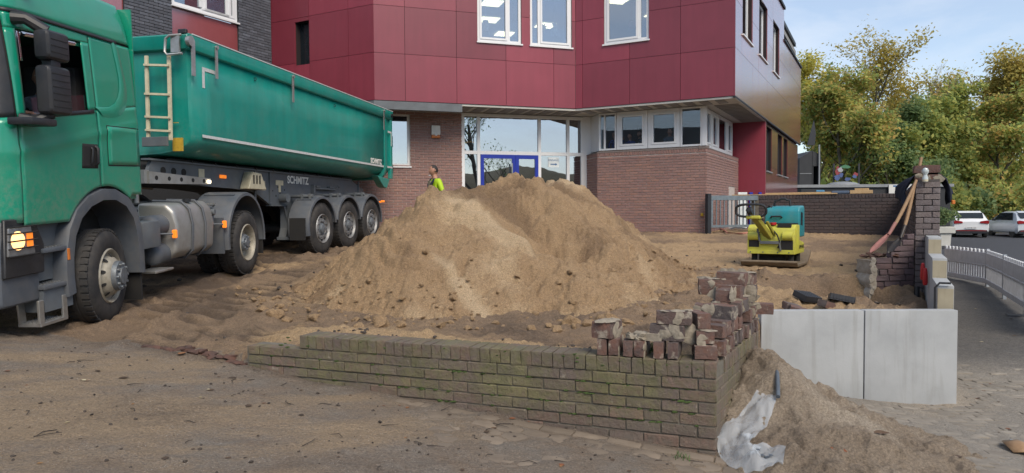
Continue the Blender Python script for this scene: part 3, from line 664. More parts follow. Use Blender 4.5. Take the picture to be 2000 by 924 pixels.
def put_bricks(pl, places, mat, parent, depth=.10, proud=.006, limit=300, joint=.011, rough=.003, jit=.002, cam=(0,0), name='brick', stuff='brickwork'):
    Mi = parent.matrix_world.inverted() if parent is not None else Matrix.Identity(4)
    places = sorted(places, key=lambda q: (pl.p(q[0], 0).xy-Vector(cam)).length)
    b = MB()
    for i, (u, z, l, h) in enumerate(places):
        me = brick_mesh(l-joint, depth, h-joint, mat, rough, .005, name)
        Mx = pl.Mx(u, z, depth/2-proud+random.uniform(-jit, jit)) @ Matrix.Rotation(random.uniform(-1,1)*jit*2, 4, 'Y')
        if i < limit: link(name, me, parent, Mx)
        else: b.add([Mx @ v.co for v in me.vertices], [tuple(p.vertices) for p in me.polygons])
    if b.v: tag(b.build(stuff, mat, parent, recalc=False, ang=0), kind='stuff')

SCH = thing('school_building', 'two-storey school with dark red cladding panels above brick ground floor', 'building')
P1, P2, P3 = (-3.61, 18.30), (1.87, 20.10), (5.82, 18.00)
A_ = PL(P1, (P2[0]-P1[0], P2[1]-P1[1]), (0, 1)); B_ = PL(P2, (P3[0]-P2[0], P3[1]-P2[1]), (0, 1)); SD_ = PL(P3, (.479, .878), (-1, .3)); L_ = PL(P1, (-.883, .469), (0, 1))
LA = 5.768; LB_ = 4.473
ZB = 4.59; ROWS = [4.59, 5.84, 7.09, 8.34, 9.2]
def wall_part(name, mat): return MB(), name, mat
# backing walls (one per facade), panels, windows -----------------------------------------------------------
def rect_minus(r, holes):
    rs = [r]
    for h in holes:
        nr = []
        for (a, b, c, d) in rs:
            x0, x1, z0, z1 = max(a, h[0]), min(b, h[1]), max(c, h[2]), min(d, h[3])
            if x0 >= x1 or z0 >= z1: nr.append((a, b, c, d)); continue
            if a < x0: nr.append((a, x0, c, d))
            if x1 < b: nr.append((x1, b, c, d))
            if c < z0: nr.append((x0, x1, c, z0))
            if z1 < d: nr.append((x0, x1, z1, d))
        rs = nr
    return rs
def facade(pl, cols, rows, holes, mat, name, colf=None):
    b = MB()
    for r in rect_minus((cols[0], cols[-1], rows[0]+.02, rows[-1]), holes): pl.box(b, r[0], r[1], r[2], r[3], .035, .20)
    w = b.build(name, MATS['panel_gap'], SCH, ang=0)
    for j in range(len(rows)-1):
        cc = colf(j) if colf else cols
        for i in range(len(cc)-1):
            rs = rect_minus((cc[i]+.005, cc[i+1]-.005, rows[j]+.005, rows[j+1]-.005), [(h[0]-.004, h[1]+.004, h[2]-.004, h[3]+.004) for h in holes])
            if not rs: continue
            b = MB()
            for r in rs: b.bx(r[0]-cc[i], r[1]-cc[i], 0, .025, r[2]-rows[j], r[3]-rows[j])
            b.build('panel', MATS[mat], w, ang=0, M=pl.Mx(cc[i], rows[j], random.uniform(-.001, .001)))
    return w
def window(pl, u0, u1, z0, z1, dep, splits=(), fw=.07, parent=None, glass=None, sill=True, sash=(), mat='white_frame', gl_off=.03, reveal=None):
    """frame with mullions at splits (u); sash = indices of lights with an extra sash frame"""
    parent = parent or SCH; b = MB(); T = .07
    pl.box(b, u0, u1, z0, z0+fw, dep, dep+T); pl.box(b, u0, u1, z1-fw, z1, dep, dep+T)
    xs = [u0]+list(splits)+[u1]
    for i, x in enumerate(xs):
        a, c = (x, x+fw) if i == 0 else ((x-fw, x) if i == len(xs)-1 else (x-fw/2, x+fw/2)); pl.box(b, a, c, z0+fw, z1-fw, dep, dep+T)
    for k in sash:
        a = xs[k]+(fw if k == 0 else fw/2)+.002; c = xs[k+1]-(fw if k == len(xs)-2 else fw/2)-.002; q = .055
        for r in ((a, c, z0+fw+.002, z0+fw+q), (a, c, z1-fw-q, z1-fw-.002), (a, a+q, z0+fw+q, z1-fw-q), (c-q, c, z0+fw+q, z1-fw-q)): pl.box(b, *r, dep-.018, dep+T-.01)
    w = b.build('window', MATS[mat], parent, ang=0)
    for i in range(len(xs)-1):
        g = MB(); a = xs[i]+.5*fw; c = xs[i+1]-.5*fw; pl.box(g, a, c, z0+.6*fw, z1-.6*fw, dep+gl_off, dep+gl_off+.006); g.build('pane', glass or GL_WIN, w, ang=0)
    if sill: g = MB(); pl.box(g, u0-.03, u1+.03, z0-.045, z0-.004, -.045, dep+.02); g.build('sill', MATS['white_frame' if mat == 'white_frame' else 'zinc'], w, ang=0)
    if reveal:
        g = MB()
        for r in ((u0-.02, u0-.002, z0-.0, z1), (u1+.002, u1+.02, z0, z1), (u0-.02, u1+.02, z1+.002, z1+.02)): pl.box(g, *r, .028, dep+.1)
        g.build('reveal', MATS[reveal], w, ang=0)
    return w
uA = [0]+[A_.u_at(p) for p in (795, 895, 990.6, 1083)]+[LA]
hA = [(A_.u_at(936), A_.u_at(1021), 6.33, 8.10), (A_.u_at(1038), A_.u_at(1118.5), 6.33, 8.10)]
facade(A_, uA, ROWS, hA, 'red_panel', 'wall')
w1 = window(A_, hA[0][0], hA[0][1], 6.33, 8.10, .05, [A_.u_at(997)], .075, sash=(0,))
w2 = window(A_, hA[1][0], hA[1][1], 6.33, 8.10, .05, [A_.u_at(1056)], .075, sash=(1,))
uB = [0]+[B_.u_at(p) for p in (1138.7, 1230, 1328.6)]+[LB_]
hB = [(B_.u_at(1180), B_.u_at(1267), 6.33, 8.10)]
facade(B_, uB, ROWS, hB, 'red_panel', 'wall')
window(B_, hB[0][0], hB[0][1], 6.33, 8.10, .05, [B_.u_at(1248)], .075, sash=(0,))
uL = [0]+[L_.u_at(p) for p in (686, 610)]+[3.9]; hL = [(L_.u_at(610), L_.u_at(583), 5.78, 6.98)]
facade(L_, [0.0]+uL[1:], ROWS, hL, 'red_panel', 'wall')
b = MB(); h = hL[0]
L_.box(b, h[0]+.0, h[0]+.05, h[2], h[3], .10, .14); b.build('window', MATS['white_frame'], SCH, ang=0)
b = MB(); L_.box(b, h[0]+.05, h[1], h[2], h[3], .20, .21); b.build('window', MATS['car_glass'], SCH, ang=0)
b = MB(); L_.box(b, h[1]+.002, h[1]+.02, h[2], h[3], .03, .2); L_.box(b, h[0]-.02, h[1]+.02, h[3]+.002, h[3]+.02, .03, .2); b.build('reveal', MATS['red_panel_glare'], SCH, ang=0)
# right-hand side wall
SROW = [4.59, 5.84, 7.09, 8.0]; uS = [0, .9, 2.62, 3.65, 5.4, 6.55, 8.2, 9.4, 11.3, 13.2, 15.2]
hS_ = [(.98, 2.55, 6.40, 8.15), (3.72, 5.32, 6.40, 8.15), (6.62, 8.14, 6.40, 8.15)]
facade(SD_, uS, SROW, hS_, 'red_panel_glare', 'wall')
facade(SD_, uS[:8], [8.0, 9.17], hS_, 'red_panel_glare', 'wall')
for h in hS_: window(SD_, h[0], h[1], h[2], h[3], .13, [h[0]+.55], .07, glass=GL_WIN, reveal='anthracite')
b = MB(); SD_.box(b, -.02, 9.45, 9.17, 9.27, -.05, .25); SD_.box(b, 9.45, 15.25, 8.0, 8.08, -.05, .25); b.build('roof_edge', MATS['anthracite'], SCH, ang=0)
b = MB(); A_.box(b, 0, LA, 9.2, 9.27, -.04, .25); B_.box(b, 0, LB_, 9.2, 9.28, -.04, .25); b.build('roof_edge', MATS['anthracite'], SCH, ang=0)
b = MB(); SD_.box(b, -.01, 15.2, 4.545, 4.588, -.012, .06); b.build('drip_edge', MATS['anthracite'], SCH, ang=0)
# flat roof / ceilings / upper floor
bk = [A_.p(0, 0, .22), A_.p(LA, 0, .22), B_.p(LB_-.1, 0, .22), SD_.p(15.2, 0, .22), Vector((-3, 38, 0)), Vector((-12, 30, 0)), L_.p(3.9, 0, .22)]
def slab(name, z0, z1, mat, pts=bk): return MB().prism([(p.x, p.y) for p in pts], 'z', z0, z1).build(name, MATS[mat], SCH, ang=0)
slab('roof', 9.0, 9.16, 'anthracite'); slab('ceiling', 8.62, 8.80, 'room_wall'); slab('floor', 4.60, 4.82, 'room_wall')
b = MB(); b.bx(-8.0, 9.0, 29.2, 29.3, 4.83, 8.6); b.bx(2.2, 2.3, 20.8, 29.1, 4.83, 8.6); b.build('partition', MATS['room_wall'], SCH, ang=0)
for x, y in ((-.62, 23.3), (-.78, 25.3), (-.25, 27.3), (1.30, 26.1), (3.55, 23.1), (-2.6, 24.3), (5.2, 24.8)):
    MB().bx(-.33, .33, -.33, .33, -.02, 0).build('ceiling_light', MATS['ceiling_light'], SCH, ang=0, M=Matrix.Translation((x, y, 8.6)) @ rotz(.3))
# soffit with boards and edge beam
sof = [A_.p(0, 0, .03), A_.p(LA, 0, .03), B_.p(LB_, 0, .03), SD_.p(5.4, 0, .03), Vector((6.5, 24.5, 0)), Vector((-4.6, 23, 0)), L_.p(2.5, 0, .05)]
sf = MB().prism([(p.x, p.y) for p in sof], 'z', 4.53, 4.585).build('soffit', MATS['soffit'], SCH, ang=0)
for i in range(9):
    u0 = A_.u_at(910)+i*.41; b = MB(); A_.box(b, u0, u0+.27, 4.512, 4.528, .12, 1.05); b.build('soffit_board', MATS['soffit_dark'], sf, ang=0)
for i in range(10):
    b = MB(); B_.box(b, .15+i*.42, .15+i*.42+.24, 4.512, 4.528, .10, .72); b.build('soffit_board', MATS['soffit_dark'], sf, ang=0)
for i in range(16):
    b = MB(); SD_.box(b, 1.0+i*.29, 1.0+i*.29+.15, 4.512, 4.528, .10, .75); b.build('soffit_board', MATS['soffit_dark'], sf, ang=0)
b = MB(); A_.box(b, -.02, A_.u_at(905), 4.36, 4.575, -.01, .16); L_.box(b, .0, 3.0, 4.36, 4.575, -.01, .16); b.build('edge_beam', MATS['steel_beam'], SCH, ang=0)
# entrance wall plane
E_ = PL((-1.42, 20.15), (.954, .30), (0, 1)); EL = 3.93
hw = (E_.u_at(762), E_.u_at(803), 2.93, 4.42)
b = MB()
for r in rect_minus((-4.4, -.02, .5, 4.52), [hw]): E_.box(b, *r, .012, .25)
ew = b.build('wall', MATS['bay_mortar'], SCH, ang=0)
put_bricks(E_, lay(-4.4, -.02, .62, 4.50, .25, .0755, [hw]), MATS['bay_brick'], ew, limit=290)
window(E_, hw[0], hw[1], hw[2], hw[3], .06, [], .07, glass=GL_ENT)
b = MB()
def ebar(a, c, z0, z1, d0=0, d1=.09): E_.box(b, a, c, z0, z1, d0, d1)
m_ = [E_.u_at(p) for p in (906, 936.5, 1055, 1110.5, 1138.5)]; ZT, ZTR, ZF = 4.50, 3.36, .92
for i, u in enumerate(m_): ebar(u-.045, u+.045, ZF, ZT)
for i in range(4): ebar(m_[i]+.046, m_[i+1]-.046, ZT-.09, ZT, .004, .086); ebar(m_[i]+.046, m_[i+1]-.046, ZTR-.05, ZTR+.05, .004, .086); ebar(m_[i]+.046, m_[i+1]-.046, ZF, ZF+.08, .004, .086)
ent = b.build('entrance_front', MATS['white_frame'], SCH, ang=0)
for i in range(4):
    g = MB(); E_.box(g, m_[i]+.04, m_[i+1]-.04, ZTR+.04, ZT-.08, .045, .051); g.build('pane', GL_ENT, ent, ang=0)
    if i != 1: g = MB(); E_.box(g, m_[i]+.04, m_[i+1]-.04, ZF+.07, ZTR-.04, .045, .051); g.build('pane', GL_ENT, ent, ang=0)
d0, d1 = m_[1]+.05, m_[2]-.05; dm = d0+(d1-d0)*.60
for a, c in ((d0, dm-.004), (dm+.004, d1)):
    b = MB(); q = .10
    for r in ((a, a+q, ZF+.09, ZTR-.055), (c-q, c, ZF+.09, ZTR-.055), (a+q, c-q, ZTR-.055-.11, ZTR-.055), (a+q, c-q, ZF+.09, ZF+.3)): E_.box(b, *r, -.02, .06)
    dr = b.build('door', MATS['blue_door'], SCH, ang=0); g = MB(); E_.box(g, a+q-.01, c-q+.01, ZF+.28, ZTR-.16, .02, .026); g.build('pane', GL_ENT, dr, ang=0)
    if a == d0:
        g = MB(); u = c-.13; g.cyl(E_.p(u, 1.6, -.10), E_.p(u, 3.05, -.10), .022); g.cyl(E_.p(u, 1.7, -.10), E_.p(u, 1.7, -.01), .012); g.cyl(E_.p(u, 2.95, -.10), E_.p(u, 2.95, -.01), .012); g.build('handle', MATS['aluminium'], dr)
b = MB(); E_.box(b, m_[4]+.047, m_[4]+.75, .6, 4.52, .02, .08); b.build('side_panel', MATS['white_frame'], SCH, ang=0)
# paper notice behind the glass: EINGANG with an arrow
nu = E_.u_at(1082.5); b = MB(); E_.box(b, nu-.17, nu+.17, 2.96, 3.26, .030, .034); nt_ = b.build('notice', MATS['paper'], SCH, ang=0)
Mt = E_.Mx(nu, 3.17, .026) @ Matrix.Rotation(R(90), 4, 'X'); text('lettering', 'EINGANG', .075, MATS['text_blue'], nt_, Mt, .0005)
b = MB(); E_.box(b, nu-.10, nu+.06, 3.035, 3.065, .026, .029); Mq = E_.Mx(0, 0); b.prism([(nu+.06, 3.01), (nu+.12, 3.05), (nu+.06, 3.09)], 'y', .026, .029, Mq); b.build('arrow', MATS['text_blue'], nt_, ang=0)
# alarm siren on the wall
u = E_.u_at(852.5); b = MB(); E_.box(b, u-.13, u+.13, 3.83, 4.10, -.085, -.006); si = b.build('alarm_box', MATS['white_plastic'], SCH, bevel=.02, seg=2)
b = MB(); E_.box(b, u-.125, u+.125, 3.745, 3.826, -.075, -.006); b.build('flash_lens', MATS['orange_plastic'], si, bevel=.015, seg=2); b = MB(); b.lathe([(.0, 0), (.045, 0), (.045, .012), (.0, .012)], axis='y', n=16); b.build('horn', MATS['white_plastic'], si, M=E_.Mx(u, 3.85, -.099))
# bay with corner windows
Q = (5.37, 19.0); BL = (2.545, 20.5); F_ = PL(BL, (Q[0]-BL[0], Q[1]-BL[1]), (0, 1)); FL = 3.199; S_ = PL(Q, (.479, .878), (-1, .3)); SL = 4.55; C_ = PL((2.33, 21.32), (BL[0]-2.33, BL[1]-21.32), (1, .2)); CL = .848
ZS = 3.22; bay = None
b = MB(); F_.box(b, .02, FL-.02, .5, 3.31, .012, .24); S_.box(b, .02, SL, .5, 3.31, .012, .24); C_.box(b, .02, CL-.02, .5, 3.31, .012, .24)
bay = b.build('wall', MATS['bay_mortar'], SCH, ang=0)
hd = (.9*0+3.0, 4.0, .5, 2.35)
put_bricks(F_, lay(0, FL, .71, ZS, .25, .0755), MATS['bay_brick'], bay, limit=300)
put_bricks(S_, lay(0, SL, .71, ZS, .25, .0755, [hd]), MATS['bay_brick'], bay, limit=0); put_bricks(C_, lay(0, CL, .71, ZS, .25, .0755), MATS['bay_brick'], bay, limit=0)
for pl, L0 in ((F_, FL), (S_, SL), (C_, CL)):
    n = int(L0/.0755); put_bricks(pl, [(.0377+i*L0/n, ZS+.06, L0/n, .12) for i in range(n)], MATS['bay_brick'], bay, limit=60 if pl is F_ else 0)
M('sill_slope', (.20,.165,.15), (.16,.13,.12), 14, .9, bmp=.3)
b = MB()
for pl, L0 in ((F_, FL), (S_, SL), (C_, CL)):
    Mx = pl.Mx(0, 0); b.prism([(-.01, 3.345), (.22, 3.42), (.22, 3.30), (-.01, 3.325)], 'x', -.02, L0+.02, Mx)
b.build('sill', MATS['sill_slope'], SCH, ang=0)
ZW0, ZW1, DP = 3.415, 4.51, .14
window(F_, F_.u_at(1167)+.0, F_.u_at(1201), ZW0, ZW1, DP, [F_.u_at(1178)], .05, glass=GL_BAY, sill=False)
window(F_, F_.u_at(1202), F_.u_at(1262), ZW0, ZW1, DP, [], .10, glass=GL_BAY, sill=False, sash=(0,))
window(F_, F_.u_at(1263), F_.u_at(1325), ZW0, ZW1, DP, [], .10, glass=GL_BAY, sill=False, sash=(0,))
window(F_, F_.u_at(1326), FL-.16, ZW0, ZW1, DP, [], .05, glass=GL_BAY, sill=False)
b = MB(); F_.box(b, FL-.155, FL-.04, ZW0, ZW1, DP-.02, DP+.1); S_.box(b, .16, .25, ZW0, ZW1, DP-.02, DP+.06); C_.box(b, -.1, CL-.1, 3.42, ZW1, DP, DP+.05); b.build('corner_post', MATS['white_frame'], SCH, ang=0)
for a, c, s in ((.26, 1.2, (0,)), (1.24, 2.1, (0,)), (2.14, 3.4, ()), (3.44, 4.3, (0,))): window(S_, a, c, ZW0, ZW1, DP, [], .09, glass=GL_BAY, sill=False, sash=s)
# door in the side of the bay behind the gate
window(S_, 3.02, 3.98, .85, 2.33, .03, [3.5], .08, glass=GL_WIN, sill=False)
# recessed red wall and lower side wall
RW = PL((8.34, 22.7), (-.883, .469), (0, 1))
b = MB(); RW.box(b, 0, 1.35, .3, 4.53, .0, .15); b.build('recess_wall', MATS['red_panel'], SCH, ang=0)
hl = [(5.95, 7.15, 2.95, 4.45), (8.65, 9.85, 2.95, 4.45), (10.3, 11.5, 2.95, 4.45)]; lo = MB()
uLo = [5.37, 5.95, 7.15, 8.65, 10.3, 11.5, 13.3, 15.1]
SD2 = PL(SD_.p(0, 0, .10).xy, (.479, .878), (-1, .3))
for r in rect_minus((5.37, 15.1, .2, 4.52), hl): SD2.box(lo, *r, .03, .2)
lw = lo.build('wall', MATS['panel_gap'], SCH, ang=0)
for i in range(len(uLo)-1):
    for z0, z1 in ((.3, 3.1), (3.1, 4.54)):
        rs = rect_minus((uLo[i]+.005, uLo[i+1]-.005, z0+.005, z1-.005), hl)
        if rs: b = MB(); [SD2.box(b, *r, 0, .02) for r in rs]; b.build('panel', MATS['red_panel_glare'], lw, ang=0)
for h in hl: window(SD2, h[0], h[1], h[2], h[3], .12, [], .06, glass=GL_DARK, mat='anthracite', reveal='anthracite')
# ground floor rooms
b = MB(); b.bx(-7, 2.1, 25.2, 25.3, .9, 4.5); b.bx(2.35, 8.0, 24.4, 24.5, .9, 2.6); b.bx(2.3, 2.34, 21.5, 25.1, .9, 4.5); b.build('partition', MATS['room_dark'], SCH, ang=0)
MB().prism([(-5, 20.6), (-1.5, 20.4), (2.3, 21.5), (2.7, 20.7), (5.3, 19.3), (8, 24.3), (-5, 25)], 'z', .80, .93).build('floor', MATS['room_dark'], SCH, ang=0)
# string of coloured lights inside the entrance, decorations in the upper windows
b = MB()
for i in range(9): u = E_.u_at(909)+i*.045; lump(b, E_.p(u, 3.60+.012*i+.05*math.sin(i*.4), .35), .018)
b.build('string_lights', MATS['string_light'], SCH)
M('deco_white', (.75,.77,.8), None, 5, .6); M('deco_yellow', (.7,.6,.12), None, 5, .6); M('deco_red', (.5,.04,.07), None, 5, .5)
def deco(px, z, kind):
    pl = A_ if px < 1125 else B_; c = pl.p(pl.u_at(px), z, .38); b = MB()
    if kind == 'lantern': b.lathe([(.0,-.13),(.085,-.13),(.095,0),(.085,.13),(.03,.15),(0,.15)], c, 'z', 12); mt = 'deco_white'
    elif kind == 'star':
        Mx = pl.Mx(pl.u_at(px), z, .38); b.prism([((.13 if i % 2 else .07)*math.cos(i*math.pi/8), (.13 if i % 2 else .07)*math.sin(i*math.pi/8)) for i in range(16)], 'y', -.015, .015, Mx); mt = 'deco_yellow'
    elif kind == 'figure':
        lump(b, c+Vector((0,0,.09)), .07, (1,1,1)); lump(b, c-Vector((0,0,.03)), .085, (1,1,1)); b.cyl(c+Vector((-.03,0,-.08)), c+Vector((-.05,0,-.2)), .025); b.cyl(c+Vector((.03,0,-.08)), c+Vector((.05,0,-.2)), .025); mt = 'deco_white'
    else: b.lathe([(0,-.11),(.07,-.085),(.105,-.02),(.10,.05),(.05,.10),(0,.11)], c, 'z', 14); mt = 'deco_red'
    b.cyl(c+Vector((0,0,.1)), c+Vector((0,0,.9)), .004, n=5)
    o = b.build({'lantern':'paper_lantern','star':'paper_star','figure':'paper_snowman','bauble':'hanging_bauble'}[kind], MATS[mt])
    tag(o, {'lantern':'white paper lantern hanging in the leftmost upper window','star':'yellow star hanging in the middle upper window','figure':'white snowman figure hanging in the middle upper window beside the star','bauble':'red bauble hanging in the right-hand upper window'}[kind], 'decoration')
deco(959, 6.88, 'lantern'); deco(1072, 6.95, 'star'); deco(1095, 6.95, 'figure'); deco(1226, 6.88, 'bauble')

# ================================================================ dark brick building on the left
LBD = thing('slate_brick_house', 'slate-grey brick building with white window at upper left', 'building')
G_ = PL((-6.89, 20.04), (-.479, -.878), (-1, .5))
hg = (G_.u_at(474), G_.u_at(346), 4.6, 9.0); hg2 = (G_.u_at(254), G_.u_at(254)+1.8, 4.6, 9)
b = MB()
for r in rect_minus((.0, 9.0, .6, 8.6), [hg, hg2]): G_.box(b, *r, .012, .3)
lwall = b.build('wall', MATS['slate_mortar'], LBD, ang=0)
put_bricks(G_, lay(0.01, hg2[0], 5.3, 8.55, .25, .0755, [hg]), MATS['slate_brick'], lwall, limit=300)
b = MB(); G_.box(b, hg[0]+.002, hg[1]-.002, 4.62, 6.76, .05, .2); b.build('panel', MATS['red_panel_glare'], LBD, ang=0)
b = MB(); G_.box(b, hg2[0]+.002, hg2[1], 4.62, 8.6, .05, .2); b.build('panel', MATS['red_panel_glare'], LBD, ang=0)
window(G_, hg[0]+.01, hg[1]-.01, 6.82, 8.5, .04, [G_.u_at(408), G_.u_at(455)], .09, parent=LBD, sash=(0,1))
b = MB(); b.prism([(G_.p(0,0,.02).x, G_.p(0,0,.02).y), (G_.p(9,0,.02).x, G_.p(9,0,.02).y), (-19, 14), (-14, 24)], 'z', 8.62, 8.9); b.build('roof', MATS['anthracite'], LBD, ang=0)
b = MB(); G_.box(b, .3, 8.5, 4.7, 8.5, 2.5, 2.6); b.build('partition', MATS['room_wall'], LBD, ang=0)
# ================================================================ placing helpers
def yh(px): return 413.6-.0066*(px-1130)
def at(px, py, Y): return Vector(((px-1000)/1345*Y, Y, 1.6+(yh(px)-py)/1345*Y))
def hit(px, py, f, y0=2.5, y1=25):
    y = y0
    while y < y1:
        p = at(px, py, y)
        if p.z <= f(p.x, p.y): return p
        y += .02
    return at(px, py, y1)
# ================================================================ low mossy wall
LW = thing('low_brick_wall', 'low mossy brick garden wall running across the foreground', 'wall')
WF = PL(WC, WL-WC, (0, 1)); WRt = PL(WC, WR-WC, (-1, 0)); LFW = 3.45; LRT = (WR-WC).length; TOP = .555; RH = .118; CH = .0832
# mortar core
def inner(t, s, dep): return WF.p(t, 0, dep)
b = MB(); WF.box(b, .012, LFW-.01, -.6, TOP-.02, .011, .225); WF.box(b, LFW-.01, 4.02, -.3, TOP-RH-.012, .013, .222); WRt.box(b, .012, LRT-.01, -.6, TOP-.024, .011, .228)
core = b.build('mortar', MATS['old_mortar'], LW, ang=0)
nF = 41; put_bricks(WF, [(.04+i*(LFW-.0)/nF, TOP-RH/2, LFW/nF, RH) for i in range(nF)], MATS['moss_brick'], LW, depth=.238, proud=.002, limit=999, joint=.006, rough=.004, jit=.004)
nR = 17; put_bricks(WRt, [(.285+i*(LRT-.25)/nR, TOP-RH/2, (LRT-.25)/nR, RH) for i in range(nR)], MATS['moss_brick'], LW, depth=.238, proud=.002, limit=999, joint=.006, rough=.004, jit=.004)
pf = [q for q in lay(.0, 4.0, TOP-RH-8*CH, TOP-RH, .25, CH) if q[1] > flat_street(*WF.p(q[0], 0).xy)-.08]
put_bricks(WF, pf, MATS['moss_brick'], LW, depth=.11, proud=.0015, limit=999, joint=.009, rough=.004, jit=.004)
put_bricks(WRt, lay(.004, LRT, TOP-RH-7*CH, TOP-RH, .25, CH), MATS['moss_brick'], LW, depth=.11, proud=.0015, limit=999, joint=.009, rough=.004, jit=.004)
# low kerb edge and dark crust to the left of the wall end
b = MB()
for k in range(46):
    p = WF.p(3.95+k*.028, 0, .02+.03*math.sin(k*.7)); lump(b, (p.x-.0, p.y, gz(p.x, p.y)+.0+random.uniform(-.01,.012)), random.uniform(.02,.05), (1.4,1,.6))
M('red_crust', (.12,.06,.045), (.07,.045,.038), 14, .95, bmp=.7); tag(b.build('brick_crumbs', MATS['red_crust'], recalc=False, ang=50), 'reddish brick crumbs at the left end of the mossy low wall', 'rubble', kind='stuff')
# moss tufts in the joints of the wall
b = MB(); M('moss_green', (.06,.10,.022), (.035,.055,.014), 30, .95, bmp=.8)
for k in range(150):
    t = random.uniform(.9, 3.9) if random.random() < .75 else random.uniform(.1, 1); zc = TOP-RH-CH*random.randrange(1, 5)+random.uniform(-.006,.006) if random.random() < .8 else TOP-RH*random.random()
    if zc < flat_street(*WF.p(t, 0).xy)+.02: continue
    p = WF.p(t, zc, .003); lump(b, p, random.uniform(.006,.014), (2.2, .5, .7))
tag(b.build('moss', MATS['moss_green'], LW, recalc=False, ang=60), kind='stuff')

# ================================================================ loose bricks stacked on the wall
def rubble_mesh(L, D, Hh, seed, mat='rubble_brick'):
    key = ('rub', round(L, 2), round(D, 2), round(Hh, 2), seed % 4, mat)
    if key in _bm: return _bm[key]
    rs = random.Random(seed*13+5); bm = bmesh.new(); bmesh.ops.create_cube(bm, size=1); bmesh.ops.subdivide_edges(bm, edges=list(bm.edges), cuts=2, use_grid_fill=True)
    for v in bm.verts:
        c = v.co; e = sum(abs(abs(q)-.5) < 1e-4 for q in c); k = 1-.022*max(0, e-1)*(1 if rs.random() < .8 else 3.0)
        v.co = Vector((c.x*L*k, c.y*D*k, c.z*Hh*k))+Vector([rs.uniform(-.0025, .0025) for _ in range(3)])
    me = bpy.data.meshes.new('brick'); bm.to_mesh(me); bm.free(); me.materials.append(MATS[mat]); me.shade_smooth(); me.set_sharp_from_angle(angle=R(35)); _bm[key] = me; return me
nb = [0]
def loose_brick(p, yaw, dims, label, group=None, tilt=(0, 0), mortar=0, name='loose_brick', mat='rubble_brick'):
    nb[0] += 1; me = rubble_mesh(*dims, nb[0], mat)
    o = link(name, me); o.matrix_world = Matrix.Translation(p) @ Euler((R(tilt[0]), R(tilt[1]), R(yaw))).to_matrix().to_4x4()
    tag(o, label, 'brick', group)
    if mortar:
        b = MB(); rs = random.Random(nb[0]); L, D, Hh = dims
        face = rs.choice(['front', 'top', 'front'])
        for k in range(6*mortar):
            if face == 'front' or k % 3 == 0: c = (rs.uniform(-.42, .42)*L, -D/2, rs.uniform(-.42, .42)*Hh); sq = (1.4, .16, 1.1)
            else: c = (rs.uniform(-.42, .42)*L, rs.uniform(-.4, .4)*D, Hh/2); sq = (1.3, 1.2, .22)
            lump(b, c, rs.uniform(.022, .046), sq)
        tag(b.build('mortar', MATS['pale_mortar'], o, recalc=False, ang=40), kind='stuff')
    return o
ORD = ('first', 'second', 'third', 'fourth', 'fifth', 'sixth', 'seventh', 'eighth', 'ninth', 'tenth', 'eleventh')
GRP = 'bricks stacked on the corner of the low wall'
wang = math.degrees(WANG); rang = math.degrees(math.atan2((WR-WC).y, (WR-WC).x))
# second course on edge along the front
for i, t in enumerate((.80, .72, .615, .53, .40, .295)):
    q = WF.p(t, TOP+.061, .115); loose_brick(q, wang+90+random.uniform(-3, 3), (.235, .071, .118), 'brick on edge in the front bottom row of the stack, %s from the left' % ORD[i], GRP, mortar=1 if i in (1, 2, 3) else 0)
Z1 = TOP+.122
loose_brick(WF.p(.785, Z1+.062, .10), wang+78, (.22, .155, .122), 'grey-topped double brick at the left end of the stacked bricks', mortar=3)
b = MB()
for k in range(16): q = WF.p(.575+random.uniform(-.07,.07), Z1+random.uniform(-.01,.05), .09+random.uniform(-.07,.07)); lump(b, q, random.uniform(.018,.035))
tag(b.build('mortar_rubble', MATS['pale_mortar'], recalc=False, ang=40), 'pale crumbled mortar lump between the stacked bricks', 'mortar')
loose_brick(WF.p(.345, Z1+.058, .09), wang-6, (.245, .085, .112), 'orange-red brick with pale mortar patch lying on the front row of the stack', mortar=1)
loose_brick(WF.p(.30, Z1+.163, .115), wang+4, (.25, .11, .095), 'purple-red brick capped with mortar, second layer at the front of the stack', mortar=1)
loose_brick(WF.p(.22, Z1+.052, .19), wang+20, (.12, .11, .10), 'mortar-crusted half brick behind the orange-red brick', mortar=3)
q = WRt.p(.10, TOP+.052, .10); loose_brick(q, wang+8, (.16, .115, .092), 'dark blackish brick at the very corner of the low wall')
q = WRt.p(.14, TOP+.15, .12); loose_brick(q, wang+12, (.13, .115, .09), 'small red brick on the dark corner brick', mortar=1)
q = WRt.p(.20, TOP+.26, .18); loose_brick(q, wang+30, (.10, .2, .115), 'upright narrow brown brick in the middle of the stack')
# layers along the return wall
for i in range(11):
    t = .22+i*.118; nl = (1, 2, 2, 3, 3, 4, 4, 5, 4, 4, 3)[i]; z = TOP
    for k in range(nl):
        Hh = .115 if (i+k) % 2 else .098
        if k == 0: dims = (.235, .073, .118); yaw = rang+90; Hh = .118
        else: dims = random.choice([(.235, .105, Hh), (.20, .10, Hh), (.235, .115, Hh)]); yaw = rang+90+random.uniform(-14, 14) if random.random() < .6 else rang+random.uniform(-12, 12)
        q = WRt.p(t+random.uniform(-.012, .012), z+Hh/2+.001, .118+random.uniform(-.012, .02)); loose_brick(q, yaw, (dims[0], dims[1], Hh-.006), 'brick in the rear of the stack, %s back from the corner, %s layer up' % (ORD[i], ORD[k]), GRP, mortar=random.choice([0, 0, 1, 2, 3]), tilt=(random.uniform(-2,2), random.uniform(-2,2)))
        z += Hh
loose_brick(at(1391, 611, 5.30), wang-4, (.27, .12, .10), 'long orange-brown brick tilted down to the right near the front of the stack', tilt=(0, 9), mortar=1)
loose_brick(at(1398, 560, 5.72), wang+8, (.28, .20, .135), 'big mortar-smeared brick lump with dark top, on top of the stack', mortar=4)
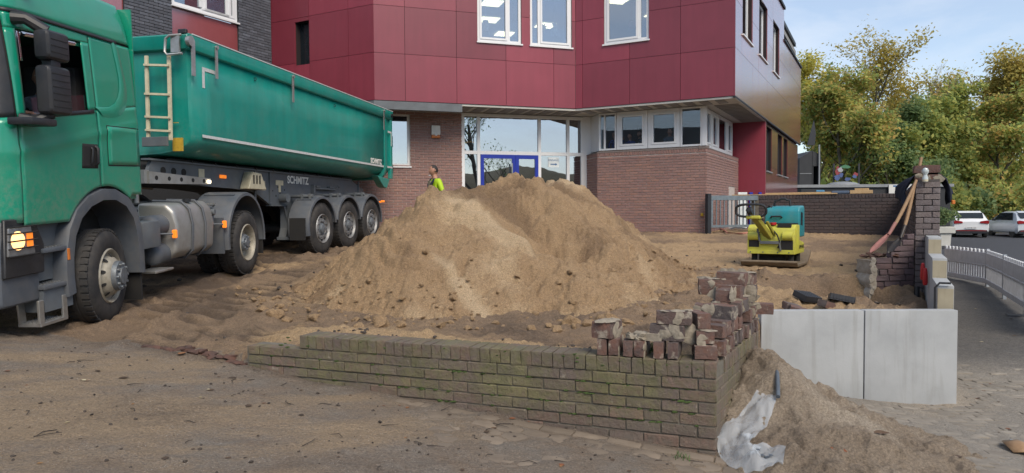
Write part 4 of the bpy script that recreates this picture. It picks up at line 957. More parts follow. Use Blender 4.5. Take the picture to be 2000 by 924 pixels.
loose_brick(at(1424, 597, 5.62), wang-12, (.22, .14, .115), 'dark grey brick below the big lump in the stack')
loose_brick(at(1446, 543, 6.02), wang-25, (.25, .14, .10), 'topmost grey brick at the back of the stack', mortar=2)
loose_brick(at(1450, 568, 5.95), wang-10, (.24, .13, .11), 'mortar-covered brick just under the topmost brick of the stack', mortar=4)
loose_brick(at(1490, 603, 6.55), wang+5, (.2, .12, .1), 'red brick lying between the stack and the concrete slabs')
# grass tuft in the joint beside the stack
def tuft(b, p, n, h):
    for k in range(n):
        a = random.random()*6.28; q = Vector(p)+Vector((random.uniform(-.05,.05), random.uniform(-.05,.05), 0)); d = Vector((math.cos(a), math.sin(a), 0)); s = Vector((-d.y, d.x, 0))*.003; hh = h*random.uniform(.5, 1)
        b.add([q-s, q+s, q+d*hh*.3+Vector((0,0,hh*.7))+s*.6, q+d*hh*.3+Vector((0,0,hh*.7))-s*.6, q+d*hh*.7+Vector((0,0,hh))], [(0,1,2,3),(3,2,4)])
M('weed_green', (.05,.13,.02), (.035,.09,.015), 20, .8)
b = MB(); tuft(b, WF.p(.52, TOP, .24), 50, .09); tuft(b, WF.p(.45, TOP, .27), 40, .08); tag(b.build('weed', MATS['weed_green'], recalc=False, ang=0), 'green weeds growing behind the stacked bricks', 'weeds', kind='stuff')
b = MB(); q = hit(1330, 903, gz); tuft(b, q, 26, .05); tag(b.build('weed', MATS['weed_green'], recalc=False, ang=0), 'small green weed on the paving at the foot of the low wall', 'weeds', kind='stuff')

# ================================================================ concrete L-elements
def slab_thing(label, poly_fn, group='concrete retaining elements'):
    r = thing('concrete_slab', label, 'concrete slab', group=group); return r
PF = PL(PN0, PN1-PN0, (0, 1)); mid = 1.055; PLN = (PN1-PN0).length
for a, c, lab in ((0, mid-.006, 'grey concrete slab wall, left one of the front pair'), (mid+.006, PLN, 'grey concrete slab wall, right one of the front pair')):
    r = slab_thing(lab, None); b = MB(); Mx = PF.Mx(0, 0); z1 = .565 - (a > 0)*.0
    b.prism([(0, -.55), (.10, -.55), (.12, z1), (0, z1)], 'x', a, c, Mx); b.build('slab', MATS['concrete'], r, bevel=.008, seg=2)
    b = MB(); b.prism([(.125, -.55), (.62, -.55), (.62, -.45), (.125, -.42)], 'x', a+.01, c-.01, Mx); b.build('foot', MATS['concrete_raw'], r, ang=0)
KF = PL((4.47, 7.22), (.479, .878), (1, -.5))
for i, (zt, lab) in enumerate(((.80, 'lowest and nearest concrete slab standing edge-on beside the footpath'), (1.03, 'middle concrete slab of the stepped row beside the footpath'), (1.24, 'tallest concrete slab of the stepped row, next to the brick pillar'))):
    r = slab_thing(lab, None); b = MB(); Mx = KF.Mx(0, 0); u0 = i*.985; b.prism([(0, -.6), (.15, -.6), (.15, zt), (.0, zt)], 'x', u0, u0+.965, Mx)
    b.build('slab', MATS['concrete'], r, bevel=.008, seg=2); b = MB(); b.prism([(.004, -.6), (.146, -.6), (.146, zt-.03), (.004, zt-.03)], 'x', u0-.003, u0+.01, Mx); b.build('raw_end', MATS['concrete_raw'], r, ang=0)
b = MB(); b.tube([KF.p(-.02, .1, -.02), KF.p(-.02, .78, -.02), KF.p(-.02, .83, .02), KF.p(-.02, .83, .12)], .012, 8); tag(b.build('cable', MATS['black_plastic']), 'black cable hanging over the nearest edge-on concrete slab', 'cable')

# ================================================================ pillar wall, stub and far dark wall
BW = thing('boundary_wall', 'old brick boundary wall with broken pillar end beside the footpath', 'wall')
T_ = .30; PW = PL((5.68, 9.70), (.479, .878), (1, -.5)); PE = PL((5.68, 9.70), (.878, -.479), (0, 1)); PT = 1.985
b = MB(); PW.box(b, .015, 9.3, -.5, 2.02, .012, T_-.012); c_ = b.build('mortar', MATS['dark_mortar'], BW, ang=0)
pe = []
for k in range(30):
    z = PT-.0415-k*.083
    if z < -.45: break
    pe += [(.15, z, .30, .083)] if False else ([(.10, z, .20, .083), (.25, z, .10, .083)] if k % 2 else [(.05, z, .10, .083), (.20, z, .20, .083)])
put_bricks(PE, pe, MATS['pillar_brick'], BW, depth=.12, proud=.008, limit=999, joint=.010, rough=.004, jit=.006)
put_bricks(PW, lay(.12, 9.2, -.4, 1.98, .25, .083), MATS['dark_wall_brick'], BW, depth=.09, proud=.002, limit=150, joint=.011, rough=.003)
FW = PL((10.12, 17.80), (-.883, .469), (0, 1)); FLn = 3.56
b = MB(); FW.box(b, -.1, FLn, .4, 2.0, .012, .30); b.build('mortar', MATS['dark_mortar'], BW, ang=0)
put_bricks(FW, lay(0, FLn, .65, 1.91, .25, .083), MATS['dark_wall_brick'], BW, depth=.10, proud=.004, limit=220, joint=.010)
n = 44; put_bricks(FW, [(.04+i*FLn/n, 1.97, FLn/n, .118) for i in range(n)], MATS['dark_wall_brick'], BW, depth=.25, proud=.006, limit=60, joint=.012)
b = MB(); lump(b, FW.p(FLn-.1, 1.4, -.01), .05); FW.box(b, FLn, FLn+.22, .5, 2.05, -.03, .3); b.build('end_pier', MATS['old_mortar'], BW, ang=0)
# broken stub in front of the pillar
ST = PL((4.98, 9.60), (.70, .10), (0, 1)); sl = []
for k in range(17):
    z = .93-.0415-k*.083; u0 = .06+.10*((k*7) % 3)/2
    u = u0 if k else u0+.05
    while u < .70: l = min(.25 if (u > u0 or k % 2) else .13, .70-u); sl.append((u+l/2, z, l, .083)); u += l
for k, u0 in enumerate((.34, .40, .52, .58)): sl.append(((u0+.70)/2, .93+.0415+k*.083, .70-u0, .083))
put_bricks(ST, sl, MATS['stub_brick'], BW, depth=.11, proud=.004, limit=999, joint=.012, rough=.005, jit=.009)
b = MB(); ST.box(b, .10, .71, -.6, .88, .012, .34); ST.box(b, .5, .71, .88, 1.15, .015, .3); b.build('stub_core', MATS['dark_mortar'], BW, ang=0)
b = MB()
for k in range(34): q = ST.p(random.uniform(.08, .66), .93+random.uniform(0, .05)+.33*max(0, random.random()-.5)*0, random.uniform(.02, .3)); lump(b, q, random.uniform(.02, .05), (1.3, 1.2, .6))
b.build('broken_top', MATS['red_crust'], BW, recalc=False, ang=40)
M('plaster', (.40,.37,.32), (.27,.235,.19), 12, .9, bmp=.5)
b = MB(); rs_ = random.Random(3); ol = [(.02+rs_.uniform(-.025, .025), .05+k*.065) for k in range(14)]+[(.10+rs_.uniform(-.03, .03), .05+k*.065) for k in range(13, -1, -1)]; b.prism(ol, 'y', -.02, .30, ST.Mx(0, 0))
for k in range(26): q = ST.p(.055+random.uniform(-.03,.03), .08+k*.033, -.02+random.uniform(-.01,.01)); lump(b, q, random.uniform(.02,.045), (1.0,.25,1.2))
b.build('plaster_edge', MATS['plaster'], BW, recalc=False, ang=40)
# loose bricks and bottle on the pillar top
loose_brick(at(1811, 348, 9.78), -28, (.33, .22, .095), 'wide brown brick lying on the pillar top', mortar=1, mat='plain_old_brick')
loose_brick(at(1808, 331, 9.82), -24, (.33, .2, .11), 'dark reddish brick crowning the pillar', mat='plain_old_brick')
M('clear_glass', (.55,.6,.62), (.45,.5,.5), 8, .08, spec=.8); b = MB(); q = at(1806, 355, 9.60); q.z = PT+.002; r = thing('glass_lantern', 'small clear glass lantern in front of the bricks on the pillar', 'lantern', q)
b.lathe([(0,0),(.036,0),(.038,.05),(.026,.085),(.026,.10),(.042,.125),(.045,.15),(.030,.185),(0,.195)], axis='z', n=16); b.build('glass_body', MATS['clear_glass'], r)
b = MB(); b.lathe([(0,.003),(.0365,.003),(.0385,.03),(0,.031)], axis='z', n=16); b.build('candle_base', MATS['cream_paint'], r)
# navy jacket hung over the wall behind the pillar
rows = []
for j in range(26):
    s = -.36+j*(.36+.30+.36)/25; row = []
    for i in range(18):
        a = .18+i*.62/17; w = .022*math.sin(a*21+j*.25)+.015*math.sin(a*43+j*.6)
        if s < 0: p = PW.p(a+.03*math.sin(j*.5), 2.06+s*(.98+.18*math.sin(a*9)), -.03+w*1.2-.17*math.sin(min(1,-s/.2)*1.57)*math.sin(math.pi*(.04+.92*i/17))**.6)
        elif s > .30: p = PW.p(a+.1*(s-.3), 2.06-(s-.30)*(.86+.25*math.sin(a*8+1)), T_+.045+w+.10*min(1, (s-.3)/.35))
        else: p = PW.p(a, 2.085+w*.6+.02*math.sin(s*10), s)
        row.append(p)
    rows.append(row)
j_ = MB().grid(rows).build('jacket', MATS['navy_cloth'], ang=80, solid=.012); tag(j_, 'dark navy jacket hung over the wall behind the pillar', 'jacket')
b = MB(); q = PW.p(.3, 1.70, T_+.17); b.box(q, (.05,.03,.06)); b.build('orange_tab', MATS['orange_plastic'], j_, bevel=.008)
# shovels
def shovel(top, mid_, tip, label, bl, mat):
    r = thing('shovel', label, 'shovel', (0,0,0), group='shovels leaning on the pillar'); top, mid_, tip = Vector(top), Vector(mid_), Vector(tip)
    n_ = 9; b = MB(); b.tube([top.lerp(mid_, i/n_)+Vector((0,0,-.035*math.sin(math.pi*i/n_))) for i in range(n_+1)], [.021-.003*math.cos(i/n_*6.2) for i in range(n_+1)], 10); b.build('handle', MATS['handle_wood'], r)
    d = (tip-mid_); L = d.length; d.normalize(); side = d.cross(Vector((0,0,1))).normalized(); up = side.cross(d)
    rows = []
    for i in range(9):
        t = i/8; w = bl*(.25+.75*min(1, t*2.5)) if t < .75 else bl*(1-.6*((t-.75)/.25)**2); row = []
        for k in range(7): q = k/3-1; row.append(mid_+d*(t*L)+side*(q*w)+up*(q*q*.025+.02*t*t-.01))
        rows.append(row)
    MB().grid(rows).build('blade', MATS[mat], r, solid=.004, ang=60); b = MB(); b.cyl(mid_-d*.02+(top-mid_).normalized()*.16, mid_+d*.05, .024, .02, 10); b.build('socket', MATS[mat], r); return r
def gat(px, py, Y): p = at(px, py, Y); p.z = max(p.z, gz(p.x, p.y)+.01); return p
shovel(at(1789, 352, 9.62), at(1739, 455, 9.35), gat(1703, 496, 9.05), 'left shovel leaning on the pillar, with pinkish-red blade', .05, 'shovel_red')
shovel(at(1786, 360, 9.66), at(1762, 462, 9.42), gat(1738, 497, 9.15), 'right shovel leaning on the pillar, with dark steel blade', .05, 'shovel_dark')
b = MB(); b.cyl(at(1790, 352, 10.05), at(1798, 308, 10.1), .022); tag(b.build('broom_stick', MATS['handle_wood']), 'wooden stick rising behind the bricks on the pillar', 'stick')
# red caps by the pillar, cable
for px, py, lab in ((1804, 530, 'upper red plastic cap between pillar and concrete slabs'), (1809, 540, 'lower red plastic cap between pillar and concrete slabs')):
    q = at(px, py, 8.75-(py-530)*.01); b = MB(); b.lathe([(0,.11),(.018,.10),(.026,.05),(.03,-.08),(.022,-.11),(0,-.11)], q, 'z', 12); tag(b.build('red_plastic_piece', MATS['red_plastic']), lab, 'plastic cap')
b = MB(); b.cyl(at(1793, 560, 9.4), at(1791, 700, 9.3), .035, n=12); tag(b.build('black_pipe', MATS['black_plastic']), 'upright black pipe in the corner between pillar and concrete slabs', 'pipe')
# black drain blocks in the dug-out corner
def block(px, py, Y, yaw, tilt, label):
    p = at(px, py, Y); p.z = gz(p.x, p.y)+.05; r = thing('drain_block', label, 'drain block', p, R(yaw), 'black drain blocks'); r.rotation_euler = (R(tilt[0]), R(tilt[1]), R(yaw)); b = MB(); L, D, Hh = .27, .19, .07; q = .012
    for i in range(9): b.bx(-L/2+i*(L-q)/8, -L/2+i*(L-q)/8+q, -D/2, D/2, -Hh/2, Hh/2)
    for j in range(6): b.bx(-L/2+.001, L/2-.001, -D/2+j*(D-q)/5, -D/2+j*(D-q)/5+q, -Hh/2+.001, Hh/2-.001)
    b.build('grid', MATS['black_block'], r, ang=0); b = MB(); b.bx(-L/2, L/2, -D/2, D/2, -Hh/2+.01, -Hh/2+.02); b.build('base', MATS['black_block'], r, ang=0)
block(1578, 594, 8.0, 28, (18, 8), 'black grid block lying left in the pit behind the concrete slabs'); block(1645, 592, 8.0, -20, (-12, 10), 'black grid block lying right in the pit behind the concrete slabs')
for px, py, Y, yaw, lab in ((1548, 600, 7.6, 10, 'leftmost broken brick in the pit behind the concrete slabs'), (1561, 604, 7.5, -10, 'brick beside the left black grid block'), (1616, 600, 7.7, 35, 'red brick between the two black grid blocks')):
    p = at(px, py, Y); p.z = gz(p.x, p.y)+.05; loose_brick(p, yaw, (.2, .11, .08), lab, tilt=(10, 15))
# timber and things on the far wall
def plank(u0, u1, dep, w, z, yaw, label, mat='timber', name='plank', th=.03):
    b = MB(); b.bx(-(u1-u0)/2, (u1-u0)/2, -w/2, w/2, 0, th); o = b.build(name, MATS[mat], bevel=.003); o.matrix_world = FW.Mx((u0+u1)/2, z, dep) @ rotz(R(yaw)); tag(o, label, 'plank', 'planks on the far brick wall')
ztop = 2.032
plank(1.55, 4.3, .06, .14, ztop, 1.5, 'long pale plank lying on the far dark brick wall, nearest layer'); plank(1.9, 3.9, .20, .14, ztop, -1, 'second pale plank beside it on the far wall'); plank(1.6, 3.4, .12, .15, ztop+.032, 2, 'upper pale plank on the far dark brick wall')
q = FW.Mx(.98, ztop, .12); o = MB().bx(-.27, .27, -.13, .13, 0, .09).bx(-.18, .16, -.11, .11, .092, .14).build('timber_block', MATS['timber'], bevel=.006); o.matrix_world = q; tag(o, 'stack of short yellow timber blocks on the far wall', 'timber')
o = MB().bx(-.22, .22, -.14, .14, 0, .085).build('blue_bag', MATS['slate_blue'], bevel=.035, seg=3); o.matrix_world = FW.Mx(1.48, ztop, .12); tag(o, 'grey-blue folded bag on the far wall', 'bag')
o = MB().bx(-.10, .10, -.09, .09, 0, .05).build('blue_box', MATS['blue_plastic'], bevel=.01); o.matrix_world = FW.Mx(1.98, ztop+.064, .13); tag(o, 'small light-blue box at the end of the planks', 'box')
# ================================================================ steel gate beside the bay
GT = thing('steel_gate', 'grey steel bar gate between the brick bay and the far wall', 'gate'); G1 = PL((5.36, 18.78), (6.94-5.36, 19.48-18.78), (0, 1)); GLn = 1.73; zt, zb = 2.02, 1.17
b = MB(); G1.box(b, -.07, .05, .7, zt+.05, -.06, .06); b.build('post', MATS['anthracite'], GT, bevel=.005)
b = MB(); G1.box(b, .07, GLn, zt-.13, zt, -.03, .03); G1.box(b, .07, GLn, zb-.03, zb+.04, -.025, .025); G1.box(b, .07, .14, zb, zt-.13, -.024, .024); b.build('frame', MATS['gate_steel'], GT, bevel=.004)
for i in range(11): u = .27+i*.135; b = MB(); G1.box(b, u-.014, u+.014, zb+.04, zt-.13, -.012, .012); b.build('bar', MATS['gate_steel'], GT, ang=0)
b = MB(); q = F_.p(FL-.12, 1.50, -.03); b.box(q, (.07,.05,.085)); tag(b.build('yellow_socket', MATS['yellow_plastic'], bevel=.012, seg=2), 'small yellow box on the brick bay beside the gate post', 'box')
b = MB(); pts = [hit(1407, 448, gz), hit(1415, 452, gz, 10), hit(1421, 457, gz, 10), hit(1450, 458, gz, 10), hit(1475, 455, gz, 10), hit(1490, 452, gz, 10)]; b.tube([p+Vector((0,0,.03)) for p in pts], .02, 6); tag(b.build('hose', MATS['pink_hose']), 'salmon-pink hose lying on the ground by the gate', 'hose')
# notice board and blue door post behind the gate
b = MB(); q = at(1450, 425, 22.5); b.box((q.x, q.y, 1.55), (.3, .05, 1.3)); tag(b.build('notice_board', MATS['paper'], bevel=.01), 'white notice board behind the steel gate', 'board'); 
b = MB(); q = at(1466, 425, 22.6); b.box((q.x, q.y, 1.5), (.12, .1, 1.4)); b.box((q.x+.3, q.y, 1.5), (.10, .1, 1.4)); tag(b.build('blue_door_frame', MATS['blue_door'], bevel=.01), 'dark blue door frame behind the steel gate', 'door frame')

# ================================================================ plastic sheet and pipe on the small heap
def hf(x, y): return hz_(x, y)
cl = [(1500, 783), (1482, 812), (1462, 842), (1438, 866), (1434, 888), (1462, 900), (1498, 907), (1535, 906)]
rows = []; K = 30; ce = [hit(px, py, hf, 2.8) for px, py in cl]
for i in range(K+1):
    t = i/K*(len(ce)-1); k = min(int(t), len(ce)-2); p = ce[k].lerp(ce[k+1], t-k); d = (ce[k+1]-ce[k]).normalized(); s = Vector((-d.y, d.x, 0)); s = s/s.length if s.length else Vector((1,0,0))
    wd_ = (.075, .10, .12, .13, .10, .12, .13, .06)[min(k, 7)]*(1-(t-k))+(.075, .10, .12, .13, .10, .12, .13, .06)[min(k+1, 7)]*(t-k); row = []
    for j in range(15):
        q = j/7-1; c = p+s*(q*wd_); z = max(hf(c.x, c.y), p.z-.06)+.012+.012*math.sin(q*3.1+t*1.7)+.012*abs(math.sin(q*4.3-t*2.2))+.004*math.sin(q*9+t*5)
        row.append((c.x, c.y, z))
    rows.append(row)
m_, n_, b_ = nodes('plastic_film'); b_.inputs['Base Color'].default_value = (.58,.63,.68,1); b_.inputs['Roughness'].default_value = .2; b_.inputs['Alpha'].default_value = .40; bump(n_, b_, noise_(n_, coords(n_, True), 28, 4, .6, 1.5), .5, .02)
ps = MB().grid(rows).build('plastic_sheet', MATS['plastic_film'], recalc=False, ang=55); tag(ps, 'crumpled torn translucent plastic sheet on the small sand heap', 'plastic sheet')
for k in range(4):
    c = Vector(rows[K-6+k][7]); b = MB(); b.box(c+Vector((0,0,.012)), (.022,.03,.002), None); b.build('print', MATS['pipe_blue_grey'], ps, ang=0)
pa, pb = hit(1523, 742, hf, 3), hit(1520, 790, hf, 3); b = MB(); b.tube([pa+Vector((.0,.03,.05)), pa.lerp(pb, .5)+Vector((0,0,.035)), pb+Vector((0,-.02,.05))], .016, 10); tag(b.build('pipe_piece', MATS['pipe_blue_grey']), 'short grey-blue pipe sticking out of the small sand heap', 'pipe')
o = MB().grid([[(0,0,0),(.1,-.02,.02),(.2,.0,.0)],[(-.02,.15,.03),(.1,.16,.05),(.22,.14,.01)],[(0.02,.3,.0),(.12,.29,.02),(.2,.27,-.0)]]).build('cardboard_scrap', MATS['handle_wood'], solid=.008); q = hit(1988, 893, gz, 2.5); o.matrix_world = Matrix.Translation(q+Vector((.0,0,.02))) @ rotz(-.3); tag(o, 'brown scrap of board at the bottom right edge', 'scrap')
o = MB().grid([[(0,0,0),(.05,0,.01)],[(0,.03,.01),(.05,.03,0)]]).build('paper_scrap', MATS['paper'], solid=.002); q = hit(1985, 870, gz, 2.5); o.matrix_world = Matrix.Translation(q+Vector((0,0,.015))); tag(o, 'pale scrap of paper on the path at the lower right', 'scrap')
# ================================================================ tractor unit
TRK = thing('truck', 'green tractor unit with dark grey fenders and one headlight lit, cut by left edge', 'truck', (-5.77, 7.81, .40), -.026, None, .055)
# cab side surface: x as a function of y (rearward from front axle) and z
def cab_x(y, z):
    x = 1.235 - .055*max(0, z-2.2)**1.2*1.0 - max(0, z-3.15)**2*.35
    yf = -1.44+.10*max(0, z-1.9)
    t = (yf+.24)-y
    if t > 0: x -= .24-math.sqrt(max(0, .24*.24-min(t, .24)**2))
    t = y-(.80-.10-.06*max(0, z-3.0))
    if t > 0: x -= .10-math.sqrt(max(0, .01-min(t, .1)**2))
    if z < 1.55 and y < -.2: x -= .03*(1.55-z)
    return x
def bulge(y, z):     # crease rising to the rear, a little relief on the door
    c = 1.93+.20*(y+.9); return .012*math.exp(-((z-c)/.05)**2)
def patch(y0, y1, zb, zt, off=0, ny=26, nz=26, side=1, yl=None, yr=None):
    rows = []
    for j in range(nz+1):
        v = j/nz; row = []
        for i in range(ny+1):
            u = i/ny
            za, zc = (zb(y0+(y1-y0)*u) if callable(zb) else zb), (zt(y0+(y1-y0)*u) if callable(zt) else zt); z = za+(zc-za)*v
            ya = yl(z) if yl else y0; yb = yr(z) if yr else y1; y = ya+(yb-ya)*u
            row.append((side*(cab_x(y, z)+bulge(y, z)+off), y, z))
        rows.append(row)
    return rows
YF = -1.42
def arch(y): # lower edge of the cab over the wheel arch
    r = .80; d = abs(y-.03); 
    if d < r: return max(1.17, .62+math.sqrt(max(0, r*r-d*d))*1.13) if y < .5 else max(1.41, .62+math.sqrt(max(0, r*r-d*d))*1.13)
    return 1.17 if y < 0 else 1.41
CG = MATS['cab_green']; G = .006
def sill_(y): return 2.20+.142*(y+1.13)
def wtop(y): return 3.01+.06*(y+1.13)
def drip(y): return 3.17
# inner shell behind the panel gaps (dark)
for s in (1, -1):
    cab = MB(); cab.grid(patch(-1.30, .80, arch, sill_, -.018, side=s)); cab.grid(patch(-1.30, -1.20, sill_, 3.62, -.018, 3, side=s)); cab.grid(patch(-.14, .80, sill_, 3.62, -.018, side=s)); cab.grid(patch(-1.2, -.14, wtop, 3.62, -.018, side=s))
    cab.build('inner_shell', MATS['dark_under'], TRK, ang=60)
for s in (1, -1):
    d = MB()
    d.grid(patch(-1.235, -.055, arch, sill_, 0, 30, 30, s)); d.grid(patch(-1.235, -1.14, sill_, wtop, 0, 4, 16, s)); d.grid(patch(-.19, -.055, sill_, wtop, 0, 5, 16, s)); d.grid(patch(-1.235, -.055, wtop, 3.155, 0, 30, 5, s))
    door = d.build('door', CG, TRK, ang=60, solid=.012)
    g = MB(); g.grid(patch(-1.14, -.19, sill_, (lambda y: sill_(y)+.17) if s == 1 else wtop, -.02, 10, 10, s)); g.build('side_window', GL_CAB if s == 1 else MATS['seat_cloth'], door, ang=60)  # far pane is an opaque dark sheet, keeping the cab interior dark
    g = MB(); g.grid(patch(-1.14, -.10, lambda y: sill_(y)-.03, lambda y: sill_(y)+.012, .006, 12, 2, s)); g.build('window_seal', MATS['black_plastic'], door, solid=.01)
    if s == 1:
        g = MB(); R0 = patch(-.36, -.07, 1.72, 1.98, .004, 8, 8, 1, yl=lambda z: -.37+.25*(z-1.72)*.4, yr=lambda z: -.10+.05*(z-1.72)); g.grid(R0); g.build('handle_recess', MATS['dark_under'], door, solid=.01)
        g = MB(); x = cab_x(-.15, 1.85)+.035; g.tube([(x-.03, -.145, 1.755), (x, -.145, 1.775), (x, -.13, 1.93), (x-.03, -.125, 1.955)], .017, 8); g.tube([(x-.03, -.225, 1.76), (x-.015, -.225, 1.78), (x-.015, -.20, 1.92), (x-.03, -.2, 1.94)], .012, 8); g.build('handle', MATS['black_plastic'], door)
        g = MB()
        for w_ in (patch(-1.14, -1.08, lambda y: 2.72, wtop, -.012, 2, 8), patch(-1.08, -.19, lambda y: wtop(y)-.055, wtop, -.012, 10, 2)): g.grid(w_)
        g.build('wind_deflector', MATS['chrome'], door, ang=60, solid=.004)
    sp = MB(); sp.grid(patch(-.045, .805, lambda y: 2.36 if False else sill_(y), 3.155, 0, 24, 22, s)); sp.grid(patch(-.045, .805, arch, sill_, 0, 24, 24, s)); sp.build('side_panel', CG, TRK, ang=60, solid=.012)
    if s == 1:
        # swept crease behind the window and locker hatch
        g = MB(); pts = []
        for i in range(20):
            t = i/19; pts.append((.42+.17*math.sin(t*math.pi*.5)-.30*max(0, t-.55)**1.1*1.6, 3.14-.86*t))
        pts = [(.40,3.15),(.43,3.0),(.46,2.85),(.475,2.72),(.46,2.60),(.41,2.50),(.33,2.42),(.22,2.375),(.08,2.36),(-.04,2.355)]
        rows = [[(cab_x(y, z)+o, y+dy, z+dz) for (y, z) in pts] for o, dy, dz in ((.003,-.05,.035),(.015,-.01,.01),(.013,.045,-.03),(.003,.10,-.07))]
        g.grid(rows); g.build('swage', CG, TRK, ang=80)
        g = MB(); g.grid(patch(.10, .72, 1.76, 2.19, .008, 8, 8)); g.build('locker_hatch', CG, TRK, ang=60, solid=.012)
        g = MB(); q = .012
        for a, b_, c, d_ in ((.088,.732,1.748,1.76),(.088,.732,2.19,2.202),(.088,.10,1.76,2.19),(.72,.732,1.76,2.19)): g.grid(patch(a, b_, c, d_, .0035, 6, 6))
        g.build('hatch_gap', MATS['dark_under'], TRK, ang=60)
    up = MB(); up.grid(patch(-1.30, .80, 3.185, 3.64, .004, 34, 12, s)); up.build('upper_panel', CG, TRK, ang=60, solid=.012)
    g = MB(); g.grid(patch(-1.25, .45, 3.155, 3.19, .012, 24, 2, s)); g.build('drip_rail', MATS['black_plastic'], TRK, solid=.006)
    # front corner panel below the screen and A-pillar
    g = MB(); g.grid(patch(-1.44, -1.245, 1.20, sill_, 0, 12, 16, s)); g.build('corner_panel', CG, TRK, ang=60, solid=.012)
    g = MB(); g.grid(patch(-1.42, -1.245, sill_, 3.12, -.01, 12, 16, s, yl=lambda z: -1.44+.10*max(0, z-1.9)+.06)); g.build('corner_trim', MATS['black_plastic'], TRK, ang=60, solid=.012)
# roof, front, rear
r = MB(); rows = []
for i in range(15):
    y = -1.25+2.03*i/14; row = []
    for j in range(25):
        t = j/24*2-1; w = cab_x(y, 3.64); row.append((w*t, y, 3.64+.16*(1-abs(t)**3.5)*min(1, (y+1.28)/.35, (.80-y)/.2+.25)))
    rows.append(row)
r.grid(rows); r.build('roof', CG, TRK, ang=50)
b = MB(); xs_ = [-1.0+2.0*i/20 for i in range(21)]
def fy(x, z): return -1.46+.10*max(0, z-1.9)+.05*abs(x)**2.5
for z0, z1, nm, mt in ((2.14, 3.18, 'windscreen', 'car_glass'), (3.19, 3.68, 'front_header', 'cab_green'), (1.25, 2.12, 'grille_panel', 'cab_green')):
    g = MB(); g.grid([[(x, fy(x, z0+(z1-z0)*j/8), z0+(z1-z0)*j/8) for x in xs_] for j in range(9)]); g.build(nm, MATS[mt] if nm != 'windscreen' else GL_CAB, TRK, ang=60, solid=.01)
b.bx(-1.2, 1.2, .76, .78, 1.42, 3.62); b.bx(-1.15, 1.15, -1.1, .74, 3.20, 3.22); b.bx(-1.15, 1.15, -1.2, .75, 1.36, 1.42); b.build('rear_wall', CG, TRK, ang=0); b = MB(); b.bx(-1.15, 1.15, .70, .72, 1.45, 3.19); b.build('cab_lining', MATS['seat_cloth'], TRK, ang=0)  # dark lining added so the view through the cab window stays dark
# sun visor
g = MB(); g.grid([[(x, fy(x, 3.15)-.02-.22*j/4, 3.20-.10*(j/4)**1.5-.05*abs(x)**3) for x in [-1.16+2.32*i/20 for i in range(21)]] for j in range(5)]); g.build('sun_visor', MATS['body_green'], TRK, ang=60, solid=.015)
# round lamp or camera above the door, mirror arms
g = MB(); lump(g, (cab_x(-1.05, 3.42)+.05, -1.02, 3.44), .062, (.9, .9, 1.1)); g.build('side_lamp', MATS['black_plastic'], TRK, ang=70)
mr = MB(); mr.box((1.41, -.98, 2.45), (.16, .32, .46)); mr.box((1.41, -.97, 2.87), (.16, .32, .28)); mr = mr.build('mirror', MATS['black_plastic'], TRK, bevel=.055, seg=3)
for k in range(6): g = MB(); g.bx(1.40, 1.494, -1.10, -.86, 2.29+k*.062, 2.297+k*.062); g.build('rib', MATS['dark_under'], mr, ang=0)
for k in range(3): g = MB(); g.bx(1.40, 1.494, -1.09, -.86, 2.80+k*.06, 2.807+k*.06); g.build('rib', MATS['dark_under'], mr, ang=0)
for pts_, rr_ in (([(1.18, -1.16, 3.10), (1.28, -1.12, 3.10), (1.41, -1.03, 3.00)], [.06, .055, .06]), ([(1.20, -1.20, 2.19), (1.30, -1.10, 2.16), (1.41, -1.02, 2.23)], [.045, .05, .05])): g = MB(); g.tube(pts_, rr_, 10); g.build('mirror_arm', MATS['black_plastic'], mr)
g = MB(); g.box((1.40, -.98, 2.70), (.10, .14, .12)); g.build('mirror_joint', MATS['black_plastic'], mr, bevel=.02, seg=2); g = MB(); g.box((1.34, -1.20, 2.14), (.24, .34, .07)); g.build('mirror_foot', MATS['black_plastic'], mr, bevel=.02, seg=2)
# bumper, headlight, steps -------------------------------------------------
b = MB(); b.prism([(-1.52, .42), (-1.50, .95), (-1.44, 1.22), (-.98, 1.16), (-.98, .80), (-1.0, .42)], 'x', -1.16, 1.16); b.build('bumper', MATS['fender_grey'], TRK, bevel=.05, seg=3)
b = MB(); b.prism([(-1.50, .70), (-1.46, 1.24), (-1.08, 1.24), (-.96, .98), (-.98, .70)], 'x', 1.165, 1.20); b.build('lamp_housing', MATS['black_plastic'], TRK, bevel=.01)
g = MB(); g.prism([(-1.47, .90), (-1.44, 1.17), (-1.16, 1.17), (-1.12, .90)], 'x', 1.20, 1.225); hl_ = g.build('headlight', MATS['rim_silver'], TRK, bevel=.012, seg=2); g = MB(); g.lathe([(0,.012),(.05,.010),(.085,.003),(.09,-.002)], (1.226, -1.34, 1.04), 'x', 20); g.build('bulb', MATS['lamp_head'], hl_)
g = MB(); g.bx(1.226, 1.235, -1.235, -1.155, .97, 1.11); g.build('indicator', MATS['lamp_orange'], hl_, bevel=.004)
g = MB(); [g.cyl((1.24, -1.48, z), (1.24, -1.10, z), .008, n=6) for z in (.90, .97, 1.04, 1.11, 1.17)]; g.build('lamp_grille', MATS['dark_under'], hl_)
fr = MB(); fr.bx(-1.0, 1.0, -1.50, -1.47, .80, 1.24); fr.build('grille', MATS['dark_under'], TRK, ang=0)
for nm, y0, y1, z in (('step', -1.02, -.62, .93), ('step', -1.04, -.62, .57)):
    b = MB(); b.bx(.92, 1.23, y0, y1, z-.045, z); st = b.build(nm, MATS['fender_grey'], TRK, bevel=.012, seg=2)
    g = MB(); [g.bx(.95+.04*i, .975+.04*i, y0+.02+.045*j, y0+.045+.045*j, z, z+.007) for i in range(6) for j in range(8)]; g.build('tread', MATS['aluminium'], st, ang=0)
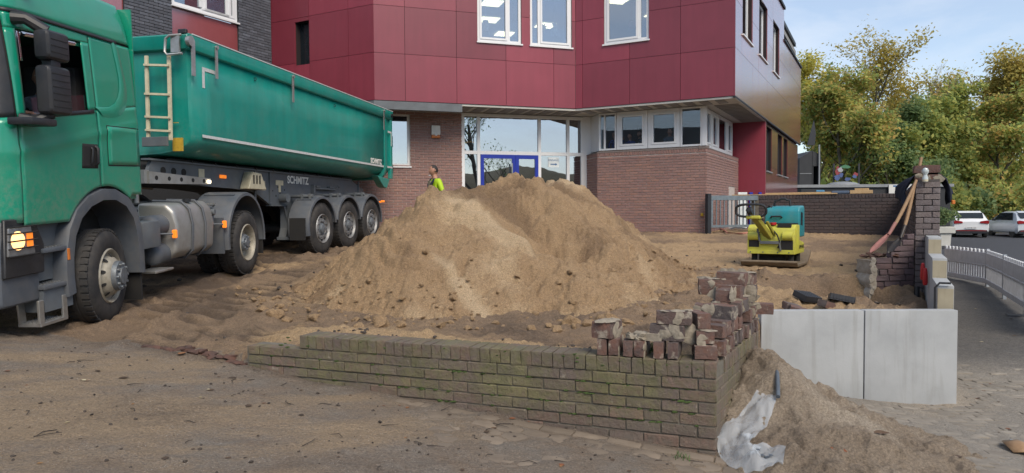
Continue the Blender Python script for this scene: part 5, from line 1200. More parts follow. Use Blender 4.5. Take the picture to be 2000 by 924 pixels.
b = MB(); b.bx(.92, 1.20, -1.02, -.60, .30, .52); b.bx(.90, 1.10, -1.0, -.6, .60, 1.2); b.build('step_well', MATS['chassis_grey'], TRK, ang=0)
b = MB(); b.bx(.98, 1.21, -1.10, -.70, .17, .205); b.prism([(-1.12, .20), (-1.03, .20), (-1.05, .44), (-1.14, .44)], 'x', 1.0, 1.02); b.bx(1.185, 1.21, -1.11, -1.04, .2, .43); b.bx(1.185, 1.21, -.77, -.70, .2, .43); lst = b.build('lower_step', MATS['aluminium'], TRK, bevel=.004)
g = MB(); [g.bx(1.0+.04*i, 1.022+.04*i, -1.08+.045*j, -1.058+.045*j, .205, .213) for i in range(5) for j in range(8)]; g.build('tread', MATS['rim_silver'], lst, ang=0)
# front fender ring
def fender(prof, x0, x1, mat, name, parent, th=.05):
    """prof: list of (y,z) outer line; inner is offset towards the axle"""
    b = MB(); c = Vector((.03, .55)); rows = []
    for (y, z) in prof:
        d = (Vector((y, z))-c).normalized(); i = Vector((y, z))-d*th; rows.append([(x0, y, z), (x1-.03, y, z), (x1, y-d.x*.015, z-d.y*.015), (x1+.005, (y+i.x)/2, (z+i.y)/2), (x1, i.x, i.y), (x0, i.x, i.y)])
    b.grid(rows, closed=True); return b.build(name, MATS[mat], parent, ang=50)
pr = [(-.72, .40), (-.735, .62), (-.715, .85), (-.64, 1.10), (-.50, 1.30), (-.30, 1.43), (-.05, 1.50), (.22, 1.49), (.44, 1.40), (.60, 1.24), (.68, 1.04), (.715, .80), (.72, .45)]
fender(pr, .80, 1.24, 'fender_grey', 'fender', TRK, .13)
g = MB(); g.bx(1.238, 1.250, -.70, -.665, .78, .90); g.build('side_marker', MATS['orange_plastic'], TRK, bevel=.004)
b = MB(); b.bx(.70, .80, -.75, .74, .35, 1.5); b.bx(.80, 1.2, .66, .69, .12, .62); b.build('arch_liner', MATS['dark_under'], TRK, ang=0)
# wheels -------------------------------------------------------------------
def wheel(parent, loc, r=.525, w=.33, kind='steer', rz=0, side=1):
    o = bpy.data.objects.new('wheel', None); COL.objects.link(o); o.parent = parent; o.matrix_local = Matrix.Translation(loc) @ rotz(rz) @ (Matrix.Identity(4) if side == 1 else Matrix.Rotation(math.pi, 4, 'Z'))
    # x = outward, outer face at x=0
    b = MB(); hw_ = w; rb = .30
    b.lathe([(rb, -.02), (rb+.03, -.005), (r*.80, .0), (r*.93, -.018), (r*.985, -.05), (r, -.075), (r, -w+.075), (r*.985, -w+.05), (r*.9, -w+.01), (rb, -w+.02)], axis='x', n=56); ty = b.build('tyre', MATS['rubber'], o, ang=40)
    t = MB()
    N = 44
    for q in range(N):
        a = 2*math.pi*q/N; Mx = Matrix.Rotation(a, 4, 'X')
        t.bx(-.115, -.035, -.024, .024, r-.012, r+.010, Mx); t.bx(-w+.035, -w+.115, -.024, .024, r-.012, r+.010, Mx)
    for k in (.40, .60):
        t.lathe([(r-.005, -w*k+.025), (r+.010, -w*k+.022), (r+.010, -w*k-.022), (r-.005, -w*k-.025)], axis='x', n=40)
    tag(t.build('tread', MATS['rubber'], ty, ang=30), kind='stuff')
    rm = MB()
    if kind == 'steer':
        rm.lathe([(.312,-.012),(.300,.004),(.285,-.01),(.272,-.05),(.245,-.06),(.21,.02),(.165,.058),(.155,.06)], axis='x', n=40); rim = rm.build('rim', MATS['rim_cream'], o, ang=40)
        h = MB(); h.lathe([(.168,.035),(.168,.085),(.16,.105),(.10,.11),(.095,.135),(0,.138)], axis='x', n=32); 
        for q in range(10): a = q*math.pi/5; h.cyl((.105, .13*math.cos(a), .13*math.sin(a)), (.132, .13*math.cos(a), .13*math.sin(a)), .016, n=6)
        h.build('hub', MATS['hub_grey'], o, ang=35)
        hh = MB()
        for q in range(10): a = (q+.5)*math.pi/5; c = Vector((-.012, .232*math.cos(a), .232*math.sin(a))); hh.add([c+Vector((.012+.0*k, 0, 0))+Matrix.Rotation(a, 3, 'X') @ Vector((.014*math.cos(t2) if False else .026*math.cos(t2)*-.9, .026*math.cos(t2), .020*math.sin(t2))) for k in (0,) for t2 in [i*math.pi/5 for i in range(10)]], [tuple(range(10))])
        tag(hh.build('vent_hole', MATS['dark_under'], rim, ang=0), kind='stuff')
    elif kind == 'drive':
        rm.lathe([(.312,-.012),(.298,.002),(.285,-.012),(.270,-.05),(.262,-.14),(.235,-.155),(.20,-.150),(.13,-.145),(.12,-.14)], axis='x', n=40); rim = rm.build('rim', MATS['rim_cream'], o, ang=40)
        h = MB(); h.lathe([(.15,-.15),(.145,-.06),(.125,-.03),(.08,-.025),(.075,-.005),(0,-.003)], axis='x', n=28)
        for q in range(8): a = q*math.pi/4; h.cyl((-.05, .11*math.cos(a), .11*math.sin(a)), (-.012, .11*math.cos(a), .11*math.sin(a)), .016, n=6)
        h.build('hub', MATS['hub_grey'], o, ang=35)
    else:
        rm.lathe([(.312,-.012),(.300,.004),(.285,-.012),(.275,-.045),(.235,-.055),(.215,-.03),(.15,-.028),(.135,-.06)], axis='x', n=40); rim = rm.build('rim', MATS['rim_silver'], o, ang=40)
        h = MB(); h.lathe([(.135,-.06),(.125,-.035),(.10,-.03),(.095,.0),(.07,.012),(0,.014)], axis='x', n=28)
        for q in range(10): a = q*math.pi/5; h.cyl((-.05, .175*math.cos(a), .175*math.sin(a)), (-.004, .175*math.cos(a), .175*math.sin(a)), .015, n=6)
        h.build('hub', MATS['hub_grey'], o, ang=35); hh = MB()
        for q in range(10): a = (q+.5)*math.pi/5; hh.cyl((-.05, .236*math.cos(a), .236*math.sin(a)), (-.032, .236*math.cos(a), .236*math.sin(a)), .026, n=10)
        tag(hh.build('vent_hole', MATS['dark_under'], rim), kind='stuff')
    return o
wheel(TRK, (1.25, 0, .515), kind='steer', rz=.19); wheel(TRK, (-1.25, 0, .515), kind='steer', rz=.19, side=-1)
for s in (1, -1): wheel(TRK, (s*1.25, 3.80, .515), kind='drive', side=s); wheel(TRK, (s*.90, 3.80, .515), kind='drive', side=s)
b = MB(); b.cyl((-1.1, 3.8, .515), (1.1, 3.8, .515), .1); b.cyl((-1.1, 0, .48), (1.1, 0, .48), .06); b.lathe([(0,-.25),(.2,-.2),(.25,0),(.2,.2),(0,.25)], (0,3.8,.515), 'y', 16); b.build('axle', MATS['dark_under'], TRK)
# chassis rails and deck
b = MB(); [b.bx(s*.42-.04, s*.42+.04, -1.2, 4.75, .78, 1.05) for s in (1, -1)]; b.bx(-.5, .5, 1.0, 1.1, .8, 1.02); b.bx(-.5, .5, 4.6, 4.7, .8, 1.02); b.bx(-.9, .9, .85, 2.6, 1.06, 1.10); b.build('chassis_rail', MATS['chassis_grey'], TRK, ang=0)
# fifth wheel
b = MB(); b.prism([(-.45, 3.2), (.45, 3.2), (.45, 3.9), (.2, 4.3), (-.2, 4.3), (-.45, 3.9)], 'z', 1.18, 1.23); b.bx(-.42, .42, 3.3, 3.9, 1.06, 1.18); b.bx(-1.0, 1.0, 2.6, 3.1, 1.12, 1.16); b.build('fifth_wheel', MATS['chassis_grey'], TRK, bevel=.01)
b = MB()
for k in range(9): b.bx(.55+.0, .95, 2.55+k*.10, 2.62+k*.10, 1.165, 1.195)
tag(b.build('catwalk', MATS['aluminium'], TRK, ang=0), kind='stuff')
# air tanks, box, fuel tank
b = MB(); b.bx(.66, 1.18, .80, 1.22, .72, 1.06); b.build('battery_box', MATS['chassis_grey'], TRK, bevel=.03, seg=2)
for z in (.98, .60): b = MB(); b.lathe([(0,-.02),(.09,-.01),(.135,.04),(.14,.10),(.14,.5),(0,.52)], (1.0, 1.22, z), 'y', 24); b.build('air_tank', MATS['fender_grey'], TRK, ang=50)
b = MB(); b.prism([(.70,.52),(1.10,.50),(1.22,.60),(1.24,.95),(1.20,1.16),(1.10,1.26),(.70,1.27)], 'y', 1.52, 2.62); ft = b.build('fuel_tank', MATS['tank_alu'], TRK, bevel=.06, seg=3)
for y in (1.92, 2.30):
    g = MB(); pf_ = [(.70,.505),(1.11,.485),(1.235,.595),(1.255,.95),(1.215,1.17),(1.105,1.278),(.70,1.288)]; g.tube([(x, y+ (0.03 if i in (0,1) else 0), z) for i, (x, z) in enumerate(pf_)], .018, 6); g.build('strap', MATS['fender_grey'], ft)
g = MB(); g.lathe([(0,0),(.06,0),(.06,.04),(0,.045)], (1.08, 2.12, 1.262), 'z', 16); g.build('filler_cap', MATS['black_plastic'], ft)
g = MB(); g.bx(.98, 1.25, .92, 1.36, .40, .43); g.build('side_step', MATS['aluminium'], TRK, bevel=.006)
for y, z in ((1.47, .86), (2.98, .88)): g = MB(); g.bx(1.20, 1.255, y-.025, y+.025, z-.055, z+.055); g.build('side_marker', MATS['lamp_orange'], TRK, bevel=.008); g = MB(); g.tube([(1.0, y-.3, z+.02), (1.15, y-.1, z+.01), (1.22, y, z)], .015, 6); g.build('bracket', MATS['chassis_grey'], TRK)
# drive-axle mudguard
def guard(parent, yc, r, x0, x1, a0, a1, mat='fender_grey', zc=.515, th=.02, n=22, name='mudguard', ribs=True):
    rows = []
    for i in range(n+1):
        a = math.radians(a0+(a1-a0)*i/n); c, s = math.cos(a), math.sin(a)
        rows.append([(x0, yc+r*c, zc+r*s), (x1-.03, yc+r*c, zc+r*s), (x1, yc+(r-.012)*c, zc+(r-.012)*s), (x1+.004, yc+(r-.06)*c, zc+(r-.06)*s), (x1-.01, yc+(r-.065)*c, zc+(r-.065)*s), (x1-.03, yc+(r-.03)*c, zc+(r-.03)*s), (x0, yc+(r-.03)*c, zc+(r-.03)*s)])
    b = MB().grid(rows, closed=True); o = b.build(name, MATS[mat], parent, ang=50)
    if ribs:
        g = MB()
        for a in (a0+.25*(a1-a0), a0+.42*(a1-a0), a0+.6*(a1-a0)):
            a = math.radians(a); g.beam((x0+.05, yc+(r+.008)*math.cos(a), zc+(r+.008)*math.sin(a)), (x1-.08, yc+(r+.008)*math.cos(a), zc+(r+.008)*math.sin(a)), .03, .02, (0, math.cos(a), math.sin(a)))
        tag(g.build('stiffener', MATS[mat], o, ang=0), kind='stuff')
    return o
for s in (1,): guard(TRK, 3.80, .76, .62, 1.25, -8, 190, zc=.60)
guard(TRK, 3.80, .76, -1.25, -.62, -8, 190, zc=.60, ribs=False)
b = MB(); b.bx(.66, 1.20, 2.98, 3.02, .42, .98); b.build('mudguard_apron', MATS['fender_grey'], TRK, ang=0)
b = MB(); b.bx(.70, 1.20, 4.54, 4.56, .25, .75); b.build('mud_flap', MATS['dark_under'], TRK, ang=0)
b = MB(); b.box((.95, 2.85, .98), (.30, .14, .18)); b.cyl((.85, 2.82, 1.08), (1.16, 2.82, 1.08), .05); b.build('valve_block', MATS['chassis_grey'], TRK, bevel=.01)
# exhaust stack / air column behind the cab
b = MB(); b.cyl((1.02, .95, 1.3), (1.02, .95, 2.95), .045, n=14); b.cyl((1.02, .95, 2.95), (1.02, .95, 3.02), .065, n=14); b.build('air_pipe', MATS['aluminium'], TRK)
b = MB(); b.prism([(.88, 1.10), (1.02, 1.10), (1.14, 1.9), (1.04, 1.9)], 'x', .86, .90); b.cyl((.90, .98, 1.5), (.915, .98, 1.5), .03); b.cyl((.90, 1.02, 1.3), (.915, 1.02, 1.3), .03); b.build('bracket', MATS['tank_alu'], TRK, ang=0)
# cab interior
b = MB(); b.bx(-.95, -.35, -.35, .2, 1.45, 2.0); b.bx(.35, .95, -.35, .2, 1.45, 2.0); b.bx(.35, .95, .05, .25, 2.0, 2.85); b.bx(-1.1, 1.1, -1.30, -.95, 1.45, 2.1); b.build('seat', MATS['seat_cloth'], TRK, bevel=.05, seg=2)
b = MB(); b.tube([(.65+.22*math.cos(a), -.78+.10*math.sin(a), 2.12+.18*math.sin(a)) for a in [i*math.pi/10 for i in range(20)]], .016, 6, closed=True); b.build('steering_wheel', MATS['black_plastic'], TRK)

# ================================================================ tipper trailer
TRL = thing('tipper_trailer', 'green half-pipe tipper semi-trailer with lettered grey chassis behind the truck', 'trailer', (-5.21, 14.80, .76), -.199)
BG = MATS['body_green']; Y0, Y1 = -4.25, 4.02
# hull cross-section (outer), half: x, z from rim down to bottom centre
def section(w=1.215):
    pts = [(w+.0, 3.32), (w+.005, 2.7), (w, 2.14), (w-.02, 2.03)]
    for i in range(1, 9): a = math.radians(90*i/8); pts.append((w-.02-.66*(1-math.cos(a)), 2.03-.27*math.sin(a)))
    pts.append((0, 1.74)); return pts
sec = section(); full = sec+[(-x, z) for x, z in reversed(sec[:-1])]
ins = [(x*.965, z+.03) for x, z in full]
b = MB(); b.grid([[(x, y, z) for x, z in full] for y in (Y0+.10, Y0+.6, -2, 0, 2, Y1-.42)]); hull = b.build('hull', BG, TRL, recalc=False, ang=40, solid=.02)
# front wall leaning forward at the bottom
fsec = lambda t: [(x*(1-.10*t*(1 if z < 2.2 else .3)), z) for x, z in full]
b = MB(); n = len(full); c_f = [(x, Y0+.28-(.16 if z > 3 else .10-.0*z), z) for x, z in full]
b.add([(x, Y0+.10, z) for x, z in full]+[(x*.975, Y0+.05+max(0, 2.4-z)*.10, z+.02) for x, z in full], [(i, i+1, n+i+1, n+i) for i in range(n-1)]+[tuple(range(2*n-1, n-1, -1))]); b.build('front_wall', BG, TRL, ang=30)
# rim
b = MB(); prof = [(1.215, 3.30), (1.275, 3.32), (1.285, 3.52), (1.26, 3.555), (1.19, 3.55), (1.18, 3.40)]
for s in (1, -1): b.prism([(s*x, z) for x, z in prof], 'y', Y0+.06, Y1)
b.prism([(Y0-.02, 3.32), (Y0+.06, 3.30), (Y0+.12, 3.52), (Y0+.02, 3.553), (Y0-.05, 3.52)], 'x', -1.27, 1.27); b.build('rim', BG, TRL, bevel=.008)
b = MB(); b.bx(1.275, 1.289, Y0+.06, Y1, 3.535, 3.552); b.build('rim_edge', MATS['reflect_white'], TRL, ang=0)
b = MB(); b.bx(-1.2, 1.2, Y0+.2, Y1-.4, 3.40, 3.44); b.build('load_cover', MATS['dark_under'], TRL, ang=0)
# tailgate and rear frame
b = MB()
for s in (1, -1):
    b.prism([(s*1.17, 3.32), (s*1.25, 3.32), (s*1.255, 2.05), (s*1.20, 1.84), (s*1.02, 1.66), (s*.96, 1.74), (s*1.12, 1.90), (s*1.17, 2.1)], 'y', Y1-.52, Y1-.40); b.bx(s*1.215-.045, s*1.215+.045, Y1-.14, Y1, 1.75, 3.5)
b.prism([(1.20, 3.30), (1.20, 2.0), (.95, 1.72), (-.95, 1.72), (-1.20, 2.0), (-1.20, 3.30)], 'y', Y1-.40, Y1-.05); tg = b.build('tailgate', BG, TRL, bevel=.01)
b = MB(); b.prism([(Y1-.9, 1.80), (Y1-.45, 1.52), (Y1-.25, 1.50), (Y1-.05, 1.74)], 'x', 1.00, 1.19); b.build('tail_gusset', BG, TRL, bevel=.01)
b = MB(); b.cyl((1.25, Y1-.1, 3.42), (1.31, Y1-.1, 3.42), .05); b.cyl((1.24, Y1+.02, 2.6), (1.24, Y1+.02, 2.9), .02); b.cyl((1.24, Y1+.03, 1.9), (1.24, Y1+.03, 2.1), .02); b.build('hinge', MATS['black_plastic'], tg)
# reflective stripe and corner marks
b = MB(); b.bx(1.217, 1.224, Y0+.34, Y1-.54, 2.03, 2.075); b.bx(1.258, 1.262, Y1-.39, Y1-.02, 2.03, 2.075); b.build('reflective_stripe', MATS['reflect_white'], TRL, ang=0)
b = MB(); b.bx(1.221, 1.2245, Y0+.36, Y0+.42, 2.80, 3.12); b.bx(1.221, 1.2245, Y0+.421, Y0+.68, 3.065, 3.12); b.bx(1.258, 1.262, Y1-.32, Y1-.06, 2.95, 3.0); b.bx(1.258, 1.262, Y1-.11, Y1-.06, 2.62, 2.949); b.build('corner_mark', MATS['reflect_white'], TRL, ang=0)
Mtx = lambda y, z, x: Matrix.Translation((x, y, z)) @ rotz(R(90)) @ Matrix.Rotation(R(90), 4, 'X')
text('lettering', 'SCHMITZ', .17, MATS['white_letter'], TRL, Mtx(Y1-1.05, 2.145, 1.228), .001, bold=.006)
# straps on the rim
for y in (Y0+.62, Y0+3.0, Y0+7.6): b = MB(); b.bx(1.29, 1.305, y-.03, y+.03, 2.98, 3.45); b.cyl((1.29, y, 3.47), (1.33, y, 3.47), .03); b.build('rim_strap', MATS['aluminium'], TRL, ang=40)
b = MB(); b.bx(1.285, 1.30, Y0+.02, Y0+.10, 2.92, 3.45); b.tube([(1.24, Y0-.12, 3.22), (1.02, Y0-.16, 3.20), (.98, Y0-.16, 3.25), (1.0, Y0-.16, 3.44), (1.06, Y0-.16, 3.48), (1.22, Y0-.10, 3.50)], .02, 8); b.box((1.13, Y0-.12, 3.36), (.14, .03, .24)); b.cyl((1.27, Y0-.02, 3.42), (1.33, Y0-.02, 3.42), .075); b.build('cover_crank', MATS['aluminium'], TRL, ang=40)
b = MB(); b.bx(1.12, 1.26, Y0-.06, Y0+.0, 3.53, 3.60); b.build('cover_cap', MATS['black_plastic'], TRL, bevel=.01)
for y in (Y0+1.8, Y0+4.9): b = MB(); b.tube([(1.235+.025*math.cos(a), y, 3.20+.025*math.sin(a)) for a in [i*math.pi/5 for i in range(10)]], .006, 5, closed=True); b.build('ring', MATS['black_plastic'], TRL)
# ladder on the front wall
lad = MB()
for x in (.62, 1.0): lad.beam((x, Y0-.10, 1.95), (x, Y0-.10, 3.22), .05, .03, (0, 1, 0))
ld = lad.build('ladder_rail', MATS['cream_paint'], TRL, ang=0)
for z in (3.05, 2.62, 2.28, 2.08): b = MB(); b.beam((.60, Y0-.12, z+.03), (1.02, Y0-.12, z), .055, .03); b.build('rung', MATS['cream_paint'], ld, ang=0)
b = MB(); b.bx(.55, .98, Y0-.16, Y0-.12, 1.86, 2.0); b.build('ladder_bracket', MATS['chassis_grey'], TRL, bevel=.005)
b = MB(); b.bx(.86, 1.02, Y0-.005, Y0+.03, 1.82, 2.02); b.bx(.90, .98, Y0-.03, Y0-.01, 2.24, 2.25); b.build('warning_label', MATS['yellow_label'], TRL, M=Matrix.Translation((.06, .045, -.02)), ang=0)
# chassis
CX = .62
def side_plate(x0, x1):
    b = MB(); b.prism([(-4.45, 1.34), (-2.2, 1.30), (-1.55, 1.26), (-1.0, 1.02), (2.9, 1.04), (3.55, 1.20), (3.55, 1.46), (2.75, 1.68), (-4.3, 1.66)], 'x', x0, x1); return b
ch = side_plate(CX-.06, CX); ch = ch.build('chassis_beam', MATS['chassis_grey'], TRL, ang=0); side_plate(-CX, -CX+.06).build('chassis_beam', MATS['chassis_grey'], TRL, ang=0)
b = MB(); b.bx(CX-.10, CX+.04, -4.4, 2.75, 1.661, 1.69); b.bx(CX-.1, CX+.03, -1.0, 3.0, .995, 1.018); [b.bx(CX, CX+.03, y-.02, y+.02, 1.04, 1.66) for y in (-1.55, -1.02, 3.2)]; b.build('flange', MATS['chassis_grey'], ch, ang=0)
b = MB(); b.tube([(CX+.02, y, 1.70+.01*math.sin(y*3)) for y in [-4.0+.25*i for i in range(28)]], .012, 5); [b.box((CX+.02, -3.4+.62*i, 1.70), (.04, .03, .05)) for i in range(10)]; b.build('cable_run', MATS['dark_under'], ch, ang=0)
text('lettering', 'SCHMITZ', .215, MATS['white_letter'], ch, Mtx(.12, 1.545, CX+.004), .001, bold=.006)
b = MB(); [b.cyl((CX-.002, -4.05+.24*i, 1.52), (CX+.004, -4.05+.24*i, 1.52), .06, n=14) for i in range(3)]
for (y, z, r_) in ((-.75,1.50,.02),(-.7,1.38,.02),(-.62,1.25,.025),(-.55,1.45,.018),(-.45,1.33,.018),(-.42,1.22,.022),(-.78,1.2,.02),(-.9,1.3,.015),(-.33,1.5,.015),(-.3,1.12,.025),(-.6,1.12,.025)): b.cyl((CX-.002, y, z), (CX+.004, y, z), r_, n=10)
tag(b.build('hole', MATS['dark_under'], ch), kind='stuff')
for q_ in ((-3.20, -3.05, 1.46, 1.60), (-1.30, -1.18, 1.30, 1.48), (-.78, -.50, 1.42, 1.52), (-.68, -.60, 1.28, 1.419)): b = MB(); b.bx(CX, CX+.008, *q_); b.build('data_plate', MATS['cream_paint'], ch, ang=0)
b = MB(); b.prism([(-2.05, 1.30), (-1.45, 1.30), (-1.62, 1.60), (-1.90, 1.62)], 'x', CX+.01, CX+.20); wc = b.build('wheel_chock', MATS['cream_paint'], TRL, bevel=.01)
b = MB(); [b.bx(CX+.201, CX+.204, -1.90+.1*i, -1.86+.1*i, 1.40, 1.56) for i in range(3)]; tag(b.build('slot', MATS['dark_under'], wc, ang=0), kind='stuff')
b = MB(); b.cyl((CX+.06, .75, 1.40), (CX+.06, 1.75, 1.40), .025); b.bx(CX+.0, CX+.08, .68, .75, 1.30, 1.48); b.bx(CX, CX+.09, .78, .98, 1.43, 1.47); b.bx(CX, CX+.09, 1.45, 1.65, 1.43, 1.47); b.tube([(CX+.06, 1.75, 1.40), (CX+.06, 1.85, 1.44), (CX+.06, 1.92, 1.50), (CX+.06, 1.98, 1.46)], .014, 6); b.build('hook_bar', MATS['chassis_grey'], ch, ang=40)
b = MB(); b.beam((-.6, -4.5, 1.40), (-.6, -2.8, 1.38), .06, .2); b.bx(-.6, .75, -4.62, -4.52, 1.30, 1.50); b.prism([(-4.55, 1.30), (-3.1, 1.34), (-3.1, 1.44), (-4.55, 1.48)], 'x', .70, .78); b.build('front_bracket', MATS['tank_alu'], TRL, ang=0)
b = MB(); [b.cyl((.779, -4.4+.28*i, 1.39), (.783, -4.4+.28*i, 1.39), .035, n=10) for i in range(5)]; tag(b.build('hole', MATS['dark_under'], TRL), kind='stuff')
g = MB(); g.bx(.78, .80, -3.20, -3.12, 1.36, 1.41); g.build('front_marker', MATS['lamp_small'], TRL, bevel=.004)
for y, z in ((-2.55, 1.50),): g = MB(); g.bx(CX+.005, CX+.03, y-.09, y+.09, z-.03, z+.03); g.build('side_marker', MATS['lamp_orange'], TRL, bevel=.006)
g = MB(); g.bx(.90, .96, .62, .72, .98, 1.04); g.build('side_marker', MATS['lamp_orange'], TRL, bevel=.006)
g = MB(); g.bx(1.18, 1.26, 3.35, 3.42, 1.12, 1.17); g.bx(.95, 1.18, 3.36, 3.40, 1.11, 1.15); g.build('side_marker', MATS['lamp_orange'], TRL, bevel=.006)
# landing leg, hydraulic ram, underside
b = MB(); b.bx(.50, .66, -.42, -.26, .55, 1.02); b.bx(.46, .72, -.50, -.18, .30, .36); b.prism([(-.50, .36), (-.18, .36), (-.26, .55), (-.42, .55)], 'x', .50, .66); b.cyl((.66, -.3, .42), (.66, .0, .36), .10, n=14); b.tube([(.64, -.5, 1.0), (.66, -.42, .7), (.62, -.3, .5)], .018, 6); b.build('landing_leg', MATS['chassis_grey'], TRL, ang=40)
b = MB(); b.bx(-.55, .55, -4.3, 3.4, 1.50, 1.60); b.bx(-.55, .55, 3.2, 3.55, 1.0, 1.5); b.cyl((0, -4.0, 1.6), (0, -4.2, 2.6), .12); b.build('underframe', MATS['dark_under'], TRL, ang=0)
for y in (0, 1.31, 2.62):
    for s in (1, -1): wheel(TRL, (s*1.25, y, .52+.04*y), r=.535, w=.385, kind='trailer', side=s)
    b = MB(); b.cyl((-1.0, y, .52+.04*y), (1.0, y, .52+.04*y), .09); b.build('axle', MATS['dark_under'], TRL)
    guard(TRL, y, .655, .80, 1.25, 8 if y < 2.6 else -5, 172 if y else 196, zc=.56+.04*y, ribs=True)
    guard(TRL, y, .655, -1.25, -.80, 8, 172, zc=.56+.04*y, ribs=False)
    b = MB(); b.cyl((.62, y-.25, 1.20+.04*y), (1.16, y-.25, 1.20+.04*y), .035); [b.bx(x, x+.05, y-.30, y-.2, 1.05+.04*y, 1.25+.04*y) for x in (.9, 1.08)]; b.build('guard_bracket', MATS['chassis_grey'], TRL, ang=40)
b = MB(); b.cyl((.62, -.62, 1.16), (.80, -.62, 1.16), .09, n=16); b.build('air_valve', MATS['chassis_grey'], TRL)
b = MB(); b.bx(.86, 1.20, -.70, -.67, .30, .75); b.build('mud_flap', MATS['dark_under'], TRL, ang=0)
# ================================================================ vibratory plate
pc = (4.62, 12.05); VP = thing('vibratory_plate', 'yellow and teal vibratory plate compactor standing on the sand', 'plate compactor', (pc[0], pc[1], gz(*pc)-.02), R(-33))
b = MB(); b.prism([(-.58, .10), (-.50, .02), (.35, .02), (.62, .14), (.70, .24), (.66, .26), (.55, .17), (.34, .07), (-.48, .07), (-.55, .13)], 'x', -.46, .46); b.build('base_plate', MATS['plate_steel'], VP, bevel=.008)
b = MB(); [b.cyl((x, y, .06), (x, y, .24), .05, n=12) for x in (-.3, .3) for y in (-.25, .28)]; b.bx(-.2, .2, -.2, .25, .07, .22); b.build('vibrator', MATS['dark_under'], VP)
b = MB(); b.prism([(-.40, .22), (-.40, .52), (-.37, .66), (-.28, .72), (.02, .72), (.02, .46), (.42, .40), (.45, .22)], 'x', -.39, .39); hd_ = b.build('lower_hood', MATS['plate_yellow'], VP, bevel=.025, seg=2)
for s in (1, -1): b = MB(); b.cyl((s*.20, -.385, .53), (s*.36, -.385, .53), .075, n=18); b.build('roller_guard', MATS['plate_yellow'], VP, ang=40)
for x_ in (-.33, -.12, .12, .30): b = MB(); b.cyl((x_, -.42, .255), (x_, -.411, .255), .012, n=6); b.build('bolt', MATS['chassis_grey'], VP)
b = MB(); b.tube([(.05, -.40, .62), (.12, -.46, .55), (.16, -.44, .42), (.12, -.40, .33)], .012, 6); b.build('hose', MATS['black_plastic'], VP)
for q_ in ((.17, .36, -.404, -.398, .30, .46), (-.36, -.19, -.404, -.398, .34, .46), (.10, .32, -.36, -.30, .675, .74)): b = MB(); b.bx(*q_); b.build('dark_opening', MATS['dark_under'], VP, ang=0)
b = MB(); b.bx(-.385, .385, -.412, -.403, .225, .29); b.build('bottom_band', MATS['plate_yellow'], VP, bevel=.004)
b = MB(); b.prism([(-.02, .74), (.0, .96), (.06, 1.03), (.40, 1.05), (.47, 1.0), (.50, .50), (.06, .50)], 'x', -.19, .385); th_ = b.build('engine_hood', MATS['plate_teal'], VP, bevel=.03, seg=3)
b = MB(); b.bx(-.24, .37, -.05, .05, .70, .745); b.build('air_gap', MATS['black_plastic'], VP, ang=0)
b = MB(); b.prism([(.10, .72), (.26, .70), (.27, .92), (.12, .94)], 'x', .384, .391); b.build('side_grille', MATS['black_plastic'], th_, ang=0)
b = MB(); b.tube([(-.08, -.02, .84), (-.07, -.05, .86), (.09, -.05, .86), (.10, -.02, .84)], .016, 8); b.build('hood_handle', MATS['black_plastic'], th_)
b = MB(); b.tube([(-.06, .14, 1.04), (-.05, .14, 1.13), (.02, .14, 1.145), (.05, .14, 1.17), (.12, .14, 1.17), (.15, .14, 1.145), (.2, .14, 1.14), (.21, .14, 1.04)], .02, 8); b.build('lifting_bar', MATS['black_plastic'], th_)
b = MB(); b.beam((-.02, -.38, .50), (-.20, -.62, .84), .15, .07); b.beam((.10, -.34, .46), (-.04, -.5, .78), .05, .04); b.build('pole_arm', MATS['olive_paint'], VP, bevel=.008)
b = MB(); b.bx(-.34, -.10, -.70, -.56, .82, .88); b.build('pole_head', MATS['plate_yellow'], VP, bevel=.015)
b = MB(); hp = []
for i in range(24): a = i*2*math.pi/24; c, s_ = math.cos(a), math.sin(a); hp.append((-.26+.25*abs(c)**.6*(1 if c > 0 else -1), -.68-.02*s_, .965+.105*abs(s_)**.7*(1 if s_ > 0 else -1)))
b.tube(hp, .021, 8, closed=True); b.build('handle_loop', MATS['black_plastic'], VP)
b = MB(); lump(b, (-.27, -.70, .95), .062, (1, 1, 1)); b.build('control_head', MATS['black_plastic'], VP, ang=70); b = MB(); b.cyl((-.05, -.68, 1.0), (.06, -.68, 1.03), .012); lump(b, (.06, -.68, 1.03), .03, (1,1,1)); b.build('control_knob', MATS['black_plastic'], VP, ang=70)
b = MB(); b.bx(-.17, .17, -.45, -.41, .395, .445); b.beam((-.17, -.43, .44), (-.21, -.43, .66), .03, .03); b.beam((.15, -.43, .42), (.17, -.42, .28), .05, .02); b.build('lock_bracket', MATS['chassis_grey'], VP, bevel=.004)
b = MB(); b.cyl((.02, -.30, .72), (.02, -.30, .76), .05, n=14); b.build('red_cap', MATS['red_plastic'], VP)
text('lettering', 'AMMANN', .055, MATS['text_black'], VP, Matrix.Translation((-.25, -.405, .60)) @ Matrix.Rotation(R(90), 4, 'X'), .0005); text('lettering', 'AMMANN', .10, MATS['text_black'], VP, Matrix.Translation((.392, .18, .33)) @ rotz(R(90)) @ Matrix.Rotation(R(90), 4, 'X'), .0005)
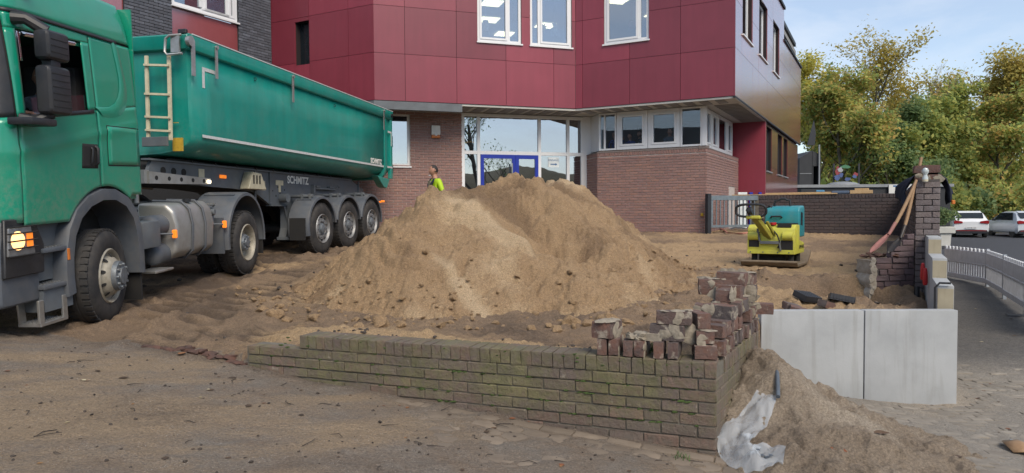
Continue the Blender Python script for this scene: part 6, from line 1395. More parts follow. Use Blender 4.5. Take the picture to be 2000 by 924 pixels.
# ================================================================ barriers along the footpath
def barrier(p0, p1, label, lamp=False):
    p0, p1 = Vector(p0), Vector(p1); L = (p1-p0).length; z0 = -.33; ang = math.atan2((p1-p0).y, (p1-p0).x)
    r = thing('barrier_panel', label, 'barrier', (p0.x, p0.y, z0), ang, 'white plastic barriers along the footpath')
    b = MB(); b.bx(0, L, -.025, .025, .60, .88); b.bx(0, L, -.03, .03, .14, .26); b.bx(0, L, -.028, .028, .55, .598); b.build('board', MATS['barrier_grey'], r, bevel=.01)
    n = int(L/.17)
    for i in range(n): b = MB(); x = .05+i*(L-.1)/(n-1); b.bx(x-.045, x+.045, -.022, .022, .882, .955); b.build('tooth', MATS['barrier_grey'], r, bevel=.012)
    m = int(L/.115)
    for i in range(m): b = MB(); x = .06+i*(L-.12)/(m-1); b.bx(x-.042, x+.042, -.018, .018, .262, .548); b.build('slat', MATS['barrier_grey'], r, ang=0)
    b = MB(); [b.cyl((.25+i*.45, -.03, .74+.05*(i % 2)), (.25+i*.45, -.024, .74+.05*(i % 2)), .02, n=8) for i in range(4)]; tag(b.build('rivet', MATS['barrier_metal'], r), kind='stuff')
    b = MB(); b.bx(-.03, .03, -.035, .035, -.04, .97); b.build('post', MATS['barrier_metal'], r, bevel=.008)
    b = MB(); b.bx(-.13, .13, -.3, .3, -.06, .02); b.build('foot', MATS['black_plastic'], r, bevel=.02)
    if lamp: b = MB(); b.lathe([(0,-.055),(.075,-.05),(.085,-.03),(.085,-.02),(0,-.02)], (L*.52, 0, .76), 'y', 20); b.build('lamp_disc', MATS['orange_plastic'], r)
    return r
barrier((11.45, 16.55), (11.75, 18.65), 'white barrier panel with an orange disc, farthest along the footpath', True)
barrier((10.36, 14.45), (11.40, 16.50), 'second white barrier panel, right of the one with the orange disc'); barrier((9.22, 12.30), (10.31, 14.40), 'white barrier panel cut by the right edge of the picture'); barrier((8.1, 10.2), (9.17, 12.25), 'nearest white barrier panel beyond the right edge')
# white planter with shrub behind the pillar
q = at(1842, 445, 30); r = thing('planter', 'white planter with grey-green shrub behind the brick pillar', 'planter', (q.x, q.y, .0)); b = MB(); b.prism([(-.22, 0), (.22, 0), (.26, .55), (-.26, .55)], 'y', -.22, .22); b.bx(-.38, .38, -.3, .3, .55, .85); b.build('tub', MATS['soffit'], r, bevel=.03)
# ================================================================ flat black building with a sign, tower, painted board
FB = thing('flat_black_building', 'flat-roofed black building with white sign behind the far wall', 'building'); b = MB(); b.bx(13.6, 21.0, 33.0, 38, -.2, 2.68); b.build('wall', MATS['black_clad'], FB, ang=0)
b = MB(); b.bx(13.5, 21.1, 32.9, 38.1, 2.682, 2.82); b.build('roof_edge', MATS['zinc'], FB, ang=0); b = MB(); b.lathe([(.8,0),(.78,.06),(.55,.15),(.25,.2),(0,.21)], (16.6, 34.6, 2.82), 'z', 20); b.build('skylight_dome', MATS['zinc'], FB, ang=60)
b = MB(); b.bx(13.6, 14.55, 32.4, 32.99, -.2, 2.60); b.build('porch', MATS['black_clad'], FB, ang=0)
q = at(1763, 369, 32.93); b = MB(); b.bx(q.x-.72, q.x+.85, 32.84, 32.89, q.z-.21, q.z+.20); sg = b.build('sign', MATS['white_plastic'], FB, ang=0); text('lettering', 'Tages', .46, MATS['text_blue'], sg, Matrix.Translation((q.x-.52, 32.835, q.z-.02)) @ Matrix.Rotation(R(90), 4, 'X'), .002, align='LEFT', bold=.012)
TW = thing('black_tower', 'dark-clad tower with slanted roof beside the school', 'building'); b = MB(); qa = at(1561, 308, 36); x0, x1, xm = qa.x, at(1602, 308, 36).x, at(1586, 308, 36).x
b.prism([(x0, -.2), (xm-.02, -.2), (xm-.02, at(1586, 295, 36).z), (x0, at(1561, 309, 36).z)], 'y', 36, 39); b.build('wall', MATS['black_clad'], TW, ang=0)
b = MB(); zt_ = at(1586, 295, 36).z; zr = at(1602, 303, 36).z; b.prism([(xm, 3.9), (x1, 3.9), (x1, zr), (xm, zt_)], 'y', 36, 39); b.bx(xm, xm+.05, 36, 39, -.2, 3.89); b.bx(x1-.12, x1, 36, 39, -.2, 3.89); b.bx(xm+.06, x1-.13, 37.4, 37.5, -.2, 3.89); b.build('shaft', MATS['black_clad'], TW, ang=0)
for k in range(4): b = MB(); b.bx(x0+.01, xm-.03, 35.985, 35.998, .2+k*1.1, .23+k*1.1); b.build('joint', MATS['zinc'], TW, ang=0)
b = MB(); q = at(1599, 300, 35.9); b.cyl((q.x, 35.9, -.2), (q.x, 35.9, 5.0), .04); b.build('downpipe', MATS['zinc'], TW); b = MB(); b.prism([(q.x-.5, 5.0), (q.x-.15, 6.3), (q.x-.05, 5.6), (q.x-.1, 5.0)], 'y', 36.2, 36.25); b.build('flag', MATS['anthracite'], TW, ang=0)
GR = thing('painted_board', 'colourful painted board with red and blue shapes on the wooded slope', 'board', (0,0,0)); Yb = 44.0
def blob(px, py, rx, ry, mat, k):
    q = at(px, py, Yb-.03-.01*k); n = 12; b = MB(); b.prism([(q.x+rx*.7*math.cos(i*math.pi/6)*(1+.2*math.sin(i*2.3+k)), q.z+ry*.7*math.sin(i*math.pi/6)*(1+.2*math.cos(i*1.7+k))) for i in range(n)], 'y', q.y-.02, q.y); b.build('paint_patch', MATS[mat], GR, ang=0)
q = at(1653, 338, Yb); b = MB(); b.bx(q.x-.85, q.x-.75, Yb+.02, Yb+.1, .0, q.z+.6); b.bx(q.x+.75, q.x+.85, Yb+.02, Yb+.1, .0, q.z+.6); b.build('post', MATS['black_clad'], GR, ang=0)
M('paint_green', (.06,.19,.10), None, 5, .6); M('paint_blue', (.07,.11,.27), None, 5, .6); M('paint_red', (.26,.04,.045), None, 5, .6); M('paint_grey', (.33,.34,.36), None, 5, .6)
for k, (px, py, rx, ry, mt) in enumerate(((1636,335,.25,.45,'paint_red'),(1650,326,.42,.16,'paint_green'),(1640,332,.24,.22,'paint_grey'),(1634,347,.26,.26,'paint_blue'),(1642,342,.2,.2,'paint_blue'),(1655,350,.28,.16,'paint_blue'),(1670,341,.22,.2,'paint_red'),(1668,345,.18,.16,'paint_blue'))): blob(px, py, rx, ry, mt, k)
# ================================================================ parked cars
def car(loc, rz, paint, label, hatch=True, plate='HM HE 133'):
    r = thing('parked_car', label, 'car', loc, rz, 'cars parked at the edge of the wood'); W2 = .86
    st = [(0, .88, .55), (.06, .96, .62), (.16, 1.02, .72), (.62, 1.40, .80), (.95, 1.455, .84), (2.0, 1.46, .86), (2.35, 1.41, .86), (3.05, 1.02, .86), (3.5, .93, .84), (3.95, .78, .78), (4.06, .62, .65)]
    rows = []
    for y, top, w in st:
        wl = W2*(.93 if y < .1 or y > 3.9 else 1.0); belt = min(top-.02, .93)
        tw = .62 if top > 1.1 else wl*.86
        p = [(wl*.90, .24), (wl*.985, .36), (wl, .60), (wl*.985, .78), (wl*.95, belt), ((tw+.02 if top > 1.1 else wl*.9), max(belt+.01, top-.06)), (tw*.85, top-.012), (0, top)]
        rows.append([(x, y, z) for x, z in p]+[(-x, y, z) for x, z in reversed(p[:-1])])
    b = MB().grid(rows); n = len(rows[0]); b.f.append(tuple(range(n-1, -1, -1))); b.mi.append(0); b.f.append(tuple(range((len(rows)-1)*n, len(rows)*n))); b.mi.append(0)
    b.build('body', MATS[paint], r, ang=28)
    b = MB(); b.grid([[(x*.60, .215+.0*j-.012+.36*j/4, 1.055+.30*j/4+.0) for x in (-1.0,-.5,0,.5,1.0)] for j in range(5)]); b.build('rear_window', MATS['car_glass'], r, recalc=False, M=Matrix.Translation((0, -.015, .02)))
    for s in (1, -1):
        b = MB(); b.add([(s*.835, .55, .97), (s*.84, 2.75, .97), (s*.70, 2.25, 1.36), (s*.69, .85, 1.37)], [(0,1,2,3)]); b.build('side_window', MATS['car_glass'], r, ang=0, solid=.004)
        b = MB(); b.prism([(s*.40, .80), (s*.80, .76), (s*.83, .90), (s*.74, .955), (s*.42, .90)], 'y', -.045, .10); b.build('tail_light', MATS['tail_red'], r, bevel=.01)
        b = MB(); b.box((s*.95, 2.45, .98), (.16, .12, .13)); b.build('mirror', MATS[paint if hatch else 'black_plastic'], r, bevel=.03, seg=2)
        for y in (.62, 3.15): b = MB(); b.lathe([(.0,-.01),(.2,-.005),(.21,.0),(.30,.0),(.31,-.03),(.31,-.18),(0,-.18)], (s*.83, y, .31), 'x', 24, s); b.cur = 0; b.build('wheel', MATS['rubber'], r, ang=40)
    b = MB(); b.prism([(-.80, .22), (.80, .22), (.74, .42), (.45, .44), (-.45, .44), (-.74, .42)], 'y', -.05, .12); b.build('rear_bumper', MATS['black_plastic'], r, bevel=.02); b = MB(); b.bx(-.7, .7, -.055, -.04, .37, .40); b.build('bumper_trim', MATS['tail_red'], r, ang=0)
    b = MB(); b.bx(-.26, .26, -.062, -.045, .485, .595); pl_ = b.build('licence_plate', MATS['plate_white'], r, ang=0); text('lettering', plate, .085, MATS['text_black'], pl_, Matrix.Translation((0, -.064, .54)) @ Matrix.Rotation(R(90), 4, 'X'), .0005)
    b = MB(); b.prism([(.52, 1.37), (.62, 1.41), (.80, 1.47), (.80, 1.45)], 'x', -.55, .55); b.build('spoiler', MATS[paint], r, ang=0)
    return r
def road(x, y): return -.42+.016*min(32, y-8)-.03
car((25.35, 38.0, road(25, 38)), R(-24), 'car_white', 'white hatchback seen from behind, parked by the bushes'); car((28.25, 37.2, road(28, 37)), R(-12), 'car_silver', 'silver car cut by the right edge, parked beside the white hatchback', False, 'PI 42')
q = at(1962, 449, 45); b = MB(); b.prism([(-.9, 0), (.9, 0), (.2, .8)], 'y', 0, .8); o = b.build('red_tarp', MATS['red_plastic'], bevel=.08, seg=2); o.location = (q.x, q.y, .1); tag(o, 'small red tarpaulin between the two parked cars', 'tarpaulin')
# ================================================================ people
def head_verts(b, c, s, Mr, mats):
    """ellipsoid head with brow, nose, chin, ears; faces -y; hair cap; material slots: skin, hair, eye, lip"""
    n, m = 20, 16; rows = []
    for j in range(m+1):
        ph = math.pi*j/m; row = []
        for i in range(n):
            th = 2*math.pi*i/n; x, y, z = math.sin(ph)*math.cos(th)*.076, math.sin(ph)*math.sin(th)*.096, math.cos(ph)*.118
            if z < -.03: k = 1-.32*((-.03-z)/.088); x *= k; y = y*(1-.10*((-.03-z)/.088))-.008*((-.03-z)/.088)
            if y < -.05:
                y -= .022*math.exp(-(x/.014)**2-((z+.018)/.024)**2); y += .010*math.exp(-((abs(x)-.03)/.016)**2-((z-.012)/.016)**2); y -= .006*math.exp(-(x/.03)**2-((z+.058)/.014)**2)
            row.append(Mr @ Vector((x*s, y*s, z*s))+c)
        rows.append(row)
    base = len(b.f); b.cur = 0; b.grid(rows, closed=True)
    for f in range(base, len(b.f)):
        i = (f-base) % n; j = (f-base)//n; th = 2*math.pi*(i+.5)/n; y = math.sin(th); ph = j/m
        hair = ph < .22 or (y > -.15 and ph < .62) or (y > -.55 and ph < .34)
        b.mi[f] = 1 if hair else 0
    for sx in (1, -1):
        b.cur = 0; lumpc = c+Mr @ Vector((sx*.078*s, .008*s, -.005*s)); bm_ = MB(); lump(bm_, (0,0,0), .024*s, (.45, .8, 1.25)); b.add([lumpc+Mr @ Vector(v) for v in bm_.v], bm_.f)
        b.cur = 2; lumpc = c+Mr @ Vector((sx*.030*s, -.083*s, .012*s)); bm_ = MB(); lump(bm_, (0,0,0), .011*s, (1, .5, .6)); b.add([lumpc+Mr @ Vector(v) for v in bm_.v], bm_.f)
    b.cur = 3; lumpc = c+Mr @ Vector((0, -.094*s, -.058*s)); bm_ = MB(); lump(bm_, (0,0,0), .017*s, (1.2, .35, .4)); b.add([lumpc+Mr @ Vector(v) for v in bm_.v], bm_.f); b.cur = 0
def person(label, loc, rz, H_=1.75, arms=None, head_turn=0, head_tilt=0, top='hivis', legs='trousers', hair='hair_dark', seated=False, Mw=None, slim=1.0, group=None):
    k = H_/1.75; A = arms or {}
    J = {'pel': ((0,0,.95), .145), 'sp': ((0,.005,1.12), .135), 'ch': ((0,.0,1.30), .155), 'nb': ((0,.01,1.455), .07), 'nk': ((0,-.005,1.53), .056), 'hd': ((0,-.01,1.58), .05)}
    E = [('pel','sp',1), ('sp','ch',1), ('ch','nb',1), ('nb','nk',0), ('nk','hd',0)]
    for s, n in ((1, 'L'), (-1, 'R')):
        a = A.get(n, {}); el = a.get('el', (s*.27, .03, 1.14)); wr = a.get('wr', (s*.28, -.08, .90))
        J['sh'+n] = ((s*.185, .01, 1.405), .066); J['el'+n] = (el, .047); J['wr'+n] = (wr, .030); E += [('ch','sh'+n,1), ('sh'+n,'el'+n,1), ('el'+n,'wr'+n,1)]
        w = Vector(wr); d = (w-Vector(el)).normalized(); sd = d.cross(Vector((0,0,1))) if abs(d.z) < .9 else Vector((0,1,0)); sd.normalize(); up = sd.cross(d)
        pm = w+d*.075; J['pm'+n] = (tuple(pm), .034); E.append(('wr'+n, 'pm'+n, 0))
        for f, (o, l) in enumerate(((-.03, .065), (-.01, .078), (.01, .072), (.028, .055))):
            p1 = pm+sd*o+d*(l*.5); p2 = pm+sd*o+d*l-up*.02; J[f'f{f}a'+n] = (tuple(p1), .0095); J[f'f{f}b'+n] = (tuple(p2), .0085); E += [('pm'+n, f'f{f}a'+n, 0), (f'f{f}a'+n, f'f{f}b'+n, 0)]
        t1 = w+d*.03+sd*(-s*.04); t2 = t1+d*.04+sd*(-s*.015); J['ta'+n] = (tuple(t1), .011); J['tb'+n] = (tuple(t2), .009); E += [('wr'+n, 'ta'+n, 0), ('ta'+n, 'tb'+n, 0)]
        if seated: J['hp'+n] = ((s*.10,-.02,.92), .10); J['kn'+n] = ((s*.13,-.46,.93), .072); J['an'+n] = ((s*.13,-.50,.50), .045); J['to'+n] = ((s*.14,-.66,.46), .04)
        else: J['hp'+n] = ((s*.095,0,.90), .10); J['kn'+n] = ((s*.105,-.015,.50), .068); J['an'+n] = ((s*.105,.02,.09), .045); J['to'+n] = ((s*.12,-.15,.04), .042)
        E += [('pel','hp'+n,2), ('hp'+n,'kn'+n,2), ('kn'+n,'an'+n,2), ('an'+n,'to'+n,2)]
    keys = list(J); ix = {q: i for i, q in enumerate(keys)}
    me = bpy.data.meshes.new('person'); me.from_pydata([J[q][0] for q in keys], [(ix[a], ix[c]) for a, c, _ in E], [])
    o = bpy.data.objects.new('tmp', me); COL.objects.link(o); md = o.modifiers.new('s', 'SKIN'); md.use_smooth_shade = True
    for i, q in enumerate(keys):
        rr = J[q][1]*slim; me.skin_vertices[0].data[i].radius = (rr*(1.15 if q in ('ch','sp','pel') else 1), rr*(.72 if q in ('ch','sp','pel') else 1)); me.skin_vertices[0].data[i].use_root = (q == 'pel')
    sb = o.modifiers.new('ss', 'SUBSURF'); sb.levels = 2; sb.render_levels = 2
    dg = bpy.context.evaluated_depsgraph_get(); em = bpy.data.meshes.new_from_object(o.evaluated_get(dg)); bpy.data.objects.remove(o)
    b = MB(); co = [v.co.copy() for v in em.vertices]
    seg = [(Vector(J[a][0]), Vector(J[c][0]), mt) for a, c, mt in E]
    b.v = [tuple(c) for c in co]; b.f = [tuple(p.vertices) for p in em.polygons]
    slot = {0: 0, 1: 4, 2: 5}
    for p in em.polygons:
        c = p.center; best = min(seg, key=lambda s: (c-(s[0]+(s[1]-s[0])*max(0, min(1, (c-s[0]).dot(s[1]-s[0])/max(1e-6, (s[1]-s[0]).length_squared))))).length)
        b.mi.append(slot[best[2]])
    Mr = Matrix.Rotation(R(head_turn), 3, 'Z') @ Matrix.Rotation(R(head_tilt), 3, 'X'); head_verts(b, Vector((0, -.02, 1.64)), 1.02 if H_ > 1.5 else 1.25, Mr, None)
    b.v = [(x*k, y*k, z*k) for x, y, z in b.v]
    ob = b.build('person', [MATS['skin'], MATS[hair], MATS['eye_white'], MATS['lip'], MATS[top], MATS[legs]], recalc=False, ang=60)
    ob.matrix_world = Mw if Mw is not None else Matrix.Translation(loc) @ rotz(R(rz)); tag(ob, label, 'person', group); return ob
wp = (-1.70, 15.25); wk = person('worker in a yellow high-visibility jacket behind the sand heap, facing left', (wp[0], wp[1], gz(*wp)+.05), -58, 1.80, head_turn=-12, slim=1.05,
    arms={'L': {'el': (.30,.05,1.15), 'wr': (.22,-.18,1.05)}, 'R': {'el': (-.30,.05,1.15), 'wr': (-.22,-.2,1.05)}})
b = MB(); b.prism([(-.05, 1.28), (.05, 1.28), (.075, 1.46), (-.075, 1.46)], 'y', -.135, -.115); b.build('shirt', MATS['shirt_beige'], wk, ang=0)
b = MB(); [b.tube([(s*.055, -.125, 1.25), (s*.07, -.12, 1.38), (s*.085, -.06, 1.48), (s*.05, .06, 1.51)], [.022, .028, .03, .025], 8) for s in (1, -1)]; b.build('collar', MATS['navy_cloth'], wk, ang=60)
b = MB(); b.cyl((.015, -.105, 1.575), (.045, -.155, 1.57), .006, n=6); tag(b.build('cigarette', MATS['paper'], None), 'cigarette in the mouth of the worker', 'cigarette').matrix_world = wk.matrix_world
person('driver in a grey hooded top behind the open cab window, mostly hidden by the mirror', None, 0, 1.78, top='cloth_grey', seated=True, Mw=TRK.matrix_world @ Matrix.Translation((.70, -.12, 1.03)),
    arms={'L': {'el': (.30,-.12,1.18), 'wr': (.16,-.42,1.22)}, 'R': {'el': (-.30,-.10,1.18), 'wr': (-.15,-.40,1.2)}}, head_turn=20)
KG = 'children looking out of the brick bay windows'
MB().prism([(p.x, p.y) for p in (F_.p(.1,0,.26), F_.p(FL-.25,0,.26), S_.p(3.6,0,.4), F_.p(.2,0,3.6))], 'z', 2.60, 2.68).build('floor', MATS['room_dark'], SCH, ang=0)
q0 = F_.p(.2, 0, 3.4); q1 = S_.p(3.4, 0, .3); MB().beam((q0.x, q0.y, 3.6), (q1.x, q1.y, 3.6), .08, 1.8).build('partition', MATS['room_wall'], SCH, ang=0)
for px, dep, h_, top, lab, ar in ((1187, .62, 1.30, 'cloth_blue', 'child in a blue jacket at the leftmost bay window', {'L': {'el': (.20,-.12,1.15), 'wr': (.10,-.2,1.45)}}), (1219, .55, 1.22, 'cloth_blue', 'child waving a raised hand at the left edge of the second bay window', {'R': {'el': (-.26,-.12,1.2), 'wr': (-.2,-.22,1.5)}}),
        (1234, .75, 1.30, 'cloth_black', 'child in a black top in the middle of the second bay window', {}), (1246, .60, 1.26, 'cloth_grey', 'child in a grey top at the right edge of the second bay window', {}), (1297, .62, 1.30, 'cloth_grey', 'child alone in the third bay window', {'R': {'el': (-.24,-.1,1.15), 'wr': (-.05,-.2,1.1)}})):
    q = F_.p(F_.u_at(px), 2.685, dep); person(lab, q, random.uniform(-35, -15), h_, top=top, arms=ar, head_turn=random.uniform(-15, 15), group=KG, slim=.95)
# ================================================================ trees
def leafmat(name, stops, transl=.55):
    m, n, b = nodes(name); g = nd(n, 'NewGeometry'); col = ramp(n, g.outputs['Random Per Island'], stops)
    w = coords(n, True); col = mixc(n, 1.0, col, ramp(n, noise_(n, w, .45, 4, .6), [(.3, .8), (.7, 1.3)]), 'MULTIPLY')
    lk(n, col, b.inputs['Base Color']); b.inputs['Roughness'].default_value = .7; b.inputs['Specular IOR Level'].default_value = .2
    tr = nd(n, 'BsdfTranslucent'); lk(n, col, tr.inputs[0]); ms = nd(n, 'MixShader'); ms.inputs[0].default_value = transl; out = n.nodes['Material Output']
    lk(n, b.outputs[0], ms.inputs[1]); lk(n, tr.outputs[0], ms.inputs[2]); lk(n, ms.outputs[0], out.inputs[0]); return m
leafmat('leaf_gold', [(0, (0.425,0.405,0.095)), (.4, (0.598,0.527,0.108)), (.7, (0.449,0.459,0.135)), (1, (0.686,0.567,0.121))])  # leaf colours brightened in place of direct sun and haze on the trees
leafmat('leaf_green', [(0, (0.195,0.260,0.090)), (.4, (0.292,0.357,0.114)), (.75, (0.439,0.439,0.130)), (1, (0.552,0.487,0.147))])
leafmat('leaf_brown', [(0, (0.315,0.302,0.091)), (.35, (0.473,0.393,0.113)), (.7, (0.572,0.439,0.121)), (1, (0.372,0.348,0.121))])
leafmat('leaf_dark', [(0, (0.140,0.216,0.104)), (.5, (0.206,0.290,0.131)), (1, (0.300,0.356,0.150))])
leafmat('leaf_mixed', [(0, (0.192,0.273,0.097)), (.35, (0.325,0.386,0.113)), (.6, (0.532,0.499,0.145)), (.85, (0.444,0.338,0.129)), (1, (0.680,0.435,0.129))])
M('bark', (.13,.115,.09), (.08,.07,.055), 3, .9, bmp=.5, bscale=12); M('bark_pale', (.30,.24,.13), (.19,.16,.10), 3, .9); 
def hill_z(x, y): return .05 + 6.5*float(sst(50, 95, y)) + (0.0 if y < 50 else .25*math.sin(x*.3))
def leaf_axes(rn, P, n):
    N = rn.normal(0, .75, (n, 3)); out = P-P.mean(0); out /= np.linalg.norm(out, axis=1)[:, None]+1e-6; N += out*.6; N[:, 2] += .75; N /= np.linalg.norm(N, axis=1)[:, None]
    A = np.cross(N, rn.normal(0, 1, (n, 3))); A /= np.linalg.norm(A, axis=1)[:, None]; return A, np.cross(N, A)
def tree(name, label, px, Y, H_, rad, leaf, nleaf, lsize, bark='bark', crown_lo=.25, spread=.9, depth=4, lean=0, seed=1, loc=None, group='trees on the wooded slope', flat=1.0):
    rs = random.Random(seed); rn = np.random.default_rng(seed)
    if loc is None: q = at(px, 400, Y); loc = (q.x, Y, hill_z(q.x, Y)-.1)
    t = thing(name, label, 'tree', loc, 0, group); b = MB(); tips = []
    def grow(p, d, L, r, lev):
        n = 5; pts = [p]; rr = [r]; dd = d.copy()
        for i in range(n):
            dd = (dd+Vector((rs.uniform(-.16,.16), rs.uniform(-.16,.16), rs.uniform(-.02,.12)))).normalized(); pts.append(pts[-1]+dd*L/n); rr.append(r*(1-.5*(i+1)/n))
            if lev >= 2: tips.append((pts[-1], lev))
        b.tube(pts, rr, 7 if lev < 2 else (4 if lev < 4 else 3), caps=False)
        if lev >= depth: tips.append((pts[-1], lev)); return
        k = rs.choice([3, 4]) if lev else 7
        for i in range(k):
            f = rs.uniform(.35, 1.0) if lev else crown_lo+(1-crown_lo)*(i+.5)/k*.95
            j = min(n-1, int(f*n)); q = pts[j].lerp(pts[j+1], f*n-j); a = rs.uniform(0, 6.28)
            up = .55 if lev else .35+.5*f
            nd_ = (Vector((math.cos(a), math.sin(a), 0))*spread+dd*.45+Vector((0,0,up))).normalized()
            grow(q, nd_, L*rs.uniform(.50,.68) if lev else rad*rs.uniform(.75,1.05)*(1-.45*max(0, f-.55)), rr[j]*.58, lev+1)
    grow(Vector((0,0,0)), Vector((lean, 0, 1)).normalized(), H_*.86, H_*.017+.04, 0)
    b.build('trunk', MATS[bark], t, recalc=False, ang=60)
    if nleaf:
        T = np.array([p[0][:] for p in tips]); c = T[rn.integers(0, len(T), nleaf)]
        cl = rn.normal(0, 1, (nleaf, 3))*np.array([.55, .55, .42])*(.32+.035*H_)*flat
        P = c+cl; P[:, 2] = np.clip(P[:, 2], .3, None)
        A, B = leaf_axes(rn, P, nleaf)
        s = lsize*rn.uniform(.5, 1.2, (nleaf, 1)); V = np.stack([P-A*s, P+B*s*.55, P+A*s, P-B*s*.55], 1).reshape(-1, 3); F = np.arange(nleaf*4).reshape(-1, 4)
        link('crown', mesh_np('crown', V, F, MATS[leaf], None, False), t)
    return t
tree('ash_tree', 'yellow-green tree just right of the school side wall', 1598, 54, 11.6, 3.6, 'leaf_gold', 16000, .145, 'bark_pale', .22, .8, 4, seed=11)
tree('oak_tree', 'tall brownish oak, highest crown left of the bare tree', 1728, 60, 11.8, 5.6, 'leaf_brown', 9000, .15, 'bark', .42, 1.1, 4, seed=12)
tree('birch_tree', 'nearly bare pale tree with fine branches between two leafy crowns', 1838, 58, 12.4, 3.6, 'leaf_gold', 500, .13, 'bark_pale', .35, .75, 5, seed=13)
tree('oak_tree', 'tall yellowish-green tree right of the bare pale tree', 1925, 57, 12.0, 4.8, 'leaf_brown', 10000, .15, 'bark', .40, 1.0, 4, seed=14)
tree('birch_tree', 'bare tree at the right edge with long thin branches', 2010, 54, 12.6, 4.2, 'leaf_gold', 700, .13, 'bark', .35, .9, 5, seed=15)
tree('maple_tree', 'bright green-yellow tree in the lower row above the black building', 1652, 50, 8.2, 4.0, 'leaf_mixed', 17000, .17, 'bark', .15, 1.0, 4, seed=16)
tree('maple_tree', 'dark green tree above the sign in the lower row', 1752, 49, 6.2, 3.8, 'leaf_dark', 16000, .16, 'bark', .10, 1.0, 4, seed=17)
tree('maple_tree', 'green tree behind the pillar in the lower row', 1832, 51, 7.2, 4.2, 'leaf_green', 17000, .17, 'bark', .10, 1.0, 4, seed=18)
tree('maple_tree', 'green and brown tree above the silver car in the lower row', 1945, 52, 7.6, 4.4, 'leaf_mixed', 17000, .17, 'bark', .10, 1.0, 4, seed=19)
tree('maple_tree', 'mottled tree high on the slope between the two tall crowns', 1800, 66, 8.6, 4.6, 'leaf_mixed', 15000, .2, 'bark', .15, 1.0, 4, seed=20)
tree('maple_tree', 'mottled tree high on the slope behind the yellow-green tree', 1640, 68, 7.8, 4.8, 'leaf_green', 15000, .2, 'bark', .12, 1.0, 4, seed=21)
tree('maple_tree', 'leafy tree high on the slope above the white hatchback', 1890, 68, 7.8, 4.8, 'leaf_green', 15000, .2, 'bark', .12, 1.0, 4, seed=22)
# slope and its undergrowth
P = [[(x, y, hill_z(x, y)) for x in range(6, 80, 2)] for y in range(44, 131, 3)]; tag(MB().grid(P).build('slope', MATS['woodland_floor'], recalc=False, ang=0), kind='structure')
n = 40000; rn = np.random.default_rng(5); Yc = rn.uniform(46, 80, n); Xc = Yc*rn.uniform(.36, .85, n); hmx = 1.2+2.6*np.abs(vnoise(Xc*.35, Yc*.35, 4))+1.2*(Yc > 52)
Zc = np.array([hill_z(x, y) for x, y in zip(Xc, Yc)])+hmx*rn.random(n)**.7; P = np.stack([Xc, Yc, Zc], -1)
A, B = leaf_axes(rn, P-np.array([0, 30., 0]), n); s = .26*rn.uniform(.5, 1.3, (n, 1))
V = np.stack([P-A*s, P+B*s*.6, P+A*s, P-B*s*.6], 1).reshape(-1, 3)
tag(link('undergrowth', mesh_np('undergrowth', V, np.arange(n*4).reshape(-1, 4), MATS['leaf_green'], None, False)), 'green undergrowth covering the wooded slope', 'undergrowth', kind='stuff')
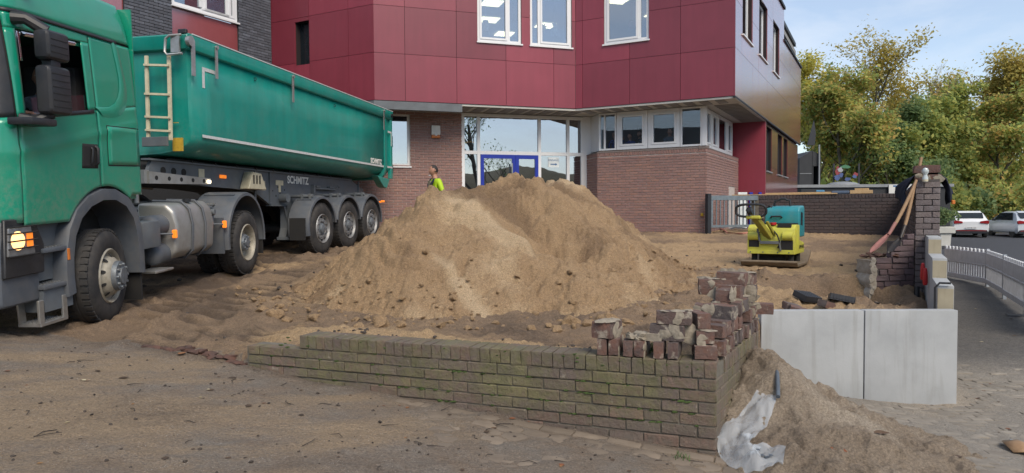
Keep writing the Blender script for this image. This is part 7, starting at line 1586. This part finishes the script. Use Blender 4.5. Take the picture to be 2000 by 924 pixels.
def shrub(label, x, y, r_, h_, leaf, n, seed, z=None, ls=.07):
    rn = np.random.default_rng(seed); t = thing('shrub', label, 'shrub', (x, y, hill_z(x, y) if z is None else z), 0, 'shrubs by the car park'); b = MB()
    for k in range(7): a = k*.9; b.tube([(0,0,0), (r_*.3*math.cos(a), r_*.3*math.sin(a), h_*.5), (r_*.6*math.cos(a), r_*.6*math.sin(a), h_*.9)], [.03, .02, .008], 5)
    b.build('stem', MATS['bark'], t, recalc=False)
    d = rn.normal(0, 1, (n, 3)); d /= np.linalg.norm(d, axis=1)[:, None]; P = d*rn.random((n, 1))**.4*np.array([r_, r_, h_*.5])*(.85+.25*np.sin(d[:, :1]*5+seed)); P[:, 2] += h_*.52
    A = rn.normal(0, 1, (n, 3)); A /= np.linalg.norm(A, axis=1)[:, None]; B = np.cross(A, rn.normal(0, 1, (n, 3))); B /= np.linalg.norm(B, axis=1)[:, None]; s = ls*rn.uniform(.5, 1.3, (n, 1))
    link('foliage', mesh_np('foliage', np.stack([P-A*s, P+B*s*.6, P+A*s, P-B*s*.6], 1).reshape(-1, 3), np.arange(n*4).reshape(-1, 4), MATS[leaf], None, False), t)
q = at(1842, 445, 30); shrub('grey-green shrub growing in the white planter', q.x, 30, .6, .8, 'leaf_dark', 900, 3, .9)
for i, (px, Y, r_, h_, lf, lab) in enumerate(((1852, 46, 2.0, 3.6, 'leaf_green', 'green bush left of the white hatchback'), (1905, 47, 2.6, 3.2, 'leaf_dark', 'dark bush behind the white hatchback'), (1955, 47, 2.6, 3.6, 'leaf_mixed', 'brownish bush between the two parked cars'), (2010, 47, 2.8, 3.4, 'leaf_green', 'green bush behind the silver car'), (1600, 46, 2.2, 3.0, 'leaf_mixed', 'bush beside the dark tower'), (1700, 46, 2.4, 3.2, 'leaf_green', 'bush left above the sign of the black building'))):
    q = at(px, 400, Y); shrub(lab, q.x, Y, r_, h_, lf, 2600, 40+i, None, .16)
# tree and house behind the camera, mirrored in the windows
tree('plane_tree', 'bare-branched tree mirrored in the entrance glass', 0, 0, 11.5, 5.2, 'leaf_dark', 1500, .12, 'bark', .2, .9, 5, seed=31, loc=(19.5, -10.5, -.8), group='trees mirrored in the glass')
HB = thing('house_opposite', 'blue-grey house mirrored in the brick bay windows', 'house', (-22, -11, -.5), R(-40)); b = MB(); b.bx(-9, 9, -4, 4, 0, 6.2); b.build('wall', MATS['slate_blue'], HB, ang=0); b = MB(); b.prism([(-4.5, 6.2), (4.5, 6.2), (0, 9.2)], 'x', -9.3, 9.3); b.build('roof', MATS['anthracite'], HB, ang=0)
for i in range(5):
    for z in (1.0, 3.8): b = MB(); b.bx(-7.5+i*3.4, -6.0+i*3.4, 4.0, 4.06, z, z+1.4); w_ = b.build('window', MATS['white_frame'], HB, ang=0); b = MB(); b.bx(-7.4+i*3.4, -6.1+i*3.4, 4.06, 4.07, z+.1, z+1.3); b.build('pane', MATS['car_glass'], w_, ang=0)
